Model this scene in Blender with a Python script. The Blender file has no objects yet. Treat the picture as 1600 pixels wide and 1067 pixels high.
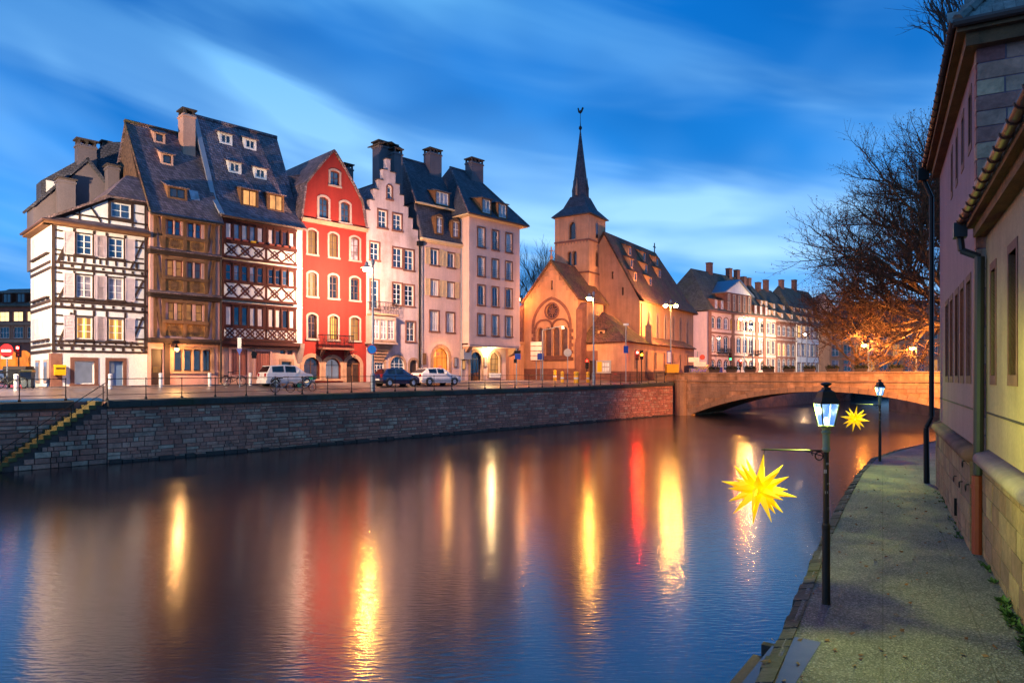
import bpy, bmesh, math, random
from mathutils import Vector, Matrix, noise
from mathutils.geometry import tessellate_polygon
R = math.radians
sc = bpy.context.scene
COL = sc.collection
rnd = random.Random(7)

# ------------------------------------------------------------------ camera
F, CX, HY, CZ = 1067.0, 800.0, 590.0, 4.5      # focal length in px of a 1600 px wide picture, horizon row, eye height above water
cam = bpy.data.cameras.new('camera')
cam.lens = 24.0; cam.sensor_width = 36.0; cam.shift_y = (HY - 533.5) / 1600.0
cam.clip_start = 0.1; cam.clip_end = 3000
camo = bpy.data.objects.new('camera', cam); COL.objects.link(camo)
camo.location = (0, 0, CZ); camo.rotation_euler = (R(90), 0, 0)
sc.camera = camo

# ------------------------------------------------------------------ world, sun, exposure
SUN_EL, SUN_AZ = R(3.0), R(-75)                 # the sun has all but set, far to the left
w = bpy.data.worlds.new('World'); sc.world = w; w.use_nodes = True
nt = w.node_tree; nt.nodes.clear(); N = nt.nodes.new; L = nt.links.new
out = N('ShaderNodeOutputWorld'); bg = N('ShaderNodeBackground'); L(bg.outputs[0], out.inputs[0])
sky = N('ShaderNodeTexSky'); sky.sky_type = 'NISHITA'; sky.sun_disc = False
sky.sun_elevation = SUN_EL; sky.sun_rotation = SUN_AZ; sky.ozone_density = 6.0; sky.air_density = 1.0; sky.dust_density = 0.2
tc = N('ShaderNodeTexCoord'); sep = N('ShaderNodeSeparateXYZ'); L(tc.outputs['Generated'], sep.inputs[0])
def wm(op, a, b=None, clamp=False):
    n = N('ShaderNodeMath'); n.operation = op; n.use_clamp = clamp
    for i, x in enumerate((a, b)):
        if x is None: continue
        if isinstance(x, (int, float)): n.inputs[i].default_value = x
        else: L(x, n.inputs[i])
    return n.outputs[0]
# clouds drawn out into streaks by the long exposure
zz = wm('ABSOLUTE', sep.outputs[2])
cmb = N('ShaderNodeCombineXYZ'); L(sep.outputs[0], cmb.inputs[0]); L(sep.outputs[1], cmb.inputs[1]); L(wm('POWER', zz, 0.8), cmb.inputs[2])
def streaks(rot, scale, loc, nscale, detail, rough, lo, hi, dist=0.3):
    mp = N('ShaderNodeMapping'); mp.inputs['Rotation'].default_value = (0, R(-rot), 0); mp.vector_type = 'TEXTURE'; mp.inputs['Scale'].default_value = tuple(1 / k for k in scale); mp.inputs['Location'].default_value = loc
    L(cmb.outputs[0], mp.inputs[0])
    ns = N('ShaderNodeTexNoise'); ns.inputs['Scale'].default_value = nscale; ns.inputs['Detail'].default_value = detail; ns.inputs['Roughness'].default_value = rough; ns.inputs['Distortion'].default_value = dist
    L(mp.outputs[0], ns.inputs['Vector'])
    mr = N('ShaderNodeMapRange'); mr.interpolation_type = 'SMOOTHSTEP'; L(ns.outputs[0], mr.inputs[0]); mr.inputs[1].default_value = lo; mr.inputs[2].default_value = hi
    return mr.outputs[0]
big = streaks(-12, (1.25, 0.9, 2.5), (3.7, 1.4, 3.05), 1.25, 3.0, 0.55, 0.40, 0.72, 1.0)
fine = streaks(-13, (0.9, 0.7, 5.4), (2.1, 9.3, 1.95), 1.75, 4.0, 0.5, 0.40, 0.70, 0.4)
cloud = wm('MINIMUM', wm('ADD', wm('MULTIPLY', big, 0.36), wm('MULTIPLY', fine, wm('ADD', wm('MULTIPLY', big, 0.55), 0.42))), 1.0)
tint = N('ShaderNodeMix'); tint.data_type = 'RGBA'; tint.blend_type = 'MULTIPLY'; tint.inputs['Factor'].default_value = 1.0
L(sky.outputs[0], tint.inputs['A']); tint.inputs['B'].default_value = (0.05, 0.10, 0.14, 1)
# blue hour: an even deep blue that pales towards the horizon
hz = N('ShaderNodeMapRange'); L(sep.outputs[2], hz.inputs[0]); hz.inputs[1].default_value = 0.0; hz.inputs[2].default_value = 0.55
hz.interpolation_type = 'SMOOTHSTEP'
base = N('ShaderNodeMix'); base.data_type = 'RGBA'; L(hz.outputs[0], base.inputs['Factor'])
base.inputs['A'].default_value = (0.020, 0.245, 0.66, 1); base.inputs['B'].default_value = (0.001, 0.098, 0.37, 1)
blend = N('ShaderNodeMix'); blend.data_type = 'RGBA'; blend.blend_type = 'ADD'; blend.inputs['Factor'].default_value = 0.35
L(base.outputs['Result'], blend.inputs['A']); L(tint.outputs['Result'], blend.inputs['B'])
cc = N('ShaderNodeMix'); cc.data_type = 'RGBA'; L(hz.outputs[0], cc.inputs['Factor'])
cc.inputs['A'].default_value = (0.36, 0.61, 0.90, 1); cc.inputs['B'].default_value = (0.085, 0.32, 0.64, 1)
dark = streaks(-9, (1.3, 0.9, 2.4), (8.3, 3.1, 1.4), 1.5, 3.0, 0.55, 0.36, 0.62, 0.6)
dk_ = N('ShaderNodeMix'); dk_.data_type = 'RGBA'; dk_.blend_type = 'MULTIPLY'; L(dark, dk_.inputs['Factor']); L(blend.outputs['Result'], dk_.inputs['A']); dk_.inputs['B'].default_value = (0.66, 0.72, 0.76, 1)
blend = dk_
cl = N('ShaderNodeMix'); cl.data_type = 'RGBA'; L(cloud, cl.inputs['Factor'])
L(blend.outputs['Result'], cl.inputs['A']); L(cc.outputs['Result'], cl.inputs['B'])
EXPO = 1.35
L(cl.outputs['Result'], bg.inputs[0]); bg.inputs[1].default_value = 1.0 / 2 ** EXPO * 1.58
sun = bpy.data.lights.new('sun', 'SUN'); sun.energy = 0.12; sun.angle = R(25); sun.color = (1.0, 0.72, 0.62)
suno = bpy.data.objects.new('sun', sun); COL.objects.link(suno)
sd = Vector((math.sin(R(-75)) * math.cos(SUN_EL), math.cos(R(-75)) * math.cos(SUN_EL), math.sin(SUN_EL) + 0.15))
suno.rotation_euler = sd.to_track_quat('Z', 'Y').to_euler(); suno.location = (-40, 10, 60)
sc.view_settings.view_transform = 'Standard'; sc.view_settings.look = 'None'; sc.view_settings.gamma = 1.0
sc.view_settings.use_curve_mapping = False; sc.view_settings.exposure = EXPO
sc.render.engine = 'CYCLES'
cy = sc.cycles
cy.use_denoising = True; cy.max_bounces = 5; cy.diffuse_bounces = 2; cy.glossy_bounces = 3; cy.transmission_bounces = 3
cy.sample_clamp_indirect = 4.0; cy.sample_clamp_direct = 0.0; cy.caustics_reflective = False; cy.caustics_refractive = False
cy.use_light_tree = True

# ------------------------------------------------------------------ mesh helpers
class MB:
    """collects faces; build() links them as one mesh object"""
    def __init__(s): s.v = []; s.f = []
    def poly(s, pts):
        i = len(s.v); s.v += [tuple(p) for p in pts]; s.f.append(tuple(range(i, i + len(pts)))); return s
    def box(s, x0, x1, y0, y1, z0, z1):
        i = len(s.v)
        s.v += [(x0,y0,z0),(x1,y0,z0),(x1,y1,z0),(x0,y1,z0),(x0,y0,z1),(x1,y0,z1),(x1,y1,z1),(x0,y1,z1)]
        s.f += [tuple(i + k for k in q) for q in ((0,1,5,4),(1,2,6,5),(2,3,7,6),(3,0,4,7),(4,5,6,7),(3,2,1,0))]; return s
    def loft(s, rings, cap=True, close=True):
        i = len(s.v); n = len(rings[0])
        for r in rings: s.v += [tuple(p) for p in r]
        for k in range(len(rings) - 1):
            a = i + k * n; b = a + n
            for j in range(n if close else n - 1):
                j2 = (j + 1) % n; s.f.append((a + j, a + j2, b + j2, b + j))
        if cap:
            s.f.append(tuple(i + j for j in reversed(range(n)))); s.f.append(tuple(i + (len(rings) - 1) * n + j for j in range(n)))
        return s
    def prism(s, pts, y0, y1):
        return s.loft([[(x, y0, z) for x, z in pts], [(x, y1, z) for x, z in pts]])
    def prismz(s, pts, z0, z1):
        return s.loft([[(x, y, z0) for x, y in pts], [(x, y, z1) for x, y in pts]])
    def prismx(s, pts, x0, x1):
        return s.loft([[(x0, y, z) for y, z in pts], [(x1, y, z) for y, z in pts]])
    def beam(s, a, b, wd, y0, y1):
        (ax, az), (bx, bz) = a, b; l = math.hypot(bx - ax, bz - az) or 1; px, pz = -(bz - az) / l * wd / 2, (bx - ax) / l * wd / 2
        return s.prism([(ax + px, az + pz), (ax - px, az - pz), (bx - px, bz - pz), (bx + px, bz + pz)], y0, y1)
    def plate(s, pts, t):
        p = [Vector(q) for q in pts]; nrm = Vector((0, 0, 0))
        for k in range(len(p)): nrm += p[k].cross(p[(k + 1) % len(p)])
        nrm.normalize()
        return s.loft([p, [q - nrm * t for q in p]])
    def tube(s, a, b, r0, r1=None, n=6, cap=True):
        a = Vector(a); b = Vector(b); r1 = r0 if r1 is None else r1
        d = (b - a).normalized(); u = d.orthogonal().normalized(); v = d.cross(u)
        ring = lambda c, r: [c + (u * math.cos(2 * math.pi * k / n) + v * math.sin(2 * math.pi * k / n)) * r for k in range(n)]
        return s.loft([ring(a, r0), ring(b, r1)], cap)
    def path(s, pts, r, n=6):
        for a, b in zip(pts, pts[1:]): s.tube(a, b, r, r, n)
        return s
    def lathe(s, c, prof, n=12, sx=1, sy=1):
        cx, cy_, cz = c
        return s.loft([[(cx + sx * r * math.cos(2 * math.pi * (k + .5) / n), cy_ + sy * r * math.sin(2 * math.pi * (k + .5) / n), cz + z) for k in range(n)] for r, z in prof])
    def ring(s, c, r, rt, ax='y', n=18, m=6, a0=0, a1=2 * math.pi):
        c = Vector(c); full = abs(a1 - a0 - 2 * math.pi) < 1e-6; rings = []
        for k in range(n + 1):
            a = a0 + (a1 - a0) * k / n; e = []
            for j in range(m):
                b = 2 * math.pi * j / m; rr = r + rt * math.cos(b); h = rt * math.sin(b)
                p = (rr * math.cos(a), h, rr * math.sin(a)) if ax == 'y' else ((rr * math.cos(a), rr * math.sin(a), h) if ax == 'z' else (h, rr * math.cos(a), rr * math.sin(a)))
                e.append(c + Vector(p))
            rings.append(e)
        return s.loft(rings, cap=not full)
    def sheet(s, outer, holes, y=0.0, reveal=0.0):
        """a wall face in the xz plane with real openings, and their reveals"""
        polys = [[Vector((x, z, 0)) for x, z in outer]] + [[Vector((x, z, 0)) for x, z in h] for h in holes]
        i = len(s.v)
        for p in polys: s.v += [(q.x, y, q.y) for q in p]
        for t in tessellate_polygon(polys): s.f.append(tuple(i + k for k in t))
        if reveal:
            for h in holes:
                for k in range(len(h)):
                    (ax, az), (bx, bz) = h[k], h[(k + 1) % len(h)]
                    s.poly([(ax, y, az), (bx, y, bz), (bx, y + reveal, bz), (ax, y + reveal, az)])
        return s
    def mesh(s, name, mat, smooth=False):
        me = bpy.data.meshes.new(name); me.from_pydata(s.v, [], s.f); me.validate()
        if mat: me.materials.append(M[mat] if isinstance(mat, str) else mat)
        if smooth: me.shade_smooth()
        return me
    def build(s, name, mat, parent=None, smooth=False, loc=None, rz=None):
        return link(name, s.mesh(name, mat, smooth), parent, loc, rz)
def link(name, me, parent=None, loc=None, rz=None, scale=None):
    o = bpy.data.objects.new(name, me); COL.objects.link(o); o.parent = parent
    if loc is not None: o.location = loc
    if rz is not None: o.rotation_euler = (0, 0, rz)
    if scale is not None: o.scale = scale
    return o
def tag(o, label=None, cat=None, group=None, kind=None):
    for k, x in (('label', label), ('category', cat), ('group', group), ('kind', kind)):
        if x: o[k] = x
    return o
def empty(name, loc, rz=0, label=None, cat=None, group=None):
    o = link(name, None, None, loc, rz); return tag(o, label, cat, group)
def copy_tree(o, parent=None):
    c = o.copy(); COL.objects.link(c); c.parent = parent
    for ch in list(o.children): copy_tree(ch, c)
    return c
def rect(x0, x1, z0, z1): return [(x0, z0), (x1, z0), (x1, z1), (x0, z1)]
def arch(x0, x1, z0, z1, rise, n=8, gothic=False):
    """opening with an arched head; z1 is the crown"""
    if rise <= 0: return rect(x0, x1, z0, z1)
    c = (x0 + x1) / 2; h = (x1 - x0) / 2; pts = [(x0, z0), (x1, z0)]
    if gothic:
        zs = z1 - rise; rr = (h * h + rise * rise) / (2 * h); m = n // 2
        a1 = math.asin(min(1, rise / rr))
        for k in range(m + 1): a = a1 * k / m; pts.append((x1 - rr + rr * math.cos(a), zs + rr * math.sin(a)))
        for k in range(m - 1, -1, -1): a = a1 * k / m; pts.append((x0 + rr - rr * math.cos(a), zs + rr * math.sin(a)))
        return pts
    rise = min(rise, h); rr = (h * h + rise * rise) / (2 * rise); zc = z1 - rr; a0 = math.asin(min(1, h / rr))
    for k in range(n + 1): a = a0 - 2 * a0 * k / n; pts.append((c + rr * math.sin(a), zc + rr * math.cos(a)))
    return pts
def at(px, py, D): return Vector(((px - CX) / F * D, D, CZ - (py - HY) / F * D))

# ------------------------------------------------------------------ materials
M = {}
def lin(h):
    h = h.lstrip('#'); c = [int(h[i:i + 2], 16) / 255 for i in (0, 2, 4)]
    return tuple(x / 12.92 if x <= .04045 else ((x + .055) / 1.055) ** 2.4 for x in c) + (1,)
def nodes(name):
    m = bpy.data.materials.new(name); m.use_nodes = True; t = m.node_tree; b = t.nodes['Principled BSDF']; M[name] = m
    return m, t, b
def coords(t, kind='world', scale=(1, 1, 1)):
    if kind == 'world': g = t.nodes.new('ShaderNodeNewGeometry'); o = g.outputs['Position']
    else: g = t.nodes.new('ShaderNodeTexCoord'); o = g.outputs['Object']
    mp = t.nodes.new('ShaderNodeMapping'); mp.inputs['Scale'].default_value = scale; t.links.new(o, mp.inputs[0]); return mp.outputs[0]
def tnoise(t, vec, scale, detail=4, rough=.6):
    n = t.nodes.new('ShaderNodeTexNoise'); n.inputs['Scale'].default_value = scale; n.inputs['Detail'].default_value = detail; n.inputs['Roughness'].default_value = rough
    t.links.new(vec, n.inputs['Vector']); return n.outputs[0]
def tramp(t, fac, stops):
    r = t.nodes.new('ShaderNodeValToRGB'); e = r.color_ramp.elements
    while len(e) < len(stops): e.new(0.5)
    for k, (p, c) in enumerate(stops): e[k].position = p; e[k].color = c
    t.links.new(fac, r.inputs[0]); return r.outputs[0]
def tmix(t, a, b, fac, mode='MIX'):
    n = t.nodes.new('ShaderNodeMix'); n.data_type = 'RGBA'; n.blend_type = mode
    for k, x in (('Factor', fac), ('A', a), ('B', b)):
        if isinstance(x, (int, float, tuple)): n.inputs[k].default_value = x
        else: t.links.new(x, n.inputs[k])
    return n.outputs['Result']
def tbump(t, b, h, strength, dist):
    n = t.nodes.new('ShaderNodeBump'); n.inputs['Strength'].default_value = strength; n.inputs['Distance'].default_value = dist
    t.links.new(h, n.inputs['Height']); t.links.new(n.outputs[0], b.inputs['Normal']); return n
def G(v): return (v, v, v, 1)
def scol(c, k): return tuple(min(1, x * k) for x in c[:3]) + (1,)
def surf(name, col, rough=.85, var=.25, scale=.8, fine=14, bump=.25, streak=0.0, stain=None, stainamt=.5, metal=0.0, objvar=0.0, spec=.4):
    """weathered surface: blotches, vertical streaks, stains, fine relief"""
    m, t, b = nodes(name); c = lin(col) if isinstance(col, str) else col
    v = coords(t)
    colr = tramp(t, tnoise(t, v, scale), [(.3, scol(c, 1 - var)), (.7, scol(c, 1 + var * .5))])
    colr = tmix(t, colr, tramp(t, tnoise(t, v, fine, 3), [(.3, G(.82)), (.7, G(1.12))]), .7, 'MULTIPLY')
    if streak:
        sv = coords(t, 'world', (1.3, 1.3, .13))
        colr = tmix(t, colr, tramp(t, tnoise(t, sv, 1.6, 5), [(.33, G(1 - streak * .6)), (.66, G(1))]), 1.0, 'MULTIPLY')
    if stain:
        colr = tmix(t, colr, lin(stain), tramp(t, tnoise(t, v, .35, 6, .7), [(.5, G(0)), (.72, G(stainamt))]))
    if objvar:
        oi = t.nodes.new('ShaderNodeObjectInfo')
        colr = tmix(t, colr, tramp(t, oi.outputs['Random'], [(0, G(1 - objvar)), (1, G(1 + objvar * .8))]), 1.0, 'MULTIPLY')
    t.links.new(colr, b.inputs['Base Color'])
    b.inputs['Roughness'].default_value = rough; b.inputs['Metallic'].default_value = metal; b.inputs['Specular IOR Level'].default_value = spec
    if bump: tbump(t, b, tnoise(t, v, fine * 1.7, 3), bump, .03)
    return m
def stone_var(name, cols, rough=.9, fine=9, bump=.5, stain=False):
    """each block takes its own tone from the object's random number (or from its place when blocks are joined)"""
    m, t, b = nodes(name); v = coords(t); oi = t.nodes.new('ShaderNodeObjectInfo')
    n = len(cols)
    colr = tramp(t, oi.outputs['Random'], [(k / max(1, n - 1), lin(c)) for k, c in enumerate(cols)])
    colr = tmix(t, colr, tramp(t, tnoise(t, v, 2.2, 5), [(.3, G(.62)), (.7, G(1.2))]), .9, 'MULTIPLY')
    colr = tmix(t, colr, tramp(t, tnoise(t, v, fine, 4), [(.3, G(.75)), (.7, G(1.15))]), .8, 'MULTIPLY')
    if stain:
        colr = tmix(t, colr, lin('#44302e'), tramp(t, tnoise(t, v, .28, 6, .65), [(.46, G(0)), (.68, G(.5))]))
        colr = tmix(t, colr, lin('#b9a79c'), tramp(t, tnoise(t, coords(t, 'world', (1.5, 1.5, .3)), 1.3, 6, .7), [(.60, G(0)), (.74, G(.35))]))
        colr = tmix(t, colr, lin('#2c3018'), tramp(t, tnoise(t, v, 1.1, 6, .7), [(.58, G(0)), (.70, G(.6))]))
    t.links.new(colr, b.inputs['Base Color']); b.inputs['Roughness'].default_value = rough
    tbump(t, b, tnoise(t, v, fine * 1.5, 4), bump, .05); return m
def rooftile(name, c1, c2, moss=None, rw=.2, bw=.17, bump=.9, mossamt=.5):
    m, t, b = nodes(name)
    tcn = t.nodes.new('ShaderNodeTexCoord'); sp = t.nodes.new('ShaderNodeSeparateXYZ'); t.links.new(tcn.outputs['Object'], sp.inputs[0])
    ad = t.nodes.new('ShaderNodeMath'); ad.operation = 'ADD'; t.links.new(sp.outputs[0], ad.inputs[0]); t.links.new(sp.outputs[1], ad.inputs[1])
    cb = t.nodes.new('ShaderNodeCombineXYZ'); t.links.new(ad.outputs[0], cb.inputs[0]); t.links.new(sp.outputs[2], cb.inputs[1])
    br = t.nodes.new('ShaderNodeTexBrick'); t.links.new(cb.outputs[0], br.inputs['Vector'])
    br.inputs['Scale'].default_value = 1; br.inputs['Brick Width'].default_value = bw; br.inputs['Row Height'].default_value = rw
    br.inputs['Mortar Size'].default_value = .025; br.inputs['Mortar Smooth'].default_value = .6; br.inputs['Bias'].default_value = -.1
    br.inputs['Color1'].default_value = lin(c1); br.inputs['Color2'].default_value = lin(c2); br.inputs['Mortar'].default_value = scol(lin(c1), .3)
    v = coords(t)
    colr = tmix(t, br.outputs['Color'], tramp(t, tnoise(t, v, .7, 5), [(.3, G(.6)), (.7, G(1.25))]), .9, 'MULTIPLY')
    if moss: colr = tmix(t, colr, lin(moss), tramp(t, tnoise(t, v, .5, 6, .7), [(.46, G(0)), (.66, G(mossamt))]))
    t.links.new(colr, b.inputs['Base Color']); b.inputs['Roughness'].default_value = .8
    inv = t.nodes.new('ShaderNodeMath'); inv.operation = 'SUBTRACT'; inv.inputs[0].default_value = 1; t.links.new(br.outputs['Fac'], inv.inputs[1])
    tbump(t, b, inv.outputs[0], bump, .06); return m
def plain(name, col, rough=.5, metal=0.0, spec=.5, coat=0.0):
    m, t, b = nodes(name); c = lin(col) if isinstance(col, str) else col
    v = coords(t); t.links.new(tmix(t, c, tramp(t, tnoise(t, v, 3.0), [(.3, G(.8)), (.7, G(1.1))]), .7, 'MULTIPLY'), b.inputs['Base Color'])
    b.inputs['Roughness'].default_value = rough; b.inputs['Metallic'].default_value = metal; b.inputs['Specular IOR Level'].default_value = spec; b.inputs['Coat Weight'].default_value = coat
    return m
def glow(name, col, strength, base='#222222', var=0.0, vs=2.0):
    m, t, b = nodes(name); c = lin(col) if isinstance(col, str) else col
    b.inputs['Base Color'].default_value = lin(base); b.inputs['Roughness'].default_value = .25
    if var:
        v = coords(t, 'world', (1, 1, .5)); t.links.new(tramp(t, tnoise(t, v, vs, 3), [(.3, scol(c, 1 - var)), (.65, c)]), b.inputs['Emission Color'])
    else: b.inputs['Emission Color'].default_value = c
    b.inputs['Emission Strength'].default_value = strength; return m

surf('plaster_white', '#e6e2e0', var=.08, streak=.22, stain='#a89c94', stainamt=.35)
surf('plaster_pink', '#cf9c92', var=.14, streak=.18, stain='#8a6a60')
surf('plaster_salmon', '#d9a690', var=.14, streak=.3, stain='#a07060')
surf('plaster_red', '#8e2620', var=.10, streak=.34, stain='#8a241c', stainamt=.4)
surf('plaster_aged', '#ceb6b8', var=.16, streak=.5, stain='#75665f', stainamt=.65)
surf('plaster_cream', '#deb8ae', var=.08, streak=.28, stain='#b09484', stainamt=.35)
surf('plaster_mauve', '#6f6468', var=.12, streak=.18)
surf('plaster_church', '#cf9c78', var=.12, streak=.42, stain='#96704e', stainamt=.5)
surf('plaster_rose', '#947078', var=.10, streak=.2, stain='#8a6675', stainamt=.5, scale=.5)
surf('plaster_ochre', '#b89a78', var=.14, streak=.28, stain='#80664e', stainamt=.55, scale=.5)
surf('timber', '#3b2a25', var=.3, scale=2.5, fine=22, bump=.5, objvar=.15)
surf('timber_brown', '#7a5438', var=.3, scale=2.5, fine=22, bump=.5, objvar=.2)
surf('timber_red', '#4b241f', var=.25, scale=2.5, fine=22, bump=.4, objvar=.12)
surf('carved_wood', '#a5723e', var=.45, scale=6, fine=16, bump=1.0)
surf('sandstone', '#a9846c', var=.25, scale=1.5, fine=9, bump=.5, objvar=.15)
surf('sandstone_pale', '#a08a84', var=.2, scale=1.5, fine=9, bump=.4, objvar=.12)
surf('sandstone_red', '#7d5448', var=.3, scale=1.5, fine=9, bump=.5, objvar=.2)
surf('stone_dark', '#4b403c', var=.35, scale=1.2, fine=8, bump=.6, stain='#2e3622', stainamt=.7)
surf('coping', '#45443f', var=.35, scale=1.0, fine=8, bump=.5, stain='#39451f', stainamt=.8, objvar=.2)
surf('mortar', '#8c6a60', var=.3, scale=2, fine=12, bump=.4)
surf('mortar_light', '#9a8a72', var=.3, scale=2, fine=12, bump=.4)
stone_var('quay_stone', ['#d07e68', '#de8e74', '#b87868', '#e49e84', '#d0806a', '#e2b89c', '#a87464', '#d8866e'], stain=True)
stone_var('plinth_stone', ['#8a6a58', '#7b5c52', '#9a7c62', '#84604f', '#a48868'])
stone_var('quoin', ['#c08070', '#dcae88', '#a4605a', '#cfa084', '#b06c60'])
surf('bridge_stone', '#b08a68', var=.3, scale=.7, fine=7, bump=.5, streak=.35, stain='#3d3226', stainamt=.6)
surf('brick_old', '#6a4d38', var=.6, scale=5, fine=9, bump=1.0)
rooftile('tiles_dark', '#94787e', '#4c3e46', '#7a624e', mossamt=.4)
rooftile('tiles_grey', '#92808c', '#4e4450', '#705f50', mossamt=.3)
rooftile('slate', '#565560', '#3c3c48', None, rw=.18, bw=.22, bump=.5)
rooftile('tiles_brown', '#8c5e48', '#5c3e32', '#6d6a34', mossamt=.55)
rooftile('tiles_far', '#5e5a52', '#403e3a', '#5c5a3c', rw=.3, bw=.3, mossamt=.5)
plain('zinc', '#7d8794', .45, .6); plain('lead_white', '#9a98a0', .6, .2); plain('copper_old', '#3b3c3a', .5, .3)
plain('gutter', '#3a3230', .45, .5); plain('gutter_brown', '#5a3f36', .5, .15); plain('pipe_red', '#8c3a26', .5)
plain('iron', '#17181a', .45, .5); plain('iron_soft', '#22262a', .5, .3)
plain('frame_white', '#d9d6d4', .5); plain('frame_brown', '#4a2f22', .5); plain('frame_red', '#6b2a20', .5); plain('frame_dark', '#2a2220', .5)
plain('shutter_lilac', '#c6b3b8', .6); plain('shutter_cream', '#d6b58c', .6); plain('shutter_rose', '#a8604e', .6); plain('door_wood', '#3d2a1e', .5); plain('door_blue', '#6d86a8', .5)
plain('curtain', '#c9b8c0', .9); plain('cloth_white', '#ddd4d2', .9)
plain('pole_grey', '#7c8794', .4, .4); plain('white_paint', '#dedede', .5); plain('sign_back', '#a8a8a8', .45, .5); plain('sign_blue', '#1c3f9e', .4); plain('sign_red', '#b0141a', .4); plain('sign_yellow', '#e0b010', .4)
plain('post_yellow', '#e0a800', .4); plain('green_plastic', '#107a5e', .45); plain('bin_grey', '#4b5860', .6); plain('black_rubber', '#101010', .8); plain('rim', '#b8b8bc', .3, .8)
plain('car_white', '#d8d4d2', .25, 0, .5, .6); plain('car_blue', '#11204a', .2, 0, .6, .8); plain('car_glass', '#0c0e12', .08, 0, .8); plain('tail_red', '#8e0f10', .25); plain('chrome', '#c8c8cc', .15, 1)
plain('bike_grey', '#a8adb2', .35, .6); plain('leather', '#251a14', .6); plain('planter_green', '#232a12', .9)
surf('planter_box', '#4c4038', var=.2)
def pane_mat(name, col, rough=.06, mixn=.5):
    m, t, b = nodes(name); v = coords(t)
    t.links.new(tramp(t, tnoise(t, v, 1.4, 2), [(.35, scol(lin(col), .5)), (.65, scol(lin(col), 1.4))]), b.inputs['Base Color'])
    b.inputs['Roughness'].default_value = rough; b.inputs['IOR'].default_value = 1.9
    tbump(t, b, tnoise(t, v, 1.7, 1), .12, .05)
pane_mat('pane', '#1b2028'); pane_mat('pane_blue', '#28405e'); pane_mat('pane_curtain', '#8d8590', .2); pane_mat('pane_brown', '#2c1d14', .15); pane_mat('pane_church', '#5a3c26', .55); pane_mat('leaded', '#5a3a1c', .3)
glow('pane_lit', '#ffb850', 1.15, var=.55, vs=3.0); glow('pane_amber', '#f09a40', .22, var=.6, vs=2.5); glow('pane_warm', '#ffb060', .34, var=.5, vs=2.2); glow('pane_far', '#ffd890', .85)
glow('shop_orange', '#ff8a20', .6, var=.5, vs=1.6); glow('shop_cool', '#cfc8d8', .18, var=.5, vs=1.2)
glow('bulb', '#ffae48', 400.0); glow('bulb_orange', '#ff9030', 260.0); glow('bulb_white', '#ffc890', 320.0); glow('red_signal', '#ff1008', 30.0); glow('curtain_lit', '#e89a48', .28); glow('bulb_soft', '#ffb050', 14.0)
glow('red_lamp', '#ff0a06', 700.0); glow('green_lamp', '#20ff60', 10.0); glow('amber_lamp', '#ff9a10', 30.0)
glow('pane_dormer', '#ffb060', .5, var=.5, vs=3.0)
# ------------------------------------------------------------------ water
def water_mat():
    m, t, b = nodes('water')
    b.inputs['Base Color'].default_value = (.006, .006, .010, 1); b.inputs['IOR'].default_value = 2.9
    v = coords(t, 'world', (.30, 1.0, 1)); v2 = coords(t, 'world', (.30, .30, 1))
    a = tnoise(t, v, 11.0, 2, .5); c = tnoise(t, v2, 1.0, 3, .5)
    ad = t.nodes.new('ShaderNodeMath'); ad.operation = 'MULTIPLY_ADD'; t.links.new(c, ad.inputs[0]); ad.inputs[1].default_value = .6; t.links.new(a, ad.inputs[2])
    tbump(t, b, ad.outputs[0], .42, .015)
    t.links.new(tramp(t, tnoise(t, v2, .5, 3), [(.3, G(.13)), (.7, G(.18))]), b.inputs['Roughness'])
water_mat()
wb = MB(); wb.poly([(-600, -60, 0), (900, -60, 0), (900, 1400, 0), (-600, 1400, 0)])
tag(wb.build('water', 'water'), kind='structure')

# ------------------------------------------------------------------ left bank ground
Q0 = Vector((-24.3, 32.4)); DQ = Vector((.6607, .7506)); NQ = Vector((-.7506, .6607))
def ts(x, y):
    p = Vector((x, y)) - Q0; return p.dot(DQ), p.dot(NQ)
def xy(t, s): return Q0 + DQ * t + NQ * s
ZE = [(-80, 3.1), (0, 3.25), (10, 3.33), (20, 3.43), (43, 3.60), (63, 3.88), (80, 4.2), (400, 4.2)]
def interp(tab, t):
    for (a, va), (b, vb) in zip(tab, tab[1:]):
        if t <= b: return va + (vb - va) * max(0, (t - a) / (b - a))
    return tab[-1][1]
def gz_ts(t, s):
    ze = interp(ZE, t); zh = max(ze, 3.84 + .30 * max(0, min(1.6, t / 45)))
    k = max(0, min(1, s / 5.5)); return ze + (zh - ze) * k
def gz(x, y): return gz_ts(*ts(x, y))
def street_mat():
    m, t, b = nodes('street'); v = coords(t)
    vo = t.nodes.new('ShaderNodeTexVoronoi'); vo.inputs['Scale'].default_value = 7.0; t.links.new(v, vo.inputs['Vector'])
    c = tramp(t, tnoise(t, v, .5, 5), [(.3, lin('#55494a')), (.7, lin('#756665'))])
    c = tmix(t, c, tramp(t, vo.outputs['Distance'], [(.0, G(1.1)), (.6, G(.6))]), .6, 'MULTIPLY')
    t.links.new(c, b.inputs['Base Color'])
    t.links.new(tramp(t, tnoise(t, v, .35, 3), [(.4, G(.28)), (.65, G(.62))]), b.inputs['Roughness'])
    tbump(t, b, vo.outputs['Distance'], .25, .02)
street_mat(); surf('pavement_stone', '#8a7670', var=.2, scale=1.2, fine=10, objvar=.1)
ST = 1.25      # width of the river stair cut into the bank
gb = MB(); tt = [-120, -60, -20, -8, -2, 4.6, 4.601, 10, 20, 30, 43, 55, 63, 72, 80, 110, 180, 400]; ss = [0, .6, 1.6, 3, 4.5, 5.5, 7, 10, 20, 60, 200]
idx = {}
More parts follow.
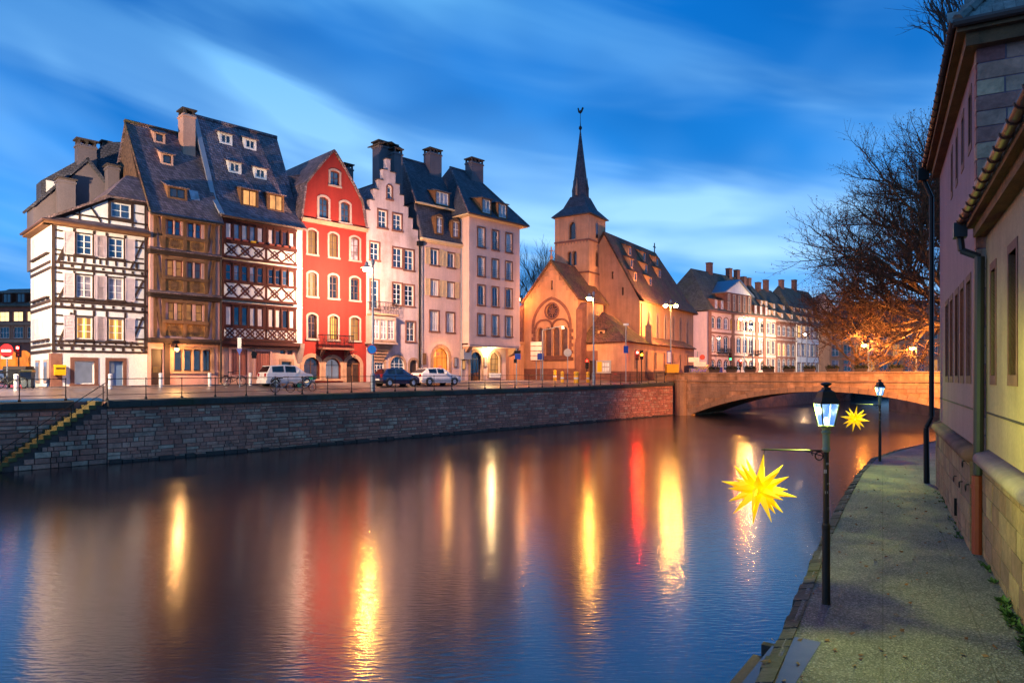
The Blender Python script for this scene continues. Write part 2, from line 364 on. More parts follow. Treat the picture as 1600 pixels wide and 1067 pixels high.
for i, t_ in enumerate(tt):
    for j, s_ in enumerate(ss):
        s2 = s_ if t_ > 4.6 else max(s_, ST + .02 * j)
        p = xy(t_, s2); idx[i, j] = len(gb.v); gb.v.append((p.x, p.y, gz_ts(t_, s2)))
for i in range(len(tt) - 1):
    for j in range(len(ss) - 1): gb.f.append((idx[i, j], idx[i + 1, j], idx[i + 1, j + 1], idx[i, j + 1]))
tag(gb.build('street', 'street'), kind='structure')

# ------------------------------------------------------------------ left bank quay wall with blocks
qw = empty('quay_wall', (Q0.x, Q0.y, 0), math.atan2(DQ.y, DQ.x), 'long red sandstone quay wall along the left bank below the houses', 'quay wall')
core = MB()          # local x along the bank, y into the bank, z up
T1 = 66.0
def topz(t): return interp(ZE, t)
def wallstrip(mb, t0, t1, y, step=4.0):
    n = max(1, int((t1 - t0) / step))
    for k in range(n):
        a = t0 + (t1 - t0) * k / n; b = t0 + (t1 - t0) * (k + 1) / n
        mb.poly([(a, y, -1.5), (b, y, -1.5), (b, y, topz(b) - .05), (a, y, topz(a) - .05)])
wallstrip(core, 4.6, 140, .04); wallstrip(core, -80, 4.6, ST + .04)
core.poly([(4.6, .04, -1.5), (4.6, ST + .04, -1.5), (4.6, ST + .04, topz(4.6) - .05), (4.6, .04, topz(4.6) - .05)])
core.build('backing', 'mortar', qw)
def block_mesh(name, mat, bev=.06):
    bm = bmesh.new(); bmesh.ops.create_cube(bm, size=1.0)
    for v in bm.verts:
        if v.co.y < 0: v.co.x *= 1 - bev; v.co.z *= 1 - bev * 1.6
    me = bpy.data.meshes.new(name); bm.to_mesh(me); bm.free(); me.materials.append(M[mat]); return me
qs = block_mesh('quay_block', 'quay_stone')
stones = []
def course_stones(t0, t1, y0, z0f, lst):
    z = -.35; row = 0
    while z < 3.7:
        h = rnd.uniform(.15, .29); t_ = t0 - rnd.uniform(0, .5)
        while t_ < t1:
            l = rnd.choice((rnd.uniform(.25, .5), rnd.uniform(.5, .8), rnd.uniform(.7, 1.15))); a, b = max(t_, t0), min(t_ + l, t1)
            zt = min(z + h, topz((a + b) / 2) - .40)
            if b - a > .12 and zt - z > .12: lst.append(((a + b) / 2, y0, (z + zt) / 2, b - a - .02, .10 + rnd.uniform(-.02, .05), zt - z - .02))
            t_ += l
        z += h
course_stones(4.6, T1, .04, 0, stones); s2 = []; course_stones(-7.0, 3.9, ST + .04, 0, s2)
stones.sort(key=lambda q: q[0]); s2.sort(key=lambda q: -q[0])
near = stones[:235] + s2[:60]; rest = stones[235:] + s2[60:]
for x, y, z, l, d, h in near: link('stone_block', qs, qw, (x, y, z), None, (l, d, h))
rs = MB(); mats = []
rm = []
for k in range(6):
    mm = M['quay_stone'].copy(); mm.name = 'quay_stone_' + 'abcdef'[k]; ns_ = mm.node_tree
    for n_ in ns_.nodes:
        if n_.type == 'OBJECT_INFO':
            for l_ in list(ns_.links):
                if l_.from_node == n_: ramp = l_.to_node; ns_.links.remove(l_); ramp.inputs[0].default_value = (k + .5) / 6
    rm.append(mm)
pi_ = []
for x, y, z, l, d, h in rest:
    i0 = len(rs.f); hx, hz_ = l / 2, h / 2; i = len(rs.v)
    rs.v += [(x - hx, y + .05, z - hz_), (x + hx, y + .05, z - hz_), (x + hx, y + .05, z + hz_), (x - hx, y + .05, z + hz_)]
    e = .03; f_ = y - d / 2
    rs.v += [(x - hx + e, f_, z - hz_ + e), (x + hx - e, f_, z - hz_ + e), (x + hx - e, f_, z + hz_ - e), (x - hx + e, f_, z + hz_ - e)]
    rs.f += [(i + 4, i + 5, i + 6, i + 7), (i, i + 1, i + 5, i + 4), (i + 1, i + 2, i + 6, i + 5), (i + 2, i + 3, i + 7, i + 6), (i + 3, i, i + 4, i + 7)]
    pi_ += [rnd.randrange(6)] * 5
me = bpy.data.meshes.new('stone_courses'); me.from_pydata(rs.v, [], rs.f)
for mm in rm: me.materials.append(mm)
me.polygons.foreach_set('material_index', pi_)
tag(link('stone_courses', me, qw), kind='stuff')
# algae footing at the water line and the coping
ft = MB(); t_ = 4.7
while t_ < T1:
    l = rnd.uniform(.5, 1.1); ft.box(t_, t_ + l - .05, -.22 + rnd.uniform(-.04, .04), .06, -.4, .13 + rnd.uniform(-.05, .06)); t_ += l
tag(ft.build('footing_stones', 'stone_dark', qw), kind='stuff')
def coping_run(t0, t1, y0):
    t_ = t0
    while t_ < t1 - .2:
        l = min(rnd.uniform(1.5, 2.3), t1 - t_); a, b = t_ + .008, t_ + l - .008; cb = MB()
        za, zb = topz(a), topz(b); e = .05
        cb.loft([[(a, y0 - .16, za - .36), (a, y0 - .16, za - .03), (a, y0 - .10, za + .035), (a, y0 + .5, za + .035), (a, y0 + .5, za - .36)],
                 [(b, y0 - .16, zb - .36), (b, y0 - .16, zb - .03), (b, y0 - .10, zb + .035), (b, y0 + .5, zb + .035), (b, y0 + .5, zb - .36)]])
        cb.build('coping_stone', 'coping', qw); t_ += l
coping_run(4.6, T1, 0); coping_run(-9, 3.4, ST)
# river stair going down to the left
stair = empty('river_stair', (Q0.x, Q0.y, 0), math.atan2(DQ.y, DQ.x), 'worn mossy stone stair descending to the water along the quay wall', 'stair')
surf('stair_stone', '#6d6238', var=.45, scale=1.6, fine=8, bump=.6, stain='#4a4a1c', stainamt=.6, objvar=.15); surf('stair_side', '#55443f', var=.4, scale=1.4, fine=8, bump=.6)
NS = 17; zt0 = topz(4.6) - .02
for k in range(NS):
    x1 = 4.35 - k * .285; z1 = zt0 - k * .2; sb = MB()
    sb.box(x1 - .33, x1, -.05, ST + .03, z1 - .2, z1); sb.build('step', 'stair_stone', stair)
sm = MB(); pts = [(4.6, -1.2), (4.6, zt0 - .01)]
for k in range(NS):
    x1 = 4.35 - k * .285; z1 = zt0 - k * .2; pts += [(x1, z1 - .21), (x1 - .285, z1 - .21)]
pts.append((pts[-1][0], -1.2)); i0 = len(sm.v)
sm.sheet(pts, [], 0.0); sm.build('stair_wall', 'stair_side', stair)
z = -.3
while z < zt0 - .5:
    h = rnd.uniform(.2, .34); xl = 4.35 - (zt0 - .25 - (z + h)) / .2 * .285 + .12; x = 4.58
    while x > xl + .15:
        l = rnd.choice((rnd.uniform(.25, .5), rnd.uniform(.5, .9))); a = max(x - l, xl); link('stone_block', qs, stair, ((a + x) / 2, -.01, z + h / 2), None, (x - a - .02, .10, h - .02)); x = a
    z += h
rail = MB()
for hgt, r_ in ((.95, .025), (.5, .016)):
    rail.tube((4.5, -.02, zt0 + hgt), (-.1, -.02, zt0 + hgt - 3.25), r_, r_, 6)
for k in range(4): x_ = 4.4 - k * 1.45; rail.tube((x_, -.02, zt0 - .2 - (4.5 - x_) * .70), (x_, -.02, zt0 + .95 - (4.5 - x_) * .706), .025, .025, 6)
rail.build('handrail', 'iron', stair)

# quay railing
def railing(t0, t1, y0, label, step=1.95):
    e = empty('quay_railing', (Q0.x, Q0.y, 0), math.atan2(DQ.y, DQ.x), label, 'railing')
    n = max(1, round((t1 - t0) / step)); P_ = [t0 + (t1 - t0) * k / n for k in range(n + 1)]
    pm = MB(); pm.lathe((0, 0, 0), [(.075, 0), (.075, .05), (.04, .14), (.026, .16), (.026, 1.12), (.034, 1.13), (.03, 1.18)], 8); pme = pm.mesh('railing_post', 'iron')
    for t_ in P_: link('railing_post', pme, e, (t_, y0, topz(t_) + .03))
    for h, r_ in ((1.12, .021), (.72, .015), (.28, .015)):
        m_ = MB(); m_.path([(t_, y0, topz(t_) + h + .03) for t_ in P_], r_, 6); m_.build('rail', 'iron', e)
    return e
railing(4.65, 64.3, .16, 'thin black iron railing along the quay edge from the stair to the bridge')
railing(-11, 3.1, ST + .16, 'short black iron railing behind the river stair by the timbered corner house', 1.9)

# ------------------------------------------------------------------ bridge
BA = Vector((19.6, 82.6)); BD = Vector((.80, -.60)).normalized(); BW = 11.0
bridge = empty('stone_bridge', (BA.x, BA.y, 0), math.atan2(BD.y, BD.x), 'low stone arch bridge with parapet spanning the river', 'bridge')
def bpt(px, py):        # local (x, z) of a picture point on the bridge's face
    rx, rz = (px - CX) / F, -(py - HY) / F; nx, ny = BD.y, -BD.x
    D = (BA.x * nx + BA.y * ny) / (rx * nx + ny); p = Vector((rx * D, D)) - BA
    return p.dot(BD), CZ + rz * D
xs, _ = bpt(1080, 640); xe, _ = bpt(1545, 640); xm, zc = bpt(1300, 612); BT = 5.1; BL = 46.0
# brick-jointed ashlar face
def ashlar(name, c1, c2, bw, rh):
    m, t, b = nodes(name); tcn = t.nodes.new('ShaderNodeTexCoord'); sp = t.nodes.new('ShaderNodeSeparateXYZ'); t.links.new(tcn.outputs['Object'], sp.inputs[0])
    cb = t.nodes.new('ShaderNodeCombineXYZ'); t.links.new(sp.outputs[0], cb.inputs[0]); t.links.new(sp.outputs[2], cb.inputs[1])
    br = t.nodes.new('ShaderNodeTexBrick'); t.links.new(cb.outputs[0], br.inputs['Vector']); br.inputs['Scale'].default_value = 1
    br.inputs['Brick Width'].default_value = bw; br.inputs['Row Height'].default_value = rh; br.inputs['Mortar Size'].default_value = .012
    br.inputs['Color1'].default_value = lin(c1); br.inputs['Color2'].default_value = lin(c2); br.inputs['Mortar'].default_value = scol(lin(c1), .5)
    v = coords(t); sv = coords(t, 'world', (1.5, 1.5, .2))
    c = tmix(t, br.outputs['Color'], tramp(t, tnoise(t, v, .9, 5), [(.3, G(.6)), (.7, G(1.2))]), .9, 'MULTIPLY')
    c = tmix(t, c, tramp(t, tnoise(t, sv, .9, 5), [(.38, G(.5)), (.6, G(1))]), .8, 'MULTIPLY')
    t.links.new(c, b.inputs['Base Color']); b.inputs['Roughness'].default_value = .9
    inv = t.nodes.new('ShaderNodeMath'); inv.operation = 'SUBTRACT'; inv.inputs[0].default_value = 1; t.links.new(br.outputs['Fac'], inv.inputs[1]); tbump(t, b, inv.outputs[0], .5, .03)
ashlar('bridge_ashlar', '#cf9f74', '#b08258', .9, .42)
span = xe - xs; rise = zc - .15; h_ = span / 2; rr = (h_ * h_ + rise * rise) / (2 * rise); zcc = zc - rr; xc = (xs + xe) / 2; a0 = math.asin(h_ / rr)
arcp = [(xc + rr * math.sin(a0 - 2 * a0 * k / 28), zcc + rr * math.cos(a0 - 2 * a0 * k / 28)) for k in range(29)]
bm_ = MB()
outer = [(-2.2, -1.2), (xs, -1.2)] + list(reversed(arcp)) + [(xe, -1.2), (BL, -1.2), (BL, BT - .95), (-2.2, BT - .95)]
bm_.sheet(outer, [], 0); bm_.sheet(outer, [], BW)
for (ax, az), (bx, bz) in zip(arcp, arcp[1:]): bm_.poly([(ax, 0, az), (bx, 0, bz), (bx, BW, bz), (ax, BW, az)])
bm_.poly([(-2.2, 0, BT - .96), (BL, 0, BT - .96), (BL, BW, BT - .96), (-2.2, BW, BT - .96)])
bm_.poly([(xs, 0, -1.2), (xs, BW, -1.2), (xs, BW, arcp[-1][1]), (xs, 0, arcp[-1][1])])
bm_.build('arch_body', 'bridge_ashlar', bridge)
sc_ = MB(); sc_.box(-2.2, BL, -.10, 0.0, BT - 1.06, BT - .90); sc_.build('string_course', 'bridge_stone', bridge)
for k in range(34):       # voussoirs
    a = a0 - 2 * a0 * (k + .03) / 34; b = a0 - 2 * a0 * (k + .97) / 34; vb = MB(); ro = rr + (.62 if k % 2 else .5)
    vb.prism([(xc + rr * math.sin(a), zcc + rr * math.cos(a)), (xc + rr * math.sin(b), zcc + rr * math.cos(b)), (xc + ro * math.sin(b), zcc + ro * math.cos(b)), (xc + ro * math.sin(a), zcc + ro * math.cos(a))], -.04, .03); vb.build('voussoir', 'bridge_stone', bridge)
bq = block_mesh('bridge_block', 'bridge_stone', .02); z = .1; r_ = 0; nb = 0
while z < BT - 1.45:
    x = -.9 - .45 * (r_ % 2)
    while x < 36:
        l = rnd.uniform(.75, 1.15); lo = lambda q: (zcc + math.sqrt(max(0, (rr + .66) ** 2 - (q - xc) ** 2))) if abs(q - xc) < (rr + .66) * math.sin(a0) * 1.02 else -9
        if x > 1.8 and z > max(lo(x), lo(x + l)) and nb < 298: link('stone_block', bq, bridge, (x + l / 2, .03, z + .2), None, (l - .02, .10 + rnd.uniform(0, .02), .39)); nb += 1
        x += l
    z += .41; r_ += 1
for yy in (0.0, BW - .45):
    pb = MB(); pb.box(-1.0, BL, yy + .02, yy + .40, BT - .9, BT - .14); pb.build('parapet', 'bridge_ashlar', bridge)
x_ = -1.0
while x_ < BL:
    cb = MB(); l = 1.45; cb.box(x_ + .006, x_ + l - .006, -.05, .47, BT - .14, BT + .02); cb.build('coping_stone', 'bridge_stone', bridge); x_ += l
pil = MB(); pil.box(-2.4, -1.05, -.35, .7, -1.2, BT + .05); pil.box(-2.5, -.95, -.45, .8, BT + .05, BT + .22); pil.build('end_pillar', 'bridge_stone', bridge)
pl2 = MB(); pl2.lathe((.9, -.1, 0), [(.75, -1.2), (.72, BT - 1.1), (.8, BT - 1.0), (.8, BT - .85)], 12); pl2.build('cutwater', 'bridge_stone', bridge)
dk = MB(); dk.box(-2.2, BL, .42, BW - .47, BT - .955, BT - .80); tag(dk.build('bridge_deck', 'street'), kind='structure'); bpy.data.objects['bridge_deck'].location = bridge.location; bpy.data.objects['bridge_deck'].rotation_euler = bridge.rotation_euler

# far right bank beyond the bridge
rb = MB(); e0 = xy(70, -26); pts = [(38, 46), (42, 57), (46, 62), (48, 76), (53, 96), (82, 140), (150, 230), (400, 420), (400, 45), (60, 45)]
rb.prismz(pts, -1.0, 3.9); tag(rb.build('far_bank', 'street'), kind='structure')
hl = MB(); hl.prismz([(-300, 420), (600, 420), (900, 900), (-500, 900)], -1, 5.0); tag(hl.build('ground', 'street'), kind='structure')

# ------------------------------------------------------------------ lower footpath on the right bank
PZ = .6
def pw(px, py, z=PZ):
    D = (CZ - z) * F / (py - HY); return ((px - CX) / F * D, D)
edge = [pw(1130, 1230), pw(1195, 1067), pw(1240, 970), pw(1268, 900), pw(1292, 838), pw(1318, 785), pw(1345, 738), pw(1366, 716), pw(1400, 704), pw(1440, 694), pw(1475, 686)]
inner = [(30, 46), (30, 34), (22, 27), (10.8, 15.5), (4.5, 4), (2.0, 0)]
def path_mat():
    m, t, b = nodes('asphalt_path'); v = coords(t)
    vo = t.nodes.new('ShaderNodeTexVoronoi'); vo.inputs['Scale'].default_value = 42.0; t.links.new(v, vo.inputs['Vector'])
    c = tramp(t, vo.outputs['Color'], [(.15, lin('#38343a')), (.6, lin('#565058')), (.95, lin('#8e868c'))])
    c = tmix(t, c, tramp(t, tnoise(t, v, .5, 5), [(.3, G(.82)), (.7, G(1.08))]), .85, 'MULTIPLY')
    c = tmix(t, c, tramp(t, tnoise(t, v, 2.5, 5), [(.35, G(.86)), (.7, G(1.06))]), .8, 'MULTIPLY')
    mpj = t.nodes.new('ShaderNodeMapping'); mpj.inputs['Rotation'].default_value = (0, 0, R(28.5)); t.links.new(t.nodes.new('ShaderNodeNewGeometry').outputs['Position'], mpj.inputs[0])
    bj = t.nodes.new('ShaderNodeTexBrick'); bj.offset = 0.0; t.links.new(mpj.outputs[0], bj.inputs['Vector']); bj.inputs['Scale'].default_value = 1; bj.inputs['Brick Width'].default_value = 1.3; bj.inputs['Row Height'].default_value = 3.1; bj.inputs['Mortar Size'].default_value = .012
    c = tmix(t, c, (.02, .018, .018, 1), tmix(t, (0, 0, 0, 1), (.55, .55, .55, 1), bj.outputs['Fac']))
    c = tmix(t, c, lin('#241f20'), tramp(t, tnoise(t, v, 1.3, 6, .7), [(.58, G(0)), (.72, G(.3))]))
    t.links.new(c, b.inputs['Base Color']); t.links.new(tramp(t, tnoise(t, v, .6, 4), [(.4, G(.5)), (.6, G(.68))]), b.inputs['Roughness'])
    tbump(t, b, vo.outputs['Distance'], .6, .02)
path_mat()
pm = MB(); pm.prismz(edge + inner, -1.0, PZ); tag(pm.build('footpath', 'asphalt_path'), kind='structure')
# expansion joints in the path
jd = Vector((.487, .873)); jn = Vector((.873, -.487)); surf('joint', '#26221f', var=.2)
# edge stones sloping to the water
ke = empty('path_kerb', (0, 0, 0), 0, 'rough mossy stone kerb along the water edge of the footpath', 'kerb')
surf('kerb_stone', '#5a5048', var=.4, scale=2, fine=8, bump=.8, stain='#353a1e', stainamt=.6, objvar=.3)
for (a, b) in zip(edge[1:], edge[2:]):
    a = Vector(a); b = Vector(b); L_ = (b - a).length; d_ = (b - a).normalized(); n_ = Vector((-d_.y, d_.x)); k = 0.0
    while k < L_ - .1:
        l = min(rnd.uniform(.3, .55), L_ - k); p = a + d_ * k; q = a + d_ * (k + l - .025); ww = rnd.uniform(-.02, .03); hh = rnd.uniform(-.015, .03)
        mb = MB(); o1, o2, o3 = n_ * -.10, n_ * (.12 + ww), n_ * (.26 + ww)
        mb.loft([[(p + o1).to_3d() + Vector((0, 0, PZ + .02 + hh)), (p + o2).to_3d() + Vector((0, 0, PZ - .03 + hh)), (p + o3).to_3d() + Vector((0, 0, -.5)), (p + o1).to_3d() + Vector((0, 0, -.5))],
                 [(q + o1).to_3d() + Vector((0, 0, PZ + .02 + hh)), (q + o2).to_3d() + Vector((0, 0, PZ - .03 + hh)), (q + o3).to_3d() + Vector((0, 0, -.5)), (q + o1).to_3d() + Vector((0, 0, -.5))]])
        mb.build('kerb_stone', 'kerb_stone', ke); k += l
# landing steps at the near end
ls = empty('landing_steps', (0, 0, 0), 0, 'wet stone landing steps at the near edge of the footpath', 'steps')
plain('wet_stone', '#6b5a58', .12); surf('step_face', '#6e5648', var=.3)
a = Vector(pw(1195, 1060)); b = Vector(pw(1243, 995)); d_ = (b - a).normalized(); n_ = Vector((-d_.y, d_.x))
for k, (off, z, mt) in enumerate(((.02, PZ + .005, 'wet_stone'), (.34, PZ - .2, 'wet_stone'), (.62, PZ - .4, 'step_face'))):
    mb = MB(); p0 = a + n_ * (off - .38) - d_ * .9; p1 = b + n_ * (off - .38); q1 = b + n_ * off; q0 = a + n_ * off - d_ * .9
    mb.prismz([tuple(p0), tuple(p1), tuple(q1), tuple(q0)], -.6, z); mb.build('step', mt, ls)
mb = MB(); p = b + n_ * .5; q = b + n_ * .05; mb.prismz([tuple(p), tuple(q), tuple(q + d_ * .14), tuple(p + d_ * .14)], -.6, PZ - .22); mb.build('cheek_wall', 'stone_dark', ls)

# ------------------------------------------------------------------ the two buildings beside the footpath
WD = Vector((.475, .880)).normalized()      # wall direction, going away
WP = Vector(pw(1527, 862))                   # junction of the two buildings on the ground
def wall_frame(name, label, P, cat='building'):
    # local x runs towards the viewer along the wall, y into the building, z up
    return empty(name, (P.x, P.y, PZ), math.atan2(-WD.y, -WD.x), label, cat)
def wuv(px, py, off=0.0):
    nrm = Vector((-WD.y, WD.x)); rx, rz = (px - CX) / F, -(py - HY) / F; p0 = WP + nrm * off
    D = (p0.dot(nrm)) / (rx * nrm.x + nrm.y); P = Vector((rx * D, D)); return -(P - WP).dot(WD), CZ + rz * D - PZ
farb = wall_frame('riverside_building', 'tall rose plastered building with narrow windows beyond the red downpipe', WP)
nearb = wall_frame('riverside_house', 'ochre plastered building with stone plinth at the near end of the footpath', WP)
LF = -(Vector(pw(1466, 757)) - WP).dot(WD)    # far end (negative x)
PLZ = wuv(1527, 712)[1]
def rb_window(H, x0, x1, z0, z1, mat, y0):
    m_ = MB(); t_ = .05
    m_.box(x0, x0 + t_, y0 + .14, y0 + .2, z0, z1); m_.box(x1 - t_, x1, y0 + .14, y0 + .2, z0, z1); m_.box(x0, x1, y0 + .14, y0 + .2, z1 - t_, z1); m_.box(x0, x1, y0 + .14, y0 + .2, z0, z0 + t_)
    m_.box((x0 + x1) / 2 - .02, (x0 + x1) / 2 + .02, y0 + .15, y0 + .19, z0, z1)
    for k in (1, 2, 3): zz_ = z0 + (z1 - z0) * k / 4; m_.box(x0, x1, y0 + .15, y0 + .19, zz_ - .02, zz_ + .02)
    wn = m_.build('window', 'frame_dark', H)
    p_ = MB(); p_.poly([(x0, y0 + .18, z0), (x1, y0 + .18, z0), (x1, y0 + .18, z1), (x0, y0 + .18, z1)]); p_.build('pane', mat, wn)
    s_ = MB(); w_ = .13
    for bx in ((x0 - w_, x0, z0, z1), (x1, x1 + w_, z0, z1), (x0 - w_, x1 + w_, z1, z1 + w_ * 1.3), (x0 - w_, x1 + w_, z0 - w_ * 1.5, z0)): s_.box(bx[0], bx[1], y0 - .015, y0 + .1, bx[2], bx[3])
    s_.build('surround', 'sandstone_red', wn)
HF = 11.55           # eaves of the far building
holes = []
for a, b in ((1478, 1482), (1485, 1489), (1493, 1497.5), (1501, 1506), (1511, 1517)):
    x0, z0 = wuv(a, 587); x1, _ = wuv(b, 587); holes.append((x0, x1))
zlo, zhi = wuv(1503, 587)[1], wuv(1503, 452)[1]
up = []
for a, b in ((1487, 1488.5), (1494.5, 1496.5), (1503.5, 1506), (1514.5, 1518)): up.append((wuv(a, 300)[0], wuv(b, 300)[0]))
zu0, zu1 = wuv(1505, 255)[1], wuv(1505, 185)[1]
W_ = MB(); W_.sheet(rect(LF, 0, PLZ - .02, HF), [rect(x0, x1, zlo, zhi) for x0, x1 in holes] + [rect(x0, x1, zu0, zu1) for x0, x1 in up], 0, .25)
W_.poly([(LF, 0, -.6), (LF, 0, HF), (LF, 12, HF), (LF, 12, -.6)]); W_.build('wall', 'plaster_rose', farb)
W2 = MB(); W2.poly([(0, 0.02, -.6), (0, .02, HF), (0, 12, HF), (0, 12, -.6)]); W2.build('end_wall', 'plaster_rose', farb)
for k, (x0, x1) in enumerate(holes): rb_window(farb, x0, x1, zlo, zhi, 'pane_warm' if k in (1, 3) else 'pane_amber', 0)
for x0, x1 in up: rb_window(farb, x0, x1, zu0, zu1, 'pane_brown', 0)
# quoins at the corner of the taller building, both faces
qm = block_mesh('quoin_block', 'quoin', .03)
z = PLZ + .1; k = 0
while z < HF - .2:
    h = rnd.uniform(.34, .48); h = min(h, HF - z); l1, l2 = ((.85, .42), (.45, .95))[k % 2]
    l2 += rnd.uniform(-.1, .2)
    link('quoin_stone', qm, farb, (-.16 - rnd.uniform(0, .05), 0.06, z + h / 2), None, (.34, .16, h - .012))
    o = link('quoin_stone', qm, farb, (-.06, l2 / 2 - .01, z + h / 2), math.pi / 2, (l2, .16, h - .012))
    yy = l2
    while z > 6.2 and yy < 3.4:
        l3 = rnd.uniform(.55, 1.1); link('wall_stone', qm, farb, (-.07, yy + l3 / 2, z + h / 2), math.pi / 2, (l3 - .012, .16, h - .012)); yy += l3
    z += h; k += 1
# plinth blocks
pq = block_mesh('plinth_block', 'plinth_stone', .025)
def plinth(H, x0, x1, y0, zb=-.25):
    z = zb; r = 0
    bk = MB(); bk.poly([(x0, y0 + .03, zb - .3), (x1, y0 + .03, zb - .3), (x1, y0 + .03, PLZ - .05), (x0, y0 + .03, PLZ - .05)]); bk.build('plinth_core', 'mortar', H)
    while z < PLZ - .2:
        h = rnd.uniform(.36, .5); h = min(h, PLZ - .13 - z); x = x0 - rnd.uniform(0, .5)
        while x < x1:
            l = rnd.uniform(.6, 1.15); a, b = max(x, x0), min(x + l, x1)
            if b - a > .1: link('plinth_stone', pq, H, ((a + b) / 2, y0 + .02, z + h / 2), None, (b - a - .008, .10 + rnd.uniform(-.006, .012), h - .008))
            x += l
        z += h
plinth(farb, LF, -.02, -.10)
for H, x0, x1, y0 in ((farb, LF - .1, -.05, -.10), (nearb, .42, 14, .06)):
    m_ = MB(); n_seg = 9; pr = [(y0 + .06, PLZ - .16)] + [(y0 - .02 - .17 * math.sin(math.pi * k / n_seg), PLZ - .02 - .15 * math.cos(math.pi * k / n_seg)) for k in range(n_seg + 1)] + [(y0 + .12, PLZ + .2), (y0 + .12, PLZ - .16)]
    m_.loft([[(x0, y, z) for y, z in pr], [(x1, y, z) for y, z in pr]]); o = m_.build('roll_moulding', 'sandstone_red' if H is farb else 'sandstone_pale', H, smooth=True)
# eaves, gutter and roof of the taller building
e_ = MB(); e_.box(LF - .4, .45, -.42, 0.0, HF - .02, HF + .16); e_.box(LF - .3, .3, -.24, 0.0, HF - .3, HF - .02); e_.box(-.02, .45, 0.0, 12, HF - .02, HF + .16); e_.box(-.02, .28, 0, 12, HF - .3, HF - .02); e_.build('eaves', 'timber_brown', farb)
def gutter(H, x0, x1, y, z, r, mat='gutter_brown', brackets=True):
    g_ = MB(); n = 8
    pr = [(y - r * math.cos(math.pi * k / n), z - r * math.sin(math.pi * k / n)) for k in range(n + 1)]; pr += [(y + (r - .012) * math.cos(math.pi * k / n), z - (r - .012) * math.sin(math.pi * k / n)) for k in range(n + 1)]
    g_.loft([[(x0, a, b) for a, b in pr], [(x1, a, b) for a, b in pr]]); g = g_.build('gutter', mat, H, smooth=True)
    if brackets:
        b_ = MB(); x = x0 + .3; b_.ring((0, y, z), r + .008, .016, 'x', 8, 5, math.pi, 2 * math.pi); bme = b_.mesh('bracket', mat)
        while x < x1: link('bracket', bme, g, (x, 0, 0)); x += .62
gutter(farb, LF - .5, .6, -.49, HF + .2, .08)
# gutter on the end wall side
g_ = MB(); g_.tube((.55, -.5, HF + .14), (.55, 12, HF + .14), .09, .09, 8); g_.build('end_gutter', 'gutter_brown', farb)
rf = MB(); rz_ = HF + .2
A_, B_, C_, D_ = (LF - .4, -.4, rz_), (.5, -.4, rz_), (-3.4, 5.2, rz_ + 5.6), (LF + 3, 5.2, rz_ + 5.6)
rf.plate([A_, B_, C_, D_], .1); rf.plate([B_, (.5, 12, rz_), C_], .1); rf.build('roof', 'tiles_grey', farb)
tm = MB(); tm.prism([(-.11, 0), (.11, 0), (.11, .28), (.06, .36), (-.06, .36), (-.11, .28)], 0, .02)   # a flat tile, tail upwards before turning
plain('tile_clay', '#4d4a45', .8); surf('tile_clay2', '#85807a', var=.35, scale=3, fine=12, bump=.4, objvar=.3)
tme = bpy.data.meshes.new('roof_tile'); tme.from_pydata([(-.1, 0, -.02), (.1, 0, -.02), (.1, .02, .0), (-.1, .02, 0), (-.1, .34, 0), (.1, .34, 0), (-.1, 0, -.035), (.1, 0, -.035), (0, -.05, -.02), (0, -.05, -.035)], [], [(0, 8, 1, 5, 4), (6, 9, 8, 0), (9, 7, 1, 8)]); tme.materials.append(M['tile_clay2'])
fn = (Vector((.5, 12, rz_)) - Vector(B_)).cross(Vector(C_) - Vector(B_)).normalized(); up_ = Vector((-1, 0, 0)); up_ = (up_ - fn * up_.dot(fn)).normalized(); al = up_.cross(fn)
if fn.z < 0: fn = -fn; al = up_.cross(fn)
hipd = (Vector(C_) - Vector(B_)); cnt = 0
for r in range(10):
    base_ = Vector(B_) + up_ * (r * .2)
    yh = -.6 + (abs(up_.x) * r * .2) * (5.8 / 3.9)
    y = yh + .1 + (.1 if r % 2 else 0)
    while y < 3.6 + r * .2 and cnt < 290:
        p = Vector((base_.x, y, base_.z)) + fn * .035
        o = link('roof_tile', tme, farb); o.matrix_local = Matrix.Translation(p) @ Matrix((al, up_, fn)).transposed().to_4x4(); y += .208; cnt += 1
hm = MB(); nn = 26
for k in range(nn):
    p = Vector(B_).lerp(Vector(C_), k / nn); q = Vector(B_).lerp(Vector(C_), (k + 1.12) / nn); hm.tube(p + Vector((0, 0, .03)), q + Vector((0, 0, .07)), .14, .11, 7)
hm.build('hip_tiles', 'tile_clay2', farb)
# hopper and dark downpipe at the far corner
dp = MB(); dp.box(LF - .45, LF - .1, -.68, -.34, HF - .35, HF + .1); dp.tube((LF - .3, -.5, HF - .3), (LF - .2, -.25, HF - 1.0), .08, .08, 8); dp.tube((LF - .2, -.25, HF - 1.0), (LF - .2, -.25, PLZ + .3), .085, .085, 8)
dp.tube((LF - .2, -.25, PLZ + .3), (LF - .2, -.42, PLZ - .1), .085, .085, 8); dp.tube((LF - .2, -.42, PLZ - .1), (LF - .2, -.4, -.1), .09, .1, 8); dp.build('downpipe', 'iron', farb)
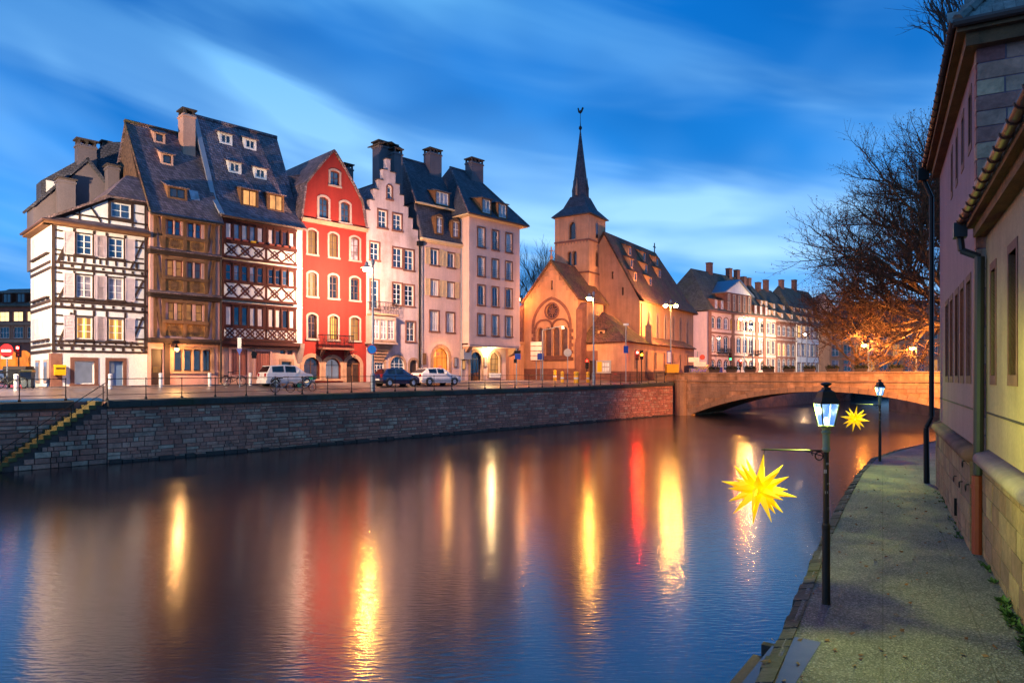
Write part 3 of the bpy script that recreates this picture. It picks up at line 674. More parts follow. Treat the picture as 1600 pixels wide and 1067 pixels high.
# the nearer building, set back a little
HN = 7.25; y0 = .16
hN = [(wuv(1556, 585, -y0)[0], wuv(1549, 585, -y0)[0]), (wuv(1589, 585, -y0)[0], wuv(1577, 585, -y0)[0])]
hN = [tuple(sorted(h)) for h in hN] + [(6.35, 6.95), (8.4, 9.0)]
zn0, zn1 = wuv(1583, 586, -y0)[1], wuv(1583, 392, -y0)[1]
W_ = MB(); W_.sheet(rect(.05, 14, PLZ - .02, HN), [rect(a, b, zn0, zn1) for a, b in hN], y0, .25); W_.build('wall', 'plaster_ochre', nearb)
for a, b in hN: rb_window(nearb, a, b, zn0, zn1, 'leaded', y0)
plinth(nearb, .05, 11.5, y0 - .06)
m_ = MB(); zsc = wuv(1545, 645, -y0)[1]; m_.box(.3, 14, y0 - .02, y0, zsc - .02, zsc + .02); m_.build('string_line', 'stone_dark', nearb)
m_ = MB(); zsc = wuv(1500, 632)[1]; m_.box(LF, -.1, -.015, .0, zsc - .02, zsc + .02); m_.build('string_line', 'stone_dark', farb)
e_ = MB(); e_.box(.05, 14, -.22, y0, HN - .02, HN + .1); e_.box(.05, 14, -.08, y0, HN - .22, HN - .02); e_.build('eaves', 'timber_brown', nearb)
gutter(nearb, -.05, 14, -.31, HN + .16, .085)
rf = MB(); rf.plate([(.05, -.24, HN + .1), (14, -.24, HN + .1), (14, 3.6, HN + 2.6), (.05, 3.6, HN + 2.6)], .1); rf.build('roof', 'tiles_grey', nearb)
dp = MB(); dp.box(-.1, .24, -.46, -.2, HN - .2, HN + .12); dp.tube((.08, -.33, HN - .2), (.12, -.3, HN - .5), .075, .075, 8); dp.tube((.12, -.3, HN - .5), (.2, .02, HN - .68), .075, .075, 8); dp.tube((.2, .02, HN - .68), (.2, .0, PLZ - .4), .10, .10, 10); dp.build('downpipe', 'copper_old', nearb)
dp = MB(); dp.tube((.2, -.02, PLZ - .42), (.2, -.02, -.02), .105, .105, 10); dp.tube((.2, -.02, PLZ - .7), (.2, -.02, PLZ - .62), .125, .125, 10); o = dp.build('lower_downpipe', 'pipe_red', nearb); o['label'] = 'rust red lower length of the downpipe'
# small iron fittings on the taller building
for px, py in ((1507, 725), (1502, 757), (1512, 762), (1493, 748)):
    x, z = wuv(px, py, .16); m_ = MB(); m_.ring((x, -.20, z), .07, .014, 'y', 10, 5); m_.tube((x, -.2, z + .07), (x, -.08, z + .09), .016, .016, 5); m_.build('iron_ring', 'iron', farb)
m_ = MB(); x, z = wuv(1493, 790, .16); m_.box(x - .06, x + .06, -.19, -.12, z - .25, z + .2); m_.build('iron_plate', 'iron', farb)
# ------------------------------------------------------------------ house frame: local x along the front, y inwards, z up from the base
HA = Vector((-17.2, 51.0)); HD = Vector((.984, 1.0)).normalized()
class House:
    def __init__(s, name, label, pxL, pxR, cat='house', off=0.0, P=None, d=None, base=None, group=None):
        s.d = (d or HD).normalized(); s.n = Vector((s.d.y, -s.d.x)); s.P = (P or HA) + s.n * off
        s.O = s._hit(pxL, s.P); s.w = (s._hit(pxR, s.P) - s.O).dot(s.d)
        s.b = gz(s.O.x + s.d.x * s.w / 2, s.O.y + s.d.y * s.w / 2) if base is None else base
        s.e = empty(name, (s.O.x, s.O.y, s.b), math.atan2(s.d.y, s.d.x), label, cat, group)
    def _hit(s, px, P):
        rx = (px - CX) / F; D = P.dot(s.n) / (rx * s.n.x + s.n.y); return Vector((rx * D, D))
    def X(s, px, off=0.0): return (s._hit(px, s.P + s.n * off) - s.O).dot(s.d)
    def Z(s, px, py, off=0.0):
        D = s._hit(px, s.P + s.n * off).y; return CZ - (py - HY) / F * D - s.b
    def uv(s, px, py, off=0.0): return s.X(px, off), s.Z(px, py, off)
    def back(s, px, py, x):
        """(y, z) of a picture point that lies over front position x, further back"""
        p = s.O + s.d * x; rx = (px - CX) / F        # p - n*y on ray
        y = (p.x - rx * p.y) / (s.n.x - rx * s.n.y); D = p.y - s.n.y * y
        return y, CZ - (py - HY) / F * D - s.b
    def rc(s, x0, y0, x1, y1, off=0.0):
        m = (x0 + x1) / 2; return s.X(x0, off), s.X(x1, off), s.Z(m, y1, off), s.Z(m, y0, off)
    def part(s, name, mb, mat, parent=None, smooth=False): return mb.build(name, mat, parent or s.e, smooth)
WC = {}
def window(H, x0, x1, z0, z1, nx=2, nz=3, fm='frame_white', pm='pane', rise=0.0, gothic=False, sur=None, sw=.13, yd=.12, sill=True, name='window', fw=.06, mw=.04, y0=0.0, curtain=None):
    if curtain is None and pm in ('pane_lit', 'pane_warm'): curtain = 2
    key = (round(x1 - x0, 2), round(z1 - z0, 2), nx, nz, fm, pm, round(rise, 2), gothic, sur, sw, yd, sill, fw, curtain)
    w, h = x1 - x0, z1 - z0
    if key not in WC:
        o = arch(0, w, 0, h, rise, 8, gothic); i = arch(fw, w - fw, fw, h - fw, max(0, rise - fw * .3) if rise else 0, 8, gothic); n = len(o)
        m = MB(); m.loft([[(x, yd, z) for x, z in o], [(x, yd, z) for x, z in i], [(x, yd + .06, z) for x, z in i]], cap=False)
        top = h - (rise if rise else fw)
        for k in range(1, nx): x = w * k / nx; b = mw * (1.5 if nx == 2 else 1); m.box(x - b / 2, x + b / 2, yd + .005, yd + .05, fw, h - fw - (rise * .15))
        for k in range(1, nz): z = fw + (top - fw) * k / nz + (0 if not rise else fw * .5); m.box(fw * .8, w - fw * .8, yd + .01, yd + .045, z - mw / 2, z + mw / 2)
        if rise and not gothic: m.box(fw, w - fw, yd + .004, yd + .05, top - mw / 2, top + mw / 2)
        p = MB(); p.poly([(x, yd + .035, z) for x, z in o])
        s_ = None
        if sur:
            q = arch(-sw, w + sw, -.0, h + sw, (rise + sw * .6) if rise else 0, 8, gothic)
            s_ = MB(); s_.loft([[(x, .02, z) for x, z in o], [(x, -.045, z) for x, z in o], [(x, -.045, z) for x, z in q], [(x, .02, z) for x, z in q]], cap=False)
            if sill: s_.box(-sw - .04, w + sw + .04, -.1, .03, -.14, 0.0)
        elif sill: s_ = MB(); s_.box(-.06, w + .06, -.08, .1, -.07, 0.0)
        c_ = None
        if curtain:
            c_ = MB(); 
            for (a, b) in ((.12, .38), (.66, .9)) if curtain == 2 else ((.1, .9),):
                nn = 6; r = []
                for k in range(nn + 1): r.append((w * (a + (b - a) * k / nn), yd + .028 - .012 * (k % 2)))
                for (ax, ay), (bx, by) in zip(r, r[1:]): c_.poly([(ax, ay, fw), (bx, by, fw), (bx, by, h - fw), (ax, ay, h - fw)])
        WC[key] = (m.mesh('window', fm), p.mesh('pane', pm), s_.mesh('window_surround', sur or fm) if s_ else None, c_.mesh('curtain', 'curtain_lit' if pm in ('pane_lit', 'pane_warm') else 'cloth_white') if c_ else None)
    a, b, c, d = WC[key]; e = H.e if isinstance(H, House) else H
    wo = link(name, a, e, (x0, y0, z0)); link('pane', b, wo)
    if c: link('surround' if sur else 'sill', c, wo)
    if d: link('curtain', d, wo)
    return arch(x0, x1, z0, z1, rise, 8, gothic)
def shutter(H, x0, x1, z0, z1, mat, y0=0.0):
    m = MB(); m.box(x0, x0 + .05, y0 - .07, y0 - .02, z0, z1); m.box(x1 - .05, x1, y0 - .07, y0 - .02, z0, z1)
    for z in (z0, (z0 + z1) / 2 - .03, z1 - .06): m.box(x0 + .05, x1 - .05, y0 - .07, y0 - .02, z, z + .06)
    m.box(x0 + .04, x1 - .04, y0 - .035, y0 - .025, z0, z1)
    n = int((z1 - z0) / .085)
    for k in range(n): z = z0 + .06 + k * .085; m.poly([(x0 + .05, y0 - .065, z), (x1 - .05, y0 - .065, z), (x1 - .05, y0 - .04, z + .07), (x0 + .05, y0 - .04, z + .07)])
    m.build('shutter', mat, H.e)
def beam(H, a, b, wd=.2, mat='timber', y0=-.035, y1=.05): m = MB(); j_ = lambda: rnd.uniform(-.02, .02); m.beam((a[0] + j_(), a[1] + j_()), (b[0] + j_(), b[1] + j_()), wd * rnd.uniform(.66, .84), y0, y1); return m.build('timber_beam', mat, H.e)
def chimney(H, x0, x1, y0, y1, z0, z1, mat='plaster_mauve', pots=3, name='chimney'):
    m = MB(); m.box(x0, x1, y0, y1, z0, z1); m.box(x0 - .06, x1 + .06, y0 - .06, y1 + .06, z1 - .22, z1 - .1); c = m.build(name, mat, H.e)
    t = MB()
    for fx in range(pots): 
        for fy in (y0 + .06, y1 - .06): x = x0 + .1 + (x1 - x0 - .2) * fx / max(1, pots - 1); t.box(x - .07, x + .07, fy - .07, fy + .07, z1, z1 + .28)
    q_ = z1 + (.28 if pots else 0); t.box(x0 - .1, x1 + .1, y0 - .1, y1 + .1, q_, q_ + .1); t.build('cap', 'stone_dark', c); return c
def dormer(H, xc, z0, wd, ht, slope, wall='plaster_white', roof='tiles_dark', pane='pane', fm='frame_white', flat=.35, rnd_top=False, y_at=None, nx=2, nz=1):
    """a shed dormer; slope(z) gives y of the roof plane at height z; the front stands on the roof at z0"""
    yf = slope(z0) - .02; z1 = z0 + ht; x0, x1 = xc - wd / 2, xc + wd / 2
    def yr(z): return slope(z)
    # the dormer's own roof rises gently from its front until it meets the main roof
    zt = z1; y = yf
    for k in range(60):
        if slope(zt) <= y: break
        y += .1; zt = z1 + (y - yf) * flat
    m = MB(); m.sheet(rect(x0, x1, z0, z1), [rect(x0 + .14, x1 - .14, z0 + .12, z1 - .12)], yf, .1)
    m.poly([(x0, yf, z0), (x0, yf, z1), (x0, y, zt)]); m.poly([(x1, yf, z0), (x1, yf, z1), (x1, y, zt)])
    d = m.build('dormer', wall, H.e)
    r = MB(); r.plate([(x0 - .12, yf - .2, z1 - .02), (x1 + .12, yf - .2, z1 - .02), (x1 + .12, y, zt + .04), (x0 - .12, y, zt + .04)], .08); r.build('dormer_roof', roof, d)
    f = MB(); a, b, c, e = x0 + .14, x1 - .14, z0 + .12, z1 - .12
    f.box(a, a + .05, yf + .03, yf + .08, c, e); f.box(b - .05, b, yf + .03, yf + .08, c, e); f.box(a, b, yf + .03, yf + .08, e - .05, e); f.box(a, b, yf + .03, yf + .08, c, c + .05)
    for k in range(1, nx): x = a + (b - a) * k / nx; f.box(x - .03, x + .03, yf + .03, yf + .08, c, e)
    f.build('dormer_window', fm, d); p = MB(); p.poly([(a, yf + .07, c), (b, yf + .07, c), (b, yf + .07, e), (a, yf + .07, e)]); p.build('pane', pane, d)
    return d
def shell(H, outer, holes, mat, depth=8.0, reveal=.22, y0=0.0, name='wall', skip=1, parent=None):
    """front with openings, plus the sides of the body behind it"""
    m = MB(); m.sheet(outer, holes, y0, reveal)
    for k in range(len(outer)):
        if k < skip: continue
        (ax, az), (bx, bz) = outer[k], outer[(k + 1) % len(outer)]
        m.poly([(ax, y0, az), (bx, y0, bz), (bx, depth, bz), (ax, depth, az)])
    m.poly([(x, depth, z) for x, z in outer]) if len(outer) == 4 else m.sheet(outer, [], depth)
    return H.part(name, m, mat, parent)
def gutter_line(H, x0, x1, y, z, r=.07, mat='zinc'):
    m = MB(); m.tube((x0, y, z), (x1, y, z), r, r, 8); return m.build('gutter', mat, H.e)
def pipe(H, x, y, z0, z1, mat='gutter', r=.06): m = MB(); m.tube((x, y, z0), (x, y, z1), r, r, 8); return m.build('downpipe', mat, H.e)

sw = MB(); st_ = []
for k in range(13):
    p = HA + HD * (-15.2 + 41.5 * k / 12); q = p + Vector((HD.y, -HD.x)) * 1.25; st_.append((p, q))
for (p, q), (p2, q2) in zip(st_, st_[1:]):
    zs = [gz(a_.x, a_.y) + .11 for a_ in (p, q, q2, p2)]
    sw.loft([[(a_.x, a_.y, z_) for a_, z_ in zip((p, q, q2, p2), zs)], [(a_.x, a_.y, z_ - .3) for a_, z_ in zip((p, q, q2, p2), zs)]])
tag(sw.build('pavement', 'pavement_stone'), kind='structure')

# ================================================================== 1 white corner house with dark timbers
h = House('timbered_house', 'white half-timbered corner house with lilac shutters and yellow letter box', 80, 230)
W = h.w; zb = h.Z(84, 548); zf2 = h.Z(84, 479); zf3 = h.Z(84, 418); ze_ = h.Z(84, 350)
DEP = 5.6
holes = []
cols = [(h.X(119), h.X(144)), (h.X(169), h.X(192.5))]
rows = [(h.Z(131, 530), h.Z(131, 495), 'pane_lit'), (h.Z(131, 465), h.Z(131, 430), 'pane_curtain'), (h.Z(131, 398), h.Z(131, 366), 'pane_blue')]
for z0, z1, pm in rows:
    for k, (a, b) in enumerate(cols): holes.append(window(h, a, b, z0, z1, 2, 3, 'frame_white', pm, sur='timber', sw=.08, yd=.05, fw=.07))
sx0, sx1, sz0, sz1 = h.rc(116, 564, 147, 600); holes.append(window(h, sx0, sx1, sz0, sz1, 1, 1, 'frame_white', 'shop_cool', sur='sandstone_red', sw=.22, name='shop_window'))
dx0, dx1, _, dz1 = h.rc(170, 564, 192, 600); holes.append(rect(dx0, dx1, .02, dz1))
m = MB(); m.box(dx0, dx1, .14, .2, .02, dz1); do = h.part('door', m, 'door_blue'); m = MB(); m.box(dx0 + .15, dx1 - .45, .12, .145, .9, dz1 - .2); m.build('pane', 'shop_cool', do); m = MB(); m.box(dx0 - .2, dx0, -.05, .1, 0, dz1 + .2); m.box(dx1, dx1 + .2, -.05, .1, 0, dz1 + .2); m.box(dx0, dx1, -.05, .1, dz1, dz1 + .2); m.build('door_surround', 'sandstone_red', do)
shell(h, rect(0, W, -.4, ze_), holes, 'plaster_white', DEP)
for fl, (z0, z1) in enumerate(((zb, zf2), (zf2, zf3), (zf3, ze_))):
    zw0, zw1, _ = rows[fl]
    bz = [z0, z0 + .36]
    for z in bz: beam(h, (0, z), (W, z), .2)
    for k in range(9): x = .5 + (W - .8) * k / 8; beam(h, (x, z0 + .1), (x, z0 + .26), .2, y0=-.03)
    beam(h, (.1, z0 - .1), (.1, z1), .24, y0=-.05); beam(h, (W - .12, z0), (W - .12, z1), .22)
    beam(h, (.2, zw0 - .15), (W - .2, zw0 - .15), .16, y0=-.03)
    jambs = [cols[0][0] - .1, cols[0][1] + .1, cols[1][0] - .1, cols[1][1] + .1]
    for x in jambs: beam(h, (x, z0 + .46), (x, z1 - .1), .17, y0=-.032)
    mx = (cols[0][1] + cols[1][0]) / 2; beam(h, (mx, z0 + .46), (mx, zw0 - .2), .15)
    for c0, c1 in cols: beam(h, ((c0 + c1) / 2, z0 + .46), ((c0 + c1) / 2, zw0 - .2), .14)
    beam(h, (.35, z0 + .4), (1.05, z1 - .3), .17, y0=-.04); beam(h, (W - 1.0, z0 + .4), (W - .25, z1 - .3), .17, y0=-.04)
    for x in (.55, (jambs[0] + .6) / 2, W - .6, (jambs[3] + W) / 2): beam(h, (x, z0 + .46), (x, zw0 - .2), .15, y0=-.031)
    for zz_ in (zw1 + .02, zw0 + .12): beam(h, (.2, zz_), (jambs[0] - .62, zz_), .14, y0=-.027); beam(h, (jambs[3] + .62, zz_), (W - .2, zz_), .14, y0=-.027)
    zmid = (zw0 + zw1) / 2 + .2; beam(h, (.2, zmid), (jambs[0] - .1, zmid), .15, y0=-.028); beam(h, (jambs[3], zmid), (W - .2, zmid), .15, y0=-.028)
    for (c0, c1) in cols:
        sw_ = .56; shutter(h, c0 - sw_ - .1, c0 - .1, zw0 - .05, zw1 + .05, 'shutter_lilac'); shutter(h, c1 + .1, c1 + sw_ + .1, zw0 - .05, zw1 + .05, 'shutter_lilac')
# left side face with rows of shuttered windows
for fl, (zw0, zw1, _) in enumerate(rows):
    for k in range(4):
        y = .85 + k * 1.18; sm_ = MB(); sm_.box(-.09, .02, y - .33, y + .33, zw0, zw1); o = h.part('shutter', sm_, 'shutter_lilac'); sl = MB(); sl.box(-.2, 0, y - .5, y + .5, zw0 - .12, zw0 - .02); sl.build('sill', 'timber', o)
    z0 = (zb, zf2, zf3)[fl]
    for z in (z0, z0 + .36): m = MB(); m.box(-.035, .02, .1, DEP, z - .1, z + .1); h.part('timber_beam', m, 'timber')
for k in range(2):
    m = MB(); y = 1.3 + k * 2.2; m.box(-.05, .03, y - .55, y + .55, .3, zb - .5); o = h.part('side_shop_window', m, 'sandstone_pale'); m = MB(); m.box(-.07, -.04, y - .4, y + .4, .45, zb - .65); m.build('pane', 'shop_cool', o)
m = MB(); m.box(-.03, .55, -.03, .55, -.3, zb - .15); h.part('corner_stone', m, 'sandstone_red')
# cornice, pent roof and attic wall
m = MB(); m.box(-.45, W + .05, -.5, .05, ze_ - .08, ze_ + .12); m.box(-.45, .05, -.45, DEP, ze_ - .08, ze_ + .12); h.part('cornice', m, 'timber_brown')
m = MB(); m.plate([(-.5, -.6, ze_ + .12), (W + .05, -.6, ze_ + .12), (W + .05, .0, ze_ + .5), (.2, 0, ze_ + .5)], .07); h.part('pent_roof', m, 'tiles_dark')
gutter_line(h, -.6, W, -.62, ze_ + .1, .07, 'gutter_brown')
m = MB(); m.tube((-.55, -.6, ze_ + .1), (-.55, DEP, ze_ + .1), .07, .07, 8); h.part('gutter', m, 'gutter_brown')
a0_, z_l = h.uv(104, 341); a1_, z_p = h.uv(167, 308); z_r = h.Z(228, 318)
ww = h.rc(173, 318, 204, 341)
att = [(a0_ - .6, ze_ + .1), (W, ze_ + .1), (W, z_r), (a1_, z_p)]
hole = window(h, ww[0], ww[1], ww[2], ww[3], 2, 2, 'frame_white', 'pane_blue', sur='timber', sw=.1, yd=.05, fw=.08)
shell(h, att, [hole], 'plaster_white', 5.0, name='attic_wall')
beam(h, (a0_ - .5, ze_ + .35), (a1_, z_p - .12), .26); beam(h, (a1_, z_p - .1), (W, z_r - .1), .22); beam(h, (W - .1, ze_ + .3), (W - .1, z_r), .2)
zm_ = ww[2] - .18; beam(h, (a1_ - 2.3, zm_), (W, zm_), .16); beam(h, (ww[0] - .12, ze_ + .5), (ww[0] - .12, z_p - .1), .16); beam(h, (ww[1] + .12, ze_ + .5), (ww[1] + .12, z_p - .1), .16)
beam(h, (a1_ - .9, z_p - .8), (a1_ - .35, ze_ + .5), .14); beam(h, (a1_ - 1.5, ze_ + .5), (a1_ - 1.5, z_p - 1.05), .14); beam(h, (a1_ - 2.4, ze_ + .5), (a1_ - 2.4, z_p - 1.35), .14)
beam(h, (ww[1] + .2, (ww[2] + ww[3]) / 2), (W - .2, (ww[2] + ww[3]) / 2), .14)
m = MB(); m.plate([(-.6, -.5, ze_ + .14), (a1_ + .1, -.35, z_p + .1), (a1_ + .1, 5.2, z_p + .1), (-.6, 5.6, ze_ + .14)], .14)
yb, zt_ = h.back(218, 278, W * .98); m.plate([(a1_ - .1, -.35, z_p + .06), (W + .1, -.35, z_r + .05), (W + .1, yb, zt_), (W - .9, yb, zt_)], .1); m.plate([(a1_ - .1, -.35, z_p + .06), (W - .9, yb, zt_), (a1_ - .1, yb + 2, z_p + .3)], .1)
h.part('roof', m, 'tiles_dark')
H1 = h
pb = MB(); pb.box(-.28, .28, -.3, 0, 0, .52); pb.prismx([(-.3, .52), (0, .52), (0, .6), (-.05, .62), (-.28, .58)], -.3, .3)
ex, ez = h.uv(92, 586); post = pb.build('letter_box', 'post_yellow'); tag(post, 'yellow letter box fixed to the corner of the white timbered house', 'letter box')
post.location = h.e.matrix_basis @ Vector((ex, -.06, ez)); post.rotation_euler = h.e.rotation_euler
m = MB(); m.box(-.22, .22, -.308, -.3, .36, .44); m.build('slot', 'iron', post)

# ================================================================== grey house behind the corner house
h = House('gabled_house', 'mauve rendered gable house rising behind the white corner house', 52, 172, off=-5.7)
W = h.w; P_ = lambda px, py: h.uv(px, py)
gab = [P_(52, 420), P_(182, 420), P_(182, 330), P_(166, 288), P_(136, 250), P_(104, 285), P_(52, 322)]
shell(h, gab, [], 'plaster_mauve', 2.0)
m = MB()
for a, b in (((46, 322), (136, 247)), ((136, 247), (168, 288))):
    (ax, az), (bx, bz) = P_(*a), P_(*b); m.plate([(ax, -.25, az), (bx, -.25, bz), (bx, 2.4, bz), (ax, 2.4, az)], .16)
h.part('roof', m, 'slate')
for (x0, x1, y0, y1, o) in ((88, 115, 283, 345, -.4), (165, 183, 262, 315, -.5)):
    a, b, _, z1 = h.rc(x0, y0, x1, y1, .4); chimney(h, a, b, -.9, -.1, h.Z(x0, y1 + 30), z1, 'plaster_mauve', 0)
for (x0, x1, y0, yy) in ((121, 151, 226, 2.2), (160, 173, 228, 3.2)):
    D = h.back(x0, y0, h.X(x0))[0]; a, b, _, z1 = h.rc(x0, y0, x1, y0 + 30, -yy); chimney(h, a, b, yy, yy + .8, h.Z(x0, 300, -yy), z1, 'plaster_mauve', 3)
m = MB(); y = 2.5; q = lambda px, py: h.uv(px, py, -y)
pts = [q(64, 330), q(190, 330), q(190, 222), q(172, 222), q(150, 235), q(64, 282)]
m.prism(pts, y, y + 1.5); h.part('rear_wing', m, 'slate')
m = MB(); a, b, z0, z1 = h.rc(72, 284, 100, 302, -2.4); m.box(a, b, 2.42, 2.48, z0, z1); h.part('rear_wall', m, 'plaster_white')

# ================================================================== 2 brown timber house with carved panels
h = House('timber_house', 'narrow pink house with brown carved timber storeys and leaded windows', 230.5, 341)
W = h.w; ze_ = h.Z(240, 332); j1, j2, j3 = h.Z(240, 530), h.Z(240, 459), h.Z(240, 392)
J = .32
wr = MB(); gx = h.rc(271, 546, 330, 580)
holes = [rect(*gx)]
dr = h.rc(236, 545, 255, 600); holes.append(rect(dr[0], dr[1], .02, dr[3]))
shell(h, rect(0, W, -.4, j1 + .1), holes, 'plaster_pink', 8)
m = MB(); m.box(dr[0], dr[1], .16, .22, .02, dr[3]); o = h.part('door', m, 'door_wood'); m = MB(); m.box(dr[0] + .15, dr[1] - .15, .13, .17, .9, 1.3); m.build('notice', 'pane_amber', o)
m = MB(); m.box(dr[1] + .05, dr[1] + .38, -.12, .1, -.1, j1 - .1); h.part('corner_post', m, 'timber')
for k in range(4):
    a = gx[0] + (gx[1] - gx[0]) * k / 4; b = gx[0] + (gx[1] - gx[0]) * (k + 1) / 4; window(h, a + .05, b - .05, gx[2] + .03, gx[3] - .03, 1, 1, 'frame_brown', 'pane', sill=False, yd=.1)
m = MB(); m.box(gx[0] - .18, gx[0] + .02, -.05, .1, gx[2] - .1, gx[3] + .15); m.box(gx[1] - .02, gx[1] + .18, -.05, .1, gx[2] - .1, gx[3] + .15); m.box(gx[0], gx[1], -.05, .1, gx[3], gx[3] + .15)
for k in (1, 2, 3): a = gx[0] + (gx[1] - gx[0]) * k / 4; m.box(a - .06, a + .06, -.03, .12, gx[2], gx[3])
m.box(gx[0] - .2, gx[1] + .2, -.1, .1, gx[2] - .16, gx[2]); h.part('stone_mullions', m, 'sandstone')
tops = [(j1, j2), (j2, j3), (j3, ze_)]
wins = [[(262, 273, 473, 500), (276, 286, 473, 500), (290, 301, 475, 502), (305, 317, 477, 503)], [(260, 272, 407, 432), (274, 285.5, 407, 432), (292, 302, 411, 434), (304, 315, 411, 434)], [(261, 271.5, 345, 368), (272.5, 283, 345, 368), (293, 303.5, 350, 373), (305, 315, 350, 373)]]
pmats = ['pane_amber', 'leaded', 'pane_blue']
for fl, (z0, z1) in enumerate(tops):
    y0 = -J; hs = []
    zw = h.rc(262, wins[fl][0][2], 286, wins[fl][0][3], J); 
    for (a, b, t_, bt) in wins[fl]:
        x0, x1 = h.X(a, J), h.X(b, J); hs.append(window(h, x0 + .02, x1 - .02, zw[2], zw[3], 1, 2, 'frame_red' if fl else 'frame_brown', pmats[fl] if not (fl == 1 and a < 280) else 'pane_amber', sill=False, yd=.06, y0=y0))
    shell(h, rect(.05, W - .05, z0 + .1, z1), hs, 'plaster_pink', 8, .18, y0, 'storey_wall', 0)
    BW_ = 'timber_brown'
    def bm2(a, b, w_=.2, d=.06): m_ = MB(); m_.beam(a, b, w_, y0 - d, y0 + .02); m_.build('timber_beam', BW_, h.e)
    xl, xr, xm_ = h.X(258, J), h.X(320, J), h.X(288, J)
    for x in (xl - .12, xm_, xr + .06): bm2((x, z0 + .2), (x, z1 - .05), .22, .1)
    for x in (.35, W - .45): bm2((x, z0 + .15), (x, z1), .22)
    bm2((.1, z1 - .14), (W - .1, z1 - .14), .26, .08)
    bm2((xl - .2, zw[2] - .12), (xr + .2, zw[2] - .12), .22, .14); bm2((xl - .2, zw[3] + .1), (xr + .2, zw[3] + .1), .2, .12)
    for s_, x_, x2 in ((1, .42, xl - .2), (-1, W - .5, xr + .15)):
        bm2((x_, z1 - .3), ((x_ + x2) / 2, (z0 + z1) / 2), .17); bm2(((x_ + x2) / 2, (z0 + z1) / 2), (x2, z0 + .3), .17)
    for a, b in ((xl, xm_ - .12), (xm_ + .12, xr - .02)):
        m = MB(); zA, zB = z0 + .26, zw[2] - .24; m.box(a, b, y0 - .03, y0 + .02, zA, zB); cpn = h.part('carved_panel', m, 'carved_wood')
        m = MB(); c_ = (a + b) / 2; zc_ = (zA + zB) / 2
        for q in range(8):
            an = math.pi * q / 8 + .2; r1 = min((b - a) / 2 - .05, .42); m.beam((c_ - math.cos(an) * r1, zc_ - math.sin(an) * min(r1, (zB - zA) / 2 - .03)), (c_ + math.cos(an) * r1, zc_ + math.sin(an) * min(r1, (zB - zA) / 2 - .03)), .04, y0 - .055 - q * .001, y0 - .02)
        m.build('carving', 'timber_brown', cpn)
    m = MB(); m.box(-.05, W + .02, -J - .32, .02, z0 - .1, z0 + .08); m.box(0, W, -J - .22, .02, z0 - .24, z0 - .1); h.part('jetty_beam', m, 'timber')
    if fl:
        m = MB(); m.plate([(-.05, -J - .42, z0 + .05), (W, -J - .42, z0 + .05), (W, -J + .02, z0 + .25), (-.05, -J + .02, z0 + .25)], .05); h.part('pent_roof', m, 'tiles_dark')
yb, zr = h.back(197, 190, 0.0); zr0 = ze_ + .05; y_e = -J - .55
m = MB(); m.plate([(-.1, y_e, zr0 - .25), (W + .05, y_e, zr0 - .25), (W + .05, yb, zr), (-.1, yb, zr)], .18); m.plate([(-.1, yb, zr), (W, yb, zr), (W, yb * 2 + .6, zr0 - .2), (-.1, yb * 2 + .6, zr0 - .2)], .18); h.part('roof', m, 'tiles_dark')
m = MB(); m.prismx([(-.3, zr0 - 1.5), (yb * 2, zr0 - 1.5), (yb, zr - .25)], -.02, .3); h.part('gable_wall', m, 'brick_old')
m = MB(); m.path([(-.1, yb, zr + .04), (W, yb, zr + .04)], .13, 7); m.path([(-.12, y_e, zr0 - .2), (-.12, yb, zr + .02)], .07, 5); h.part('ridge_tiles', m, 'tiles_brown')
sl = lambda z: y_e + (z - (zr0 - .25)) * (yb - y_e) / (zr - zr0 + .25)
def on_slope(h, px, py, sl):       # local (x, z) of a picture point on the roof slope y = sl(z)
    y = 0.0
    for _ in range(25):
        x, z = h.X(px, -y), h.Z(px, py, -y); y = sl(z)
    return x, z
for (px, py, w_, t_) in ((249, 224, .75, .75), (261, 258, .8, .8)):
    x, z = on_slope(h, px, py, sl); dormer(h, x, z, w_, t_, sl, 'plaster_salmon', 'tiles_dark', 'pane_brown', 'frame_dark', .5, nx=1)
x, z = on_slope(h, 277, 312, sl); dormer(h, x, z, 1.25, .85, sl, 'timber_brown', 'tiles_dark', 'pane_brown', 'frame_dark', .45)
x, z = on_slope(h, 303, 305, sl); m = MB(); m.plate([(x - .3, sl(z - .3) - .08, z - .4), (x + .3, sl(z - .3) - .08, z - .4), (x + .3, sl(z + .3) - .08, z + .35), (x - .3, sl(z + .3) - .08, z + .35)], .06); h.part('skylight', m, 'pane_curtain')
x, z = on_slope(h, 295, 236, sl); yy = sl(z); chimney(h, x - .5, x + .35, yy - .3, yy + .7, z - 1.0, h.Z(297, 181, -yy), 'plaster_salmon', 2)
gutter_line(h, -.1, W, y_e - .05, zr0 - .3, .07, 'gutter')
pipe(h, W - .02, -J - .2, .3, ze_ - .3)
H2 = h
lant = MB(); lx, lz = h.uv(275, 541, .5)

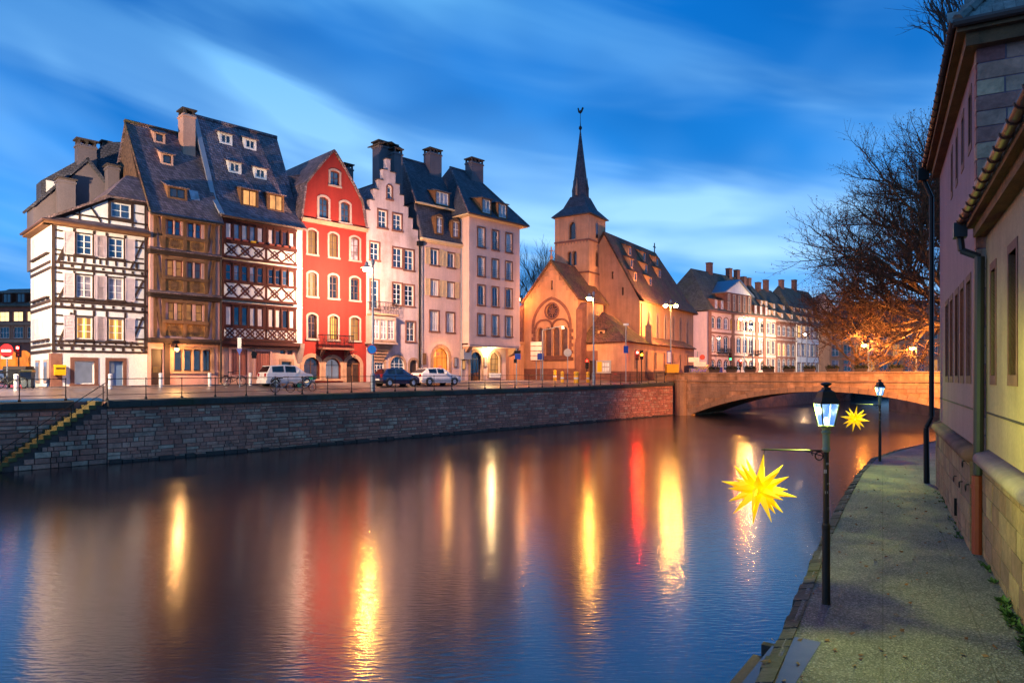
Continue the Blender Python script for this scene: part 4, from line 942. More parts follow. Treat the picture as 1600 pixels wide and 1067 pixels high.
# ================================================================== 3 white house with lattice galleries
h = House('gallery_house', 'white house with three dark red timber window galleries and lattice panels', 342, 471.5)
W = h.w; ze_ = h.Z(345, 336)
zg = h.Z(348, 533); g1 = [(361, 386, 546, 586), (399, 422, 549, 587)]
holes = []
for a, b, t_, b_ in g1: holes.append(rect(*h.rc(a, t_, b, b_)))
r3 = h.rc(440, 565, 455, 590); holes.append(rect(*r3)); sm2 = [h.rc(438, 547, 446, 553), h.rc(449, 548, 457, 554)]
for q in sm2: holes.append(window(h, *q, 1, 1, 'frame_brown', 'pane_brown', sill=False))
shell(h, rect(0, W, -.4, zg), holes, 'plaster_salmon', 8)
for k, (a, b, t_, b_) in enumerate(g1):
    x0, x1, z0, z1 = h.rc(a, t_, b, b_); m = MB(); nb = 6
    for j in range(nb): m.box(x0 + (x1 - x0) * j / nb + .012, x0 + (x1 - x0) * (j + 1) / nb - .012, .05, .1, z0, z1)
    o = h.part('shop_shutter', m, 'shutter_rose'); m = MB(); m.box(x0 - .15, x0, -.06, .1, z0 - .15, z1 + .15); m.box(x1, x1 + .15, -.06, .1, z0 - .15, z1 + .15); m.box(x0, x1, -.06, .1, z1, z1 + .15); m.box(x0, x1, -.06, .1, z0 - .15, z0); m.build('surround', 'plaster_pink', o)
window(h, *r3, 1, 1, 'frame_brown', 'pane_brown', sur='sandstone', sill=False, sw=.2)
bands = [((346, 372), (379, 398)), ((411, 437), (441, 463)), ((477, 508), (512, 527))]
gl, gr = h.X(348, .3), h.X(463, .3); zs = [h.Z(349, y, .3) for y in (401, 468, 531)]
pats = [['pane_curtain'] * 9, ['pane', 'pane_curtain', 'pane', 'pane_curtain', 'pane', 'pane', 'pane', 'pane_blue', 'pane_curtain'], ['cl', 'pane', 'pane', 'cl', 'cl', 'cl', 'cl', 'pane', 'cl']]
pats[0] = ['cl', 'pane_curtain', 'cl', 'pane_curtain', 'cl', 'cl', 'pane_brown', 'pane_brown', 'cl']
for fl, ((wt, wb_), (pt, pb_)) in enumerate(bands):
    z0, z1 = h.Z(349, wb_, .3), h.Z(349, wt, .3); q0, q1 = h.Z(349, pb_, .3), h.Z(349, pt, .3)
    zt_ = (ze_, h.Z(349, 404, .3), h.Z(349, 471, .3))[fl]; zlow = (h.Z(349, 404, .3), h.Z(349, 471, .3), zg)[fl]
    y0 = -.3; hs = []; split = h.X(415.5, .3)
    xs5 = [(gl + .12 + (split - .15 - gl - .12) * k / 5, gl + .12 + (split - .15 - gl - .12) * (k + 1) / 5) for k in range(5)] + [(split + .1 + (gr - .1 - split - .1) * k / 4, split + .1 + (gr - .1 - split - .1) * (k + 1) / 4) for k in range(4)]
    for k, (a, b) in enumerate(xs5):
        pm = pats[fl][k]; hs.append(window(h, a + .08, b - .08, z0 + .03, z1 - .03, 1, 1 if fl != 1 else 2, 'frame_red', 'pane' if pm == 'cl' else pm, sill=False, yd=.07, y0=y0 - .02, curtain=1 if pm == 'cl' else None, fw=.045))
    m = MB(); m.sheet(rect(gl, gr, q0 - .12, z1 + .18), hs, y0, .15); m.box(gl - .02, gr + .02, y0 - .09, y0 + .05, z1 + .10, z1 + .26); m.box(gl - .02, gr + .02, y0 - .09, y0 + .05, q1 + .03, z0 - .05); m.box(gl - .02, gr + .02, y0 - .09, y0 + .05, q0 - .18, q0 - .02)
    m.poly([(gl, y0, q0 - .12), (gl, .1, q0 - .12), (gl, .1, z1 + .18), (gl, y0, z1 + .18)]); h.part('gallery_frame', m, 'timber_red')
    for a, b in xs5[1:]: m = MB(); m.box(a - .05, a + .05, y0 - .06, y0, z0, z1 + .1); h.part('mullion', m, 'timber_red')
    for a, b in ((gl + .1, split - .1), (split + .1, gr - .1)):
        m = MB(); m.box(a, b, y0 - .02, y0 - .005, q0, q1); lp = h.part('lattice_panel', m, 'plaster_white'); n = round((b - a) / ((q1 - q0) * 1.05)); m = MB()
        for k in range(n):
            x0, x1 = a + (b - a) * k / n, a + (b - a) * (k + 1) / n; xc_, zc_ = (x0 + x1) / 2, (q0 + q1) / 2
            m.beam((x0, q0), (x1, q1), .12, y0 - .06, y0 - .015); m.beam((x0, q1), (x1, q0), .12, y0 - .062, y0 - .015)
            m.beam((xc_ - .3, zc_), (xc_, zc_ + .3), .06, y0 - .055, y0 - .015); m.beam((xc_, zc_ + .3), (xc_ + .3, zc_), .06, y0 - .055, y0 - .015); m.beam((xc_ + .3, zc_), (xc_, zc_ - .3), .06, y0 - .055, y0 - .015); m.beam((xc_, zc_ - .3), (xc_ - .3, zc_), .06, y0 - .055, y0 - .015)
        m.build('lattice', 'timber_red', lp)
    if fl == 0:
        for k, (a, b) in enumerate(xs5):
            m = MB(); m.box(a + .1, b - .1, y0 - .22, y0 - .09, z0 - .06, z0 + .06); h.part('flower_box', m, 'pipe_red' if k != 3 else 'post_yellow')
    m = MB(); m.box(-.02, W + .02, -.12, .1, zlow - .02, zlow + .06); h.part('moulding', m, 'timber_red' if fl == 2 else 'plaster_white')
m = MB(); m.box(0, W, -.06, 7.9, zg, ze_); h.part('upper_wall', m, 'plaster_white')
m = MB(); m.box(gl - .2, gr + .25, -.42, .0, zg - .22, zg + .03); m.box(gl - .1, gr + .1, -.3, 0, zg - .4, zg - .22); h.part('jetty_beam', m, 'timber_red')
m = MB(); m.prismx([(-.5, zg + .02), (0, zg + .02), (0, zg - 1.5), (-.2, zg - 1.0), (-.45, zg - .3)], W - .35, W - .02); h.part('corbel', m, 'sandstone_pale')
yl, zl = h.back(310, 183, 0.0); yr_, zr_ = h.back(425, 214, W); yb = (yl + yr_) / 2; zr = (zl + zr_) / 2; y_e = -.65; zr0 = ze_ + .0
m = MB(); ym = yb * .18; zm = zr0 + (zr - zr0) * .155
m.plate([(-.1, y_e, zr0 - .1), (W + .1, y_e, zr0 - .1), (W + .1, ym, zm), (-.1, ym, zm)], .16); m.plate([(-.1, ym, zm), (W + .1, ym, zm), (W + .1, yb, zr), (-.1, yb, zr)], .16); m.plate([(-.1, yb, zr), (W + .1, yb, zr), (W + .1, 2 * yb + .6, zr0), (-.1, 2 * yb + .6, zr0)], .16); h.part('roof', m, 'tiles_grey')
m = MB(); m.prismx([(-.2, zr0 - .2), (2 * yb, zr0 - .2), (yb, zr - .2), (ym + .1, zm - .2)], 0, W); h.part('gable_wall', m, 'plaster_white')
m = MB(); m.plate([(-.22, y_e, zr0 + .0), (.12, y_e, zr0 + .0), (.12, ym, zm + .12), (-.22, ym, zm + .12)], .12); m.plate([(-.22, ym, zm + .12), (.12, ym, zm + .12), (.12, yb, zr + .12), (-.22, yb, zr + .12)], .12); h.part('verge_flashing', m, 'lead_white')
m = MB(); m.path([(-.1, yb, zr + .04), (W + .1, yb, zr + .04)], .13, 7); h.part('ridge_tiles', m, 'tiles_grey')
sl = lambda z: ym + (z - zm) * (yb - ym) / (zr - zm)
for px, py in ((353, 226), (391, 234), (367, 271), (407, 280)):
    x, z = on_slope(h, px, py, sl); dormer(h, x, z, .95, .85, sl, 'plaster_white', 'tiles_dark', 'pane', 'frame_white', .35)
for px, py in ((390, 324), (431, 331)):
    x, z = on_slope(h, px, py, sl); dormer(h, x, z, 1.3, 1.35, sl, 'timber_brown', 'tiles_dark', 'pane_dormer', 'frame_brown', .22)
gutter_line(h, -.1, W + .1, y_e - .05, zr0 - .15, .07, 'gutter_brown'); pipe(h, .05, -.15, .2, ze_ - .2, 'gutter')
ex, ez = h.uv(397, 560, .6); m = MB(); m.ring((0, 0, .3), .2, .02, 'y', 14, 5); m.box(-.17, .17, -.03, .03, .0, .48); m.beam((-.25, .75), (.25, .75), .04, -.02, .02); m.tube((0, 0, .48), (0, 0, .78), .015, .015, 5); m.tube((0, -.02, .76), (0, .62, .76), .02, .02, 5)
o = m.build('hanging_sign', 'iron'); tag(o, 'dark wrought hanging sign above the shuttered pink shopfront', 'sign'); o.location = h.e.matrix_basis @ Vector((ex, -.6, ez)); o.rotation_euler = h.e.rotation_euler
H3 = h

# ================================================================== 4 red house
h = House('red_house', 'tall bright red gabled house with pale arched window surrounds and balcony', 472, 572)
W = h.w; P_ = lambda px, py: h.uv(px, py)
gz0 = h.Z(472, 343)
g = [(0, -.4), (W, -.4), (W, gz0), P_(563, 318), P_(551, 289), P_(536, 262), P_(521.5, 238), P_(505, 256), P_(479, 288), (0, gz0)]
g[3] = (W - .45, h.Z(563, 316)); 
colx = [(479, 496.5), (512.5, 529.5), (546, 563)]; holes = []
rowsR = [(491, 529, ['pane_brown', 'pane_lit', 'pane_warm']), (425.5, 463, ['pane_warm', 'pane', 'pane']), (359, 397, ['pane_warm', 'pane_warm', 'pane_curtain'])]
for t_, b_, pms in rowsR:
    z0, z1 = h.Z(487, b_), h.Z(487, t_)
    for (a, b), pm in zip(colx, pms): holes.append(window(h, h.X(a) + .1, h.X(b) - .1, z0, z1, 2, 3, 'frame_brown', pm, rise=.16, sur='sandstone_pale', sw=.15, yd=.14))
for a, b, t_, b_, pm in ((497, 514, 308, 341, 'pane_blue'), (531, 547.5, 316, 348, 'pane_blue')): x0, x1, z0, z1 = h.rc(a, t_, b, b_); holes.append(window(h, x0 + .08, x1 - .08, z0, z1, 2, 3, 'frame_brown', pm, rise=.16, sur='sandstone_pale', sw=.18))
x0, x1, z0, z1 = h.rc(516, 267, 530, 290); holes.append(window(h, x0, x1, z0, z1, 2, 2, 'frame_brown', 'pane_blue', rise=.1, sur='sandstone_pale', sw=.16))
ga = [(474.5, 499, 558, 592, 'pane_brown'), (508.5, 532, 560, 592, 'shop_cool'), (541, 562, 559, 601, 'door')]
for a, b, t_, b_, pm in ga:
    x0, x1, z0, z1 = h.rc(a, t_, b, b_); rs_ = (x1 - x0) / 2 * .8
    if pm == 'door':
        hp = arch(x0, x1, 0.0, z1, rs_); holes.append(hp); m = MB(); m.poly([(x, .18, z) for x, z in hp]); o = h.part('door', m, 'door_wood'); m = MB(); m.box((x0 + x1) / 2 - .04, (x0 + x1) / 2 + .04, .13, .18, 0, z1 - rs_); m.box(x0, x1, .13, .18, z1 - rs_ - .05, z1 - rs_ + .05); m.build('door_frame', 'timber_brown', o); m = MB(); m.tube((x0 + .3 * (x1 - x0) + .5, .12, 1.0), (x0 + .3 * (x1 - x0) + .5, .12, 1.2), .025, .025, 6); m.build('handle', 'iron', o); q = arch(x0 - .3, x1 + .3, 0, z1 + .3, rs_ + .25); m = MB(); m.loft([[(x, 0.0, z) for x, z in hp], [(x, -.06, z) for x, z in hp], [(x, -.06, z) for x, z in q], [(x, 0, z) for x, z in q]], cap=False); m.build('stone_arch', 'sandstone', o)
    else: holes.append(window(h, x0, x1, z0, z1, 2, 1, 'frame_brown', 'pane_brown' if pm != 'shop_cool' else pm, rise=rs_, sur='sandstone', sw=.3, yd=.16, name='shop_window', fw=.08))
shell(h, g, holes, 'plaster_red', 9.5)
m = MB(); zc_ = h.Z(472, 343); m.box(-.02, W + .12, -.14, .02, zc_ - .12, zc_ + .1); m.box(-.02, W + .18, -.2, .02, zc_ + .1, zc_ + .17); h.part('cornice', m, 'sandstone')
m = MB(); 
for (a, b) in zip(g[2:9], g[3:10]):
    m.plate([(a[0], -.14, a[1] + .06), (b[0], -.14, b[1] + .06), (b[0], 10, b[1] + .06), (a[0], 10, a[1] + .06)], .14)
h.part('roof', m, 'tiles_dark')
m = MB(); m.path([(g[6][0], -.1, g[6][1] + .1), (g[6][0], 10, g[6][1] + .1)], .12, 7); h.part('ridge_tiles', m, 'tiles_dark')
# side dormer on the left slope
lx, lz = g[7]; m = MB(); m.prism([(lx - .2, lz - .3), (lx - 1.9, lz - .9), (lx - 1.9, lz - 2.0), (lx - .9, lz - 2.0)], 2.5, 5.5); h.part('side_dormer', m, 'tiles_dark')
x0, x1, z0, z1 = h.rc(503, 524, 552, 544, .7); bal = MB(); bal.box(x0, x1, -.85, 0, z0 - .12, z0 + .02); bo = h.part('balcony', bal, 'sandstone_red'); m = MB()
for k in range(24): x = x0 + .04 + (x1 - x0 - .08) * k / 23; m.tube((x, -.8, z0 + .02), (x, -.8, z0 + 1.0), .024, .024, 4)
for k in range(6): y = -.8 + .15 * k; m.tube((x0 + .04, y, z0), (x0 + .04, y, z0 + 1.0), .014, .014, 4)
m.box(x0, x1, -.84, -.76, z0 + .97, z0 + 1.04); m.box(x0, x1, -.83, -.78, z0 + .1, z0 + .13); m.box(x0 + .02, x0 + .06, -.8, 0, z0 + .98, z0 + 1.03)
for k in range(8): m.ring((x0 + .2 + (x1 - x0 - .4) * k / 7, -.8, z0 + .55), .14, .014, 'y', 10, 4)
m.build('balustrade', 'iron', bo)
for a in (x0 + .3, x1 - .3): m = MB(); m.prismx([(0, z0 - .12), (-.6, z0 - .12), (-.1, z0 - .65), (0, z0 - .75)], a - .1, a + .1); m.build('bracket', 'sandstone_red', bo)
# wrought iron shop emblems
for k, px in enumerate((509, 547)):
    ex, ez = h.uv(px, 553, .3); m = MB()
    for q in range(3): m.ring((-.3 + .3 * q, 0, (q % 2) * .12), .16, .02, 'y', 12, 4, .6 * q, .6 * q + 4.6)
    m.tube((-.6, 0, -.1), (.6, 0, .2), .02, .02, 5); m.tube((0, 0, 0), (0, .4, 0), .02, .02, 5)
    o = m.build('wrought_sign', 'iron'); tag(o, ('scrolled iron shop sign between the arches of the red house', 'scrolled iron sign above the arched door of the red house')[k], 'sign'); o.location = h.e.matrix_basis @ Vector((ex, -.4, ez)); o.rotation_euler = h.e.rotation_euler
H4 = h

# ================================================================== 5 stepped gable house
h = House('stepped_gable_house', 'weathered pale house with stepped gable and iron balcony', 572.5, 656)
W = h.w; P_ = lambda px, py: h.uv(px, py)
right = [(653, 373), (653, 360), (645, 359), (645, 342), (638, 341), (638, 324), (631, 324), (631, 306), (624.5, 306), (624.5, 289), (618, 289), (618, 271), (610, 270), (610, 249.5)]
left = [(604, 249.5), (604, 266), (598, 266), (598, 282), (591, 282), (591, 297), (584, 297), (584, 313), (578, 313), (578, 329), (573, 329)]
g = [(0, -.4), (W, -.4), (W, h.Z(656, 376))]
prev = None
for px, py in right + left: g.append(P_(px, py))
# make the steps truly level and plumb
for k in range(3, len(g) - 1):
    (ax, az), (bx, bz) = g[k], g[k + 1]
    if abs(ax - bx) < abs(az - bz): g[k + 1] = (ax, bz)
    else: g[k + 1] = (bx, az)
g[-1] = (0, g[-1][1])
holes = []
for q, nx, nz in (((605, 290, 612, 311), 1, 2), ((591, 329, 604, 356), 2, 3), ((614, 335, 627, 360), 2, 3), ((578.5, 379, 592, 406), 2, 3), ((614, 388, 628, 418), 2, 3), ((632, 391, 646, 422), 2, 3), ((614, 443, 627.5, 476), 2, 4), ((632, 446, 646, 478), 2, 4), ((579, 438, 591, 482), 2, 4), ((635, 503, 648, 533), 2, 3)):
    x0, x1, z0, z1 = h.rc(*q); holes.append(window(h, x0, x1, z0, z1, nx, nz, 'frame_white', 'pane_blue' if q[1] < 440 else 'pane', rise=.18 if nx == 1 else 0, sur='sandstone_red', sw=.13))
for q in ((585, 558, 600, 584), (610, 557, 632, 585)):
    x0, x1, z0, z1 = h.rc(*q); holes.append(window(h, x0, x1, z0, z1, 3, 3, 'frame_white', 'pane', rise=(x1 - x0) * .42, sur='sandstone', sw=.2))
x0, x1, z0, z1 = h.rc(640, 562, 652, 590); hp = arch(x0, x1, 0, z1, (x1 - x0) * .4); holes.append(hp); m = MB(); m.poly([(x, .2, z) for x, z in hp]); o = h.part('door', m, 'door_wood'); q = arch(x0 - .2, x1 + .2, 0, z1 + .2, (x1 - x0) * .5); m = MB(); m.loft([[(x, 0.0, z) for x, z in hp], [(x, -.06, z) for x, z in hp], [(x, -.06, z) for x, z in q], [(x, 0, z) for x, z in q]], cap=False); m.build('stone_arch', 'sandstone', o)
m = MB(); m.sheet(g, holes, 0, .22); m.sheet(g, [], .45)
for k in range(len(g)):
    (ax, az), (bx, bz) = g[k], g[(k + 1) % len(g)]; m.poly([(ax, 0, az), (bx, 0, bz), (bx, .45, bz), (ax, .45, az)])
h.part('wall', m, 'plaster_aged')
m = MB(); m.box(.02, W - .02, .45, 9, -.4, h.Z(656, 376)); h.part('body', m, 'plaster_mauve')
zE = h.Z(656, 376); ap = g[16]; xm_ = (g[16][0] + g[17][0]) / 2; zA = g[16][1] - 1.7
m = MB(); m.prism([(0.0, zE - .1), (W, zE - .1), (xm_, zA)], .46, 9); h.part('gable_body', m, 'plaster_mauve')
m = MB(); m.plate([(-.2, .46, zE), (xm_, .46, zA + .08), (xm_, 9.2, zA + .08), (-.2, 9.2, zE)], .14); m.plate([(xm_, .46, zA + .08), (W + .2, .46, zE), (W + .2, 9.2, zE), (xm_, 9.2, zA + .08)], .14); h.part('roof', m, 'tiles_grey')
# slate skins on the step sides
for (ax, az), (bx, bz) in zip(g[4:-1], g[5:]):
    if abs(ax - bx) > .1: m = MB(); m.box(min(ax, bx) - .05, max(ax, bx) + .05, -.06, .52, az, az + .06); h.part('step_cap', m, 'stone_dark')
for (x0, x1, yt, yb_, dy, nm) in ((592, 621, 229, 300, 2.0, 3), (616, 629, 238, 330, 1.2, 2)):
    a, b, _, z1 = h.rc(x0, yt, x1, yb_, -dy); chimney(h, a, b, dy, dy + 1.0, h.Z(x0, yb_, -dy) - 1.0, z1, 'plaster_mauve', nm)
a, b, _, z1 = h.rc(538, 262, 552, 280, -7.5); chimney(h, a, b, 7.5, 8.3, h.Z(540, 330, -7.5), z1, 'plaster_mauve', 3)
m = MB(); a, b, _, z1 = h.rc(588, 228, 627, 240, -2.0); m.plate([(a, 1.6, z1 - .1), ((a + b) / 2, 1.6, z1 + .3), ((a + b) / 2, 3.4, z1 + .3), (a, 3.4, z1 - .1)], .08); m.plate([((a + b) / 2, 1.6, z1 + .3), (b, 1.6, z1 - .1), (b, 3.4, z1 - .1), ((a + b) / 2, 3.4, z1 + .3)], .08); h.part('chimney_hood', m, 'stone_dark')
# balcony over the oriel
x0, x1, z0, z1 = h.rc(574, 472, 622, 490, .8); m = MB(); m.box(max(x0, .05), x1, -.95, 0, z0 - .14, z0); bo = h.part('balcony', m, 'sandstone'); x0 = max(x0, .05); m = MB()
for k in range(16): x = x0 + .06 + (x1 - x0 - .12) * k / 15; m.tube((x, -.9, z0), (x, -.9, z0 + .95), .014, .014, 4)
for k in range(7): xx = x0 + .25 + (x1 - x0 - .5) * k / 6; m.ring((xx, -.9, z0 + .45), .2, .016, 'y', 10, 4); m.ring((xx, -.9, z0 + .72), .1, .012, 'y', 8, 4)
m.box(x0, x1, -.93, -.87, z0 + .93, z0 + .98); m.box(x1 - .06, x1 - .02, -.9, 0, z0 + .93, z0 + .98); m.box(x0 + .02, x0 + .06, -.9, 0, z0 + .93, z0 + .98)
for k in range(5): m.tube((x0 + .04, -.8 + .18 * k, z0), (x0 + .04, -.8 + .18 * k, z0 + .95), .014, .014, 4)
m.build('balustrade', 'iron', bo)
x0, x1, z0, z1 = h.rc(579, 496, 618, 531, .7); oz = z1
m = MB(); hs = []
for k in range(3): a = x0 + .12 + (x1 - x0 - .24) * k / 3; b = x0 + .12 + (x1 - x0 - .24) * (k + 1) / 3; hs.append(window(h, a + .06, b - .06, z0 + .05, z1 - .2, 2, 3, 'frame_white', 'pane_curtain', sill=False, yd=.08, y0=-.8))
m.sheet(rect(x0, x1, z0 - .25, z1 + .1), hs, -.8, .12); m.poly([(x0, -.8, z0 - .25), (x0, 0, z0 - .25), (x0, 0, z1 + .1), (x0, -.8, z1 + .1)]); m.poly([(x1, -.8, z0 - .25), (x1, 0, z0 - .25), (x1, 0, z1 + .1), (x1, -.8, z1 + .1)]); m.box(x0 - .1, x1 + .1, -.9, 0, z0 - .35, z0 - .22); oo = h.part('oriel', m, 'sandstone_pale')
m = MB()
for k in range(7):
    f = k / 6; m.box(x0 + .1 + f * .7, x1 - .1 - f * .7, -.8 + .78 * f ** .7, 0.01, z0 - .38 - f * 1.5, z0 - .33 - (f - .17) * 1.5)
m.build('corbel', 'sandstone', oo)
pipe(h, W - .12, -.12, .2, zE - .4, 'iron', .08); m = MB(); m.box(W - .35, W + .15, -.35, .05, zE - .5, zE - .1); h.part('hopper', m, 'iron')
H5 = h

# ================================================================== 6 cream house with mansard
h = House('mansard_house', 'cream house with dark mansard roof, shutters and lit round-arched shopfront', 657, 722)
W = h.w; zE = h.Z(660, 374); holes = []
for q, sh in (((673, 390, 685, 414), 1), ((699.5, 396, 710, 418), 1), ((673, 438, 685, 462), 1), ((699, 442, 709.5, 465), 1), ((672, 486, 685, 517), 0), ((697.6, 489, 709.4, 519), 0)):
    x0, x1, z0, z1 = h.rc(*q); holes.append(window(h, x0, x1, z0, z1, 2, 1, 'frame_white', 'pane_blue' if q[1] < 430 else 'pane_curtain', sur='sandstone_red', sw=.12, curtain=2 if q[1] > 430 else None))
    if sh: shutter(h, x0 - .62, x0 - .1, z0, z1 + .1, 'shutter_cream'); shutter(h, x1 + .1, x1 + .58, z0, z1 + .1, 'shutter_cream')
x0, x1, z0, z1 = h.rc(677, 543, 701, 590); holes.append(window(h, x0, x1, .45, z1, 3, 1, 'frame_brown', 'shop_orange', rise=(x1 - x0) / 2, sur='sandstone', sw=.3, yd=.2, name='shop_window', fw=.08))
shell(h, rect(0, W, -.4, zE), holes, 'plaster_cream', 8)
for k, (px, py) in enumerate(((684, 553), (687, 573))):
    ex, ez = h.uv(px, py, .12); m = MB(); m.lathe((0, 0, 0), [(.02, -.16), (.15, -.1), (.18, 0), (.15, .1), (.02, .16)], 10); o = m.build('red_lantern', 'red_lamp_soft' if 'red_lamp_soft' in M else glow('red_lamp_soft', '#ff2010', 5.0)); tag(o, ('round red lantern glowing high in the arched shopfront', 'round red lantern glowing low in the arched shopfront')[k], 'lantern'); o.location = h.e.matrix_basis @ Vector((ex, -.13, ez))
m = MB(); m.box(-.05, W, -.35, .05, zE - .05, zE + .12); m.box(-.05, W, -.2, .05, zE - .2, zE - .05); h.part('cornice', m, 'shutter_cream')
zM = h.Z(664, 320, -1.0); y1_ = .9
msl = lambda z: -.1 + (z - zE) * (y1_ + .1) / (zM - zE)
m = MB(); m.plate([(.15, -.25, zE + .1), (W, -.25, zE + .1), (W, y1_, zM), (.15, y1_, zM)], .12); m.box(.15, W, y1_ + .02, 8, zE, zM - .02); h.part('mansard', m, 'slate')
m = MB(); m.prismx([(-.2, zE + .1), (8, zE + .1), (8, zM), (y1_, zM)], .0, .14); h.part('party_wall', m, 'plaster_mauve')
for q in ((676, 340, 686.5, 367), (701.5, 347, 712, 373)):
    x0, x1, z0, z1 = h.rc(*q, -.3); y0 = -.22; m = MB(); hp = arch(x0 + .1, x1 - .1, z0 + .1, z1 - .1, .22); op = arch(x0 - .06, x1 + .06, z0, z1 + .25, .5); m.sheet(op, [hp], y0, .1); m.loft([[(x, y0, z) for x, z in op], [(x, y1_, z) for x, z in op]], cap=False); d = h.part('dormer', m, 'timber_brown'); m = MB(); m.poly([(x, y0 + .08, z) for x, z in hp]); m.build('pane', 'pane_curtain', d); m = MB()
    m.box((x0 + x1) / 2 - .03, (x0 + x1) / 2 + .03, y0 + .04, y0 + .08, z0 + .1, z1 - .12); m.box(x0 + .1, x1 - .1, y0 + .04, y0 + .08, (z0 + z1) / 2 - .03, (z0 + z1) / 2 + .03); m.build('dormer_window', 'frame_white', d)
    m = MB(); m.box(x0 + .08, x1 - .08, y0 - .02, y0 + .03, z1 - .12, z1 - .05); m.build('lintel', 'shutter_cream', d)
ry, rz_ = h.back(650, 256, .6); ry = 4.0; rz_ = h.Z(652, 254, -4.0)
m = MB(); m.plate([(-.1, y1_ - .35, zM - .05), (W + .2, y1_ - .35, zM - .05), (W + .2, ry, rz_), (.9, ry, rz_)], .12); m.plate([(-.1, y1_ - .35, zM - .05), (.9, ry, rz_), (-.1, 8, zM)], .12); h.part('roof', m, 'slate')
m = MB(); m.path([(-.1, y1_ - .35, zM), (.9, ry, rz_ + .04), (W, ry, rz_ + .04)], .1, 6); h.part('ridge_tiles', m, 'tiles_dark')
m = MB(); m.box(-.12, W, y1_ - .5, y1_ - .3, zM - .16, zM - .02); h.part('eaves_board', m, 'shutter_cream')
sl = lambda z: y1_ - .35 + (z - zM) * (ry - y1_ + .35) / (rz_ - zM)
x, z = on_slope(h, 691, 322, sl); dormer(h, x, z, 1.7, 1.35, sl, 'timber_brown', 'slate', 'pane_curtain', 'frame_white', .15, nx=3)
a, b, _, z1 = h.rc(668, 240, 686, 262, -3.6); chimney(h, a, b, 3.2, 4.2, rz_ - 2.5, z1, 'plaster_mauve', 4)
a, b, _, z1 = h.rc(635, 256, 650, 262, -5.0); chimney(h, a, b, 5.0, 5.8, rz_ - 2.5, z1, 'plaster_mauve', 3)
m = MB(); m.box(.1, .5, -.2, -.02, 1.6, 2.6); h.part('menu_board', m, 'timber_brown')
pipe(h, .1, -.1, .2, zE - .2, 'lead_white')
H6 = h

# ================================================================== 7 tall cream house with hipped roof
h = House('corner_house', 'tall cream house with hipped slate roof overhanging its two-arched cafe front', 733, 812, off=1.1)
W = h.w; zJ = h.Z(735, 536); zE = h.Z(735, 336); holes = []
cx7 = [(746, 757.5), (768.5, 779), (790, 800)]
rows7 = [(356, 386), (402, 431), (446, 476), (491, 522.5)]
for r, (t_, b_) in enumerate(rows7):
    z0, z1 = h.Z(751, b_), h.Z(751, t_)
    for k, (a, b) in enumerate(cx7):
        pm = 'shutter' if r == 0 and k != 1 else 'w'
        holes.append(window(h, h.X(a) + .05, h.X(b) - .05, z0, z1, 2, 1, 'frame_white', 'pane_curtain' if pm == 'shutter' else 'pane_blue', sur='sandstone_red', sw=.12, curtain=1 if pm == 'shutter' else (2 if r in (1, 3) else None), yd=.1))
        m = MB()
        for j in range(5): zz_ = z0 + .1 + j * .16; m.tube((h.X(a) + .05, -.03, zz_), (h.X(b) - .05, -.03, zz_), .014, .014, 4)
        h.part('window_guard', m, 'iron')
shell(h, rect(0, W, zJ, zE), holes, 'plaster_cream', 9, skip=0)
m = MB(); m.box(-.05, W + .05, -.06, .1, zJ - .14, zJ + .16); m.box(.05, W - .05, .0, 1.2, zJ - .3, zJ - .14); h.part('jetty_band', m, 'plaster_cream')
for x in (.02, W - .5): m = MB(); m.prismx([(.0, zJ - .3), (1.15, zJ - .3), (1.15, zJ - 1.1), (.6, zJ - .9), (.15, zJ - .5)], x, x + .45); h.part('corbel', m, 'sandstone')
hg = h; gx0, gx1 = h.X(722, -1.1), W - .8; hs = []
for q, pm, dn in (((735, 550, 752, 597), 'pane', 1), ((765, 551, 780.5, 588), 'pane_warm', 0)):
    x0, x1, z0, z1 = h.rc(*q, -1.15)
    if dn: z0 = .05
    hs.append(window(h, x0, x1, z0, z1, 3, 2 if dn else 3, 'frame_dark', pm, rise=(x1 - x0) * .46, sur='sandstone', sw=.26, yd=.15, y0=1.15, name='entrance_door' if dn else 'shop_window', sill=not dn))
shell(h, rect(gx0, gx1, -.4, zJ - .15), hs, 'plaster_cream', 8.5, .25, 1.15, 'ground_wall', 0)
m = MB(); a, z = h.uv(726, 553, -.9); m.box(a - .4, a + .55, .55, 1.12, z - .5, z + .45); o = m.build('projecting_sign', 'sign_back'); tag(o, 'plain grey box sign projecting beside the cafe door', 'sign'); o.location = h.e.location; o.rotation_euler = h.e.rotation_euler
for k, (px, py) in enumerate(((711, 566), (724.5, 570), (758.5, 566))):
    a, z = h.uv(px, py, -1.1); m = MB(); m.box(-.2, .2, -.06, 0, -.45, .45); o = m.build('menu_case', 'timber_brown'); p = MB(); p.box(-.15, .15, -.07, -.06, -.38, .38); p.build('menu_sheet', 'pane_warm' if k == 1 else 'sign_back', o)
    tag(o, ('brown menu case right of the lit round shopfront', 'small lit menu case under the grey box sign', 'narrow menu case between the two cafe arches')[k], 'menu case'); o.location = h.e.matrix_basis @ Vector((a, 1.14 if k else 1.06, z)); o.rotation_euler = h.e.rotation_euler
m = MB(); x0, x1, z0, z1 = h.rc(764, 583, 781, 590, -1.1); m.box(x0, x1, .9, 1.1, z0, z1); h.part('window_box', m, 'white_paint')
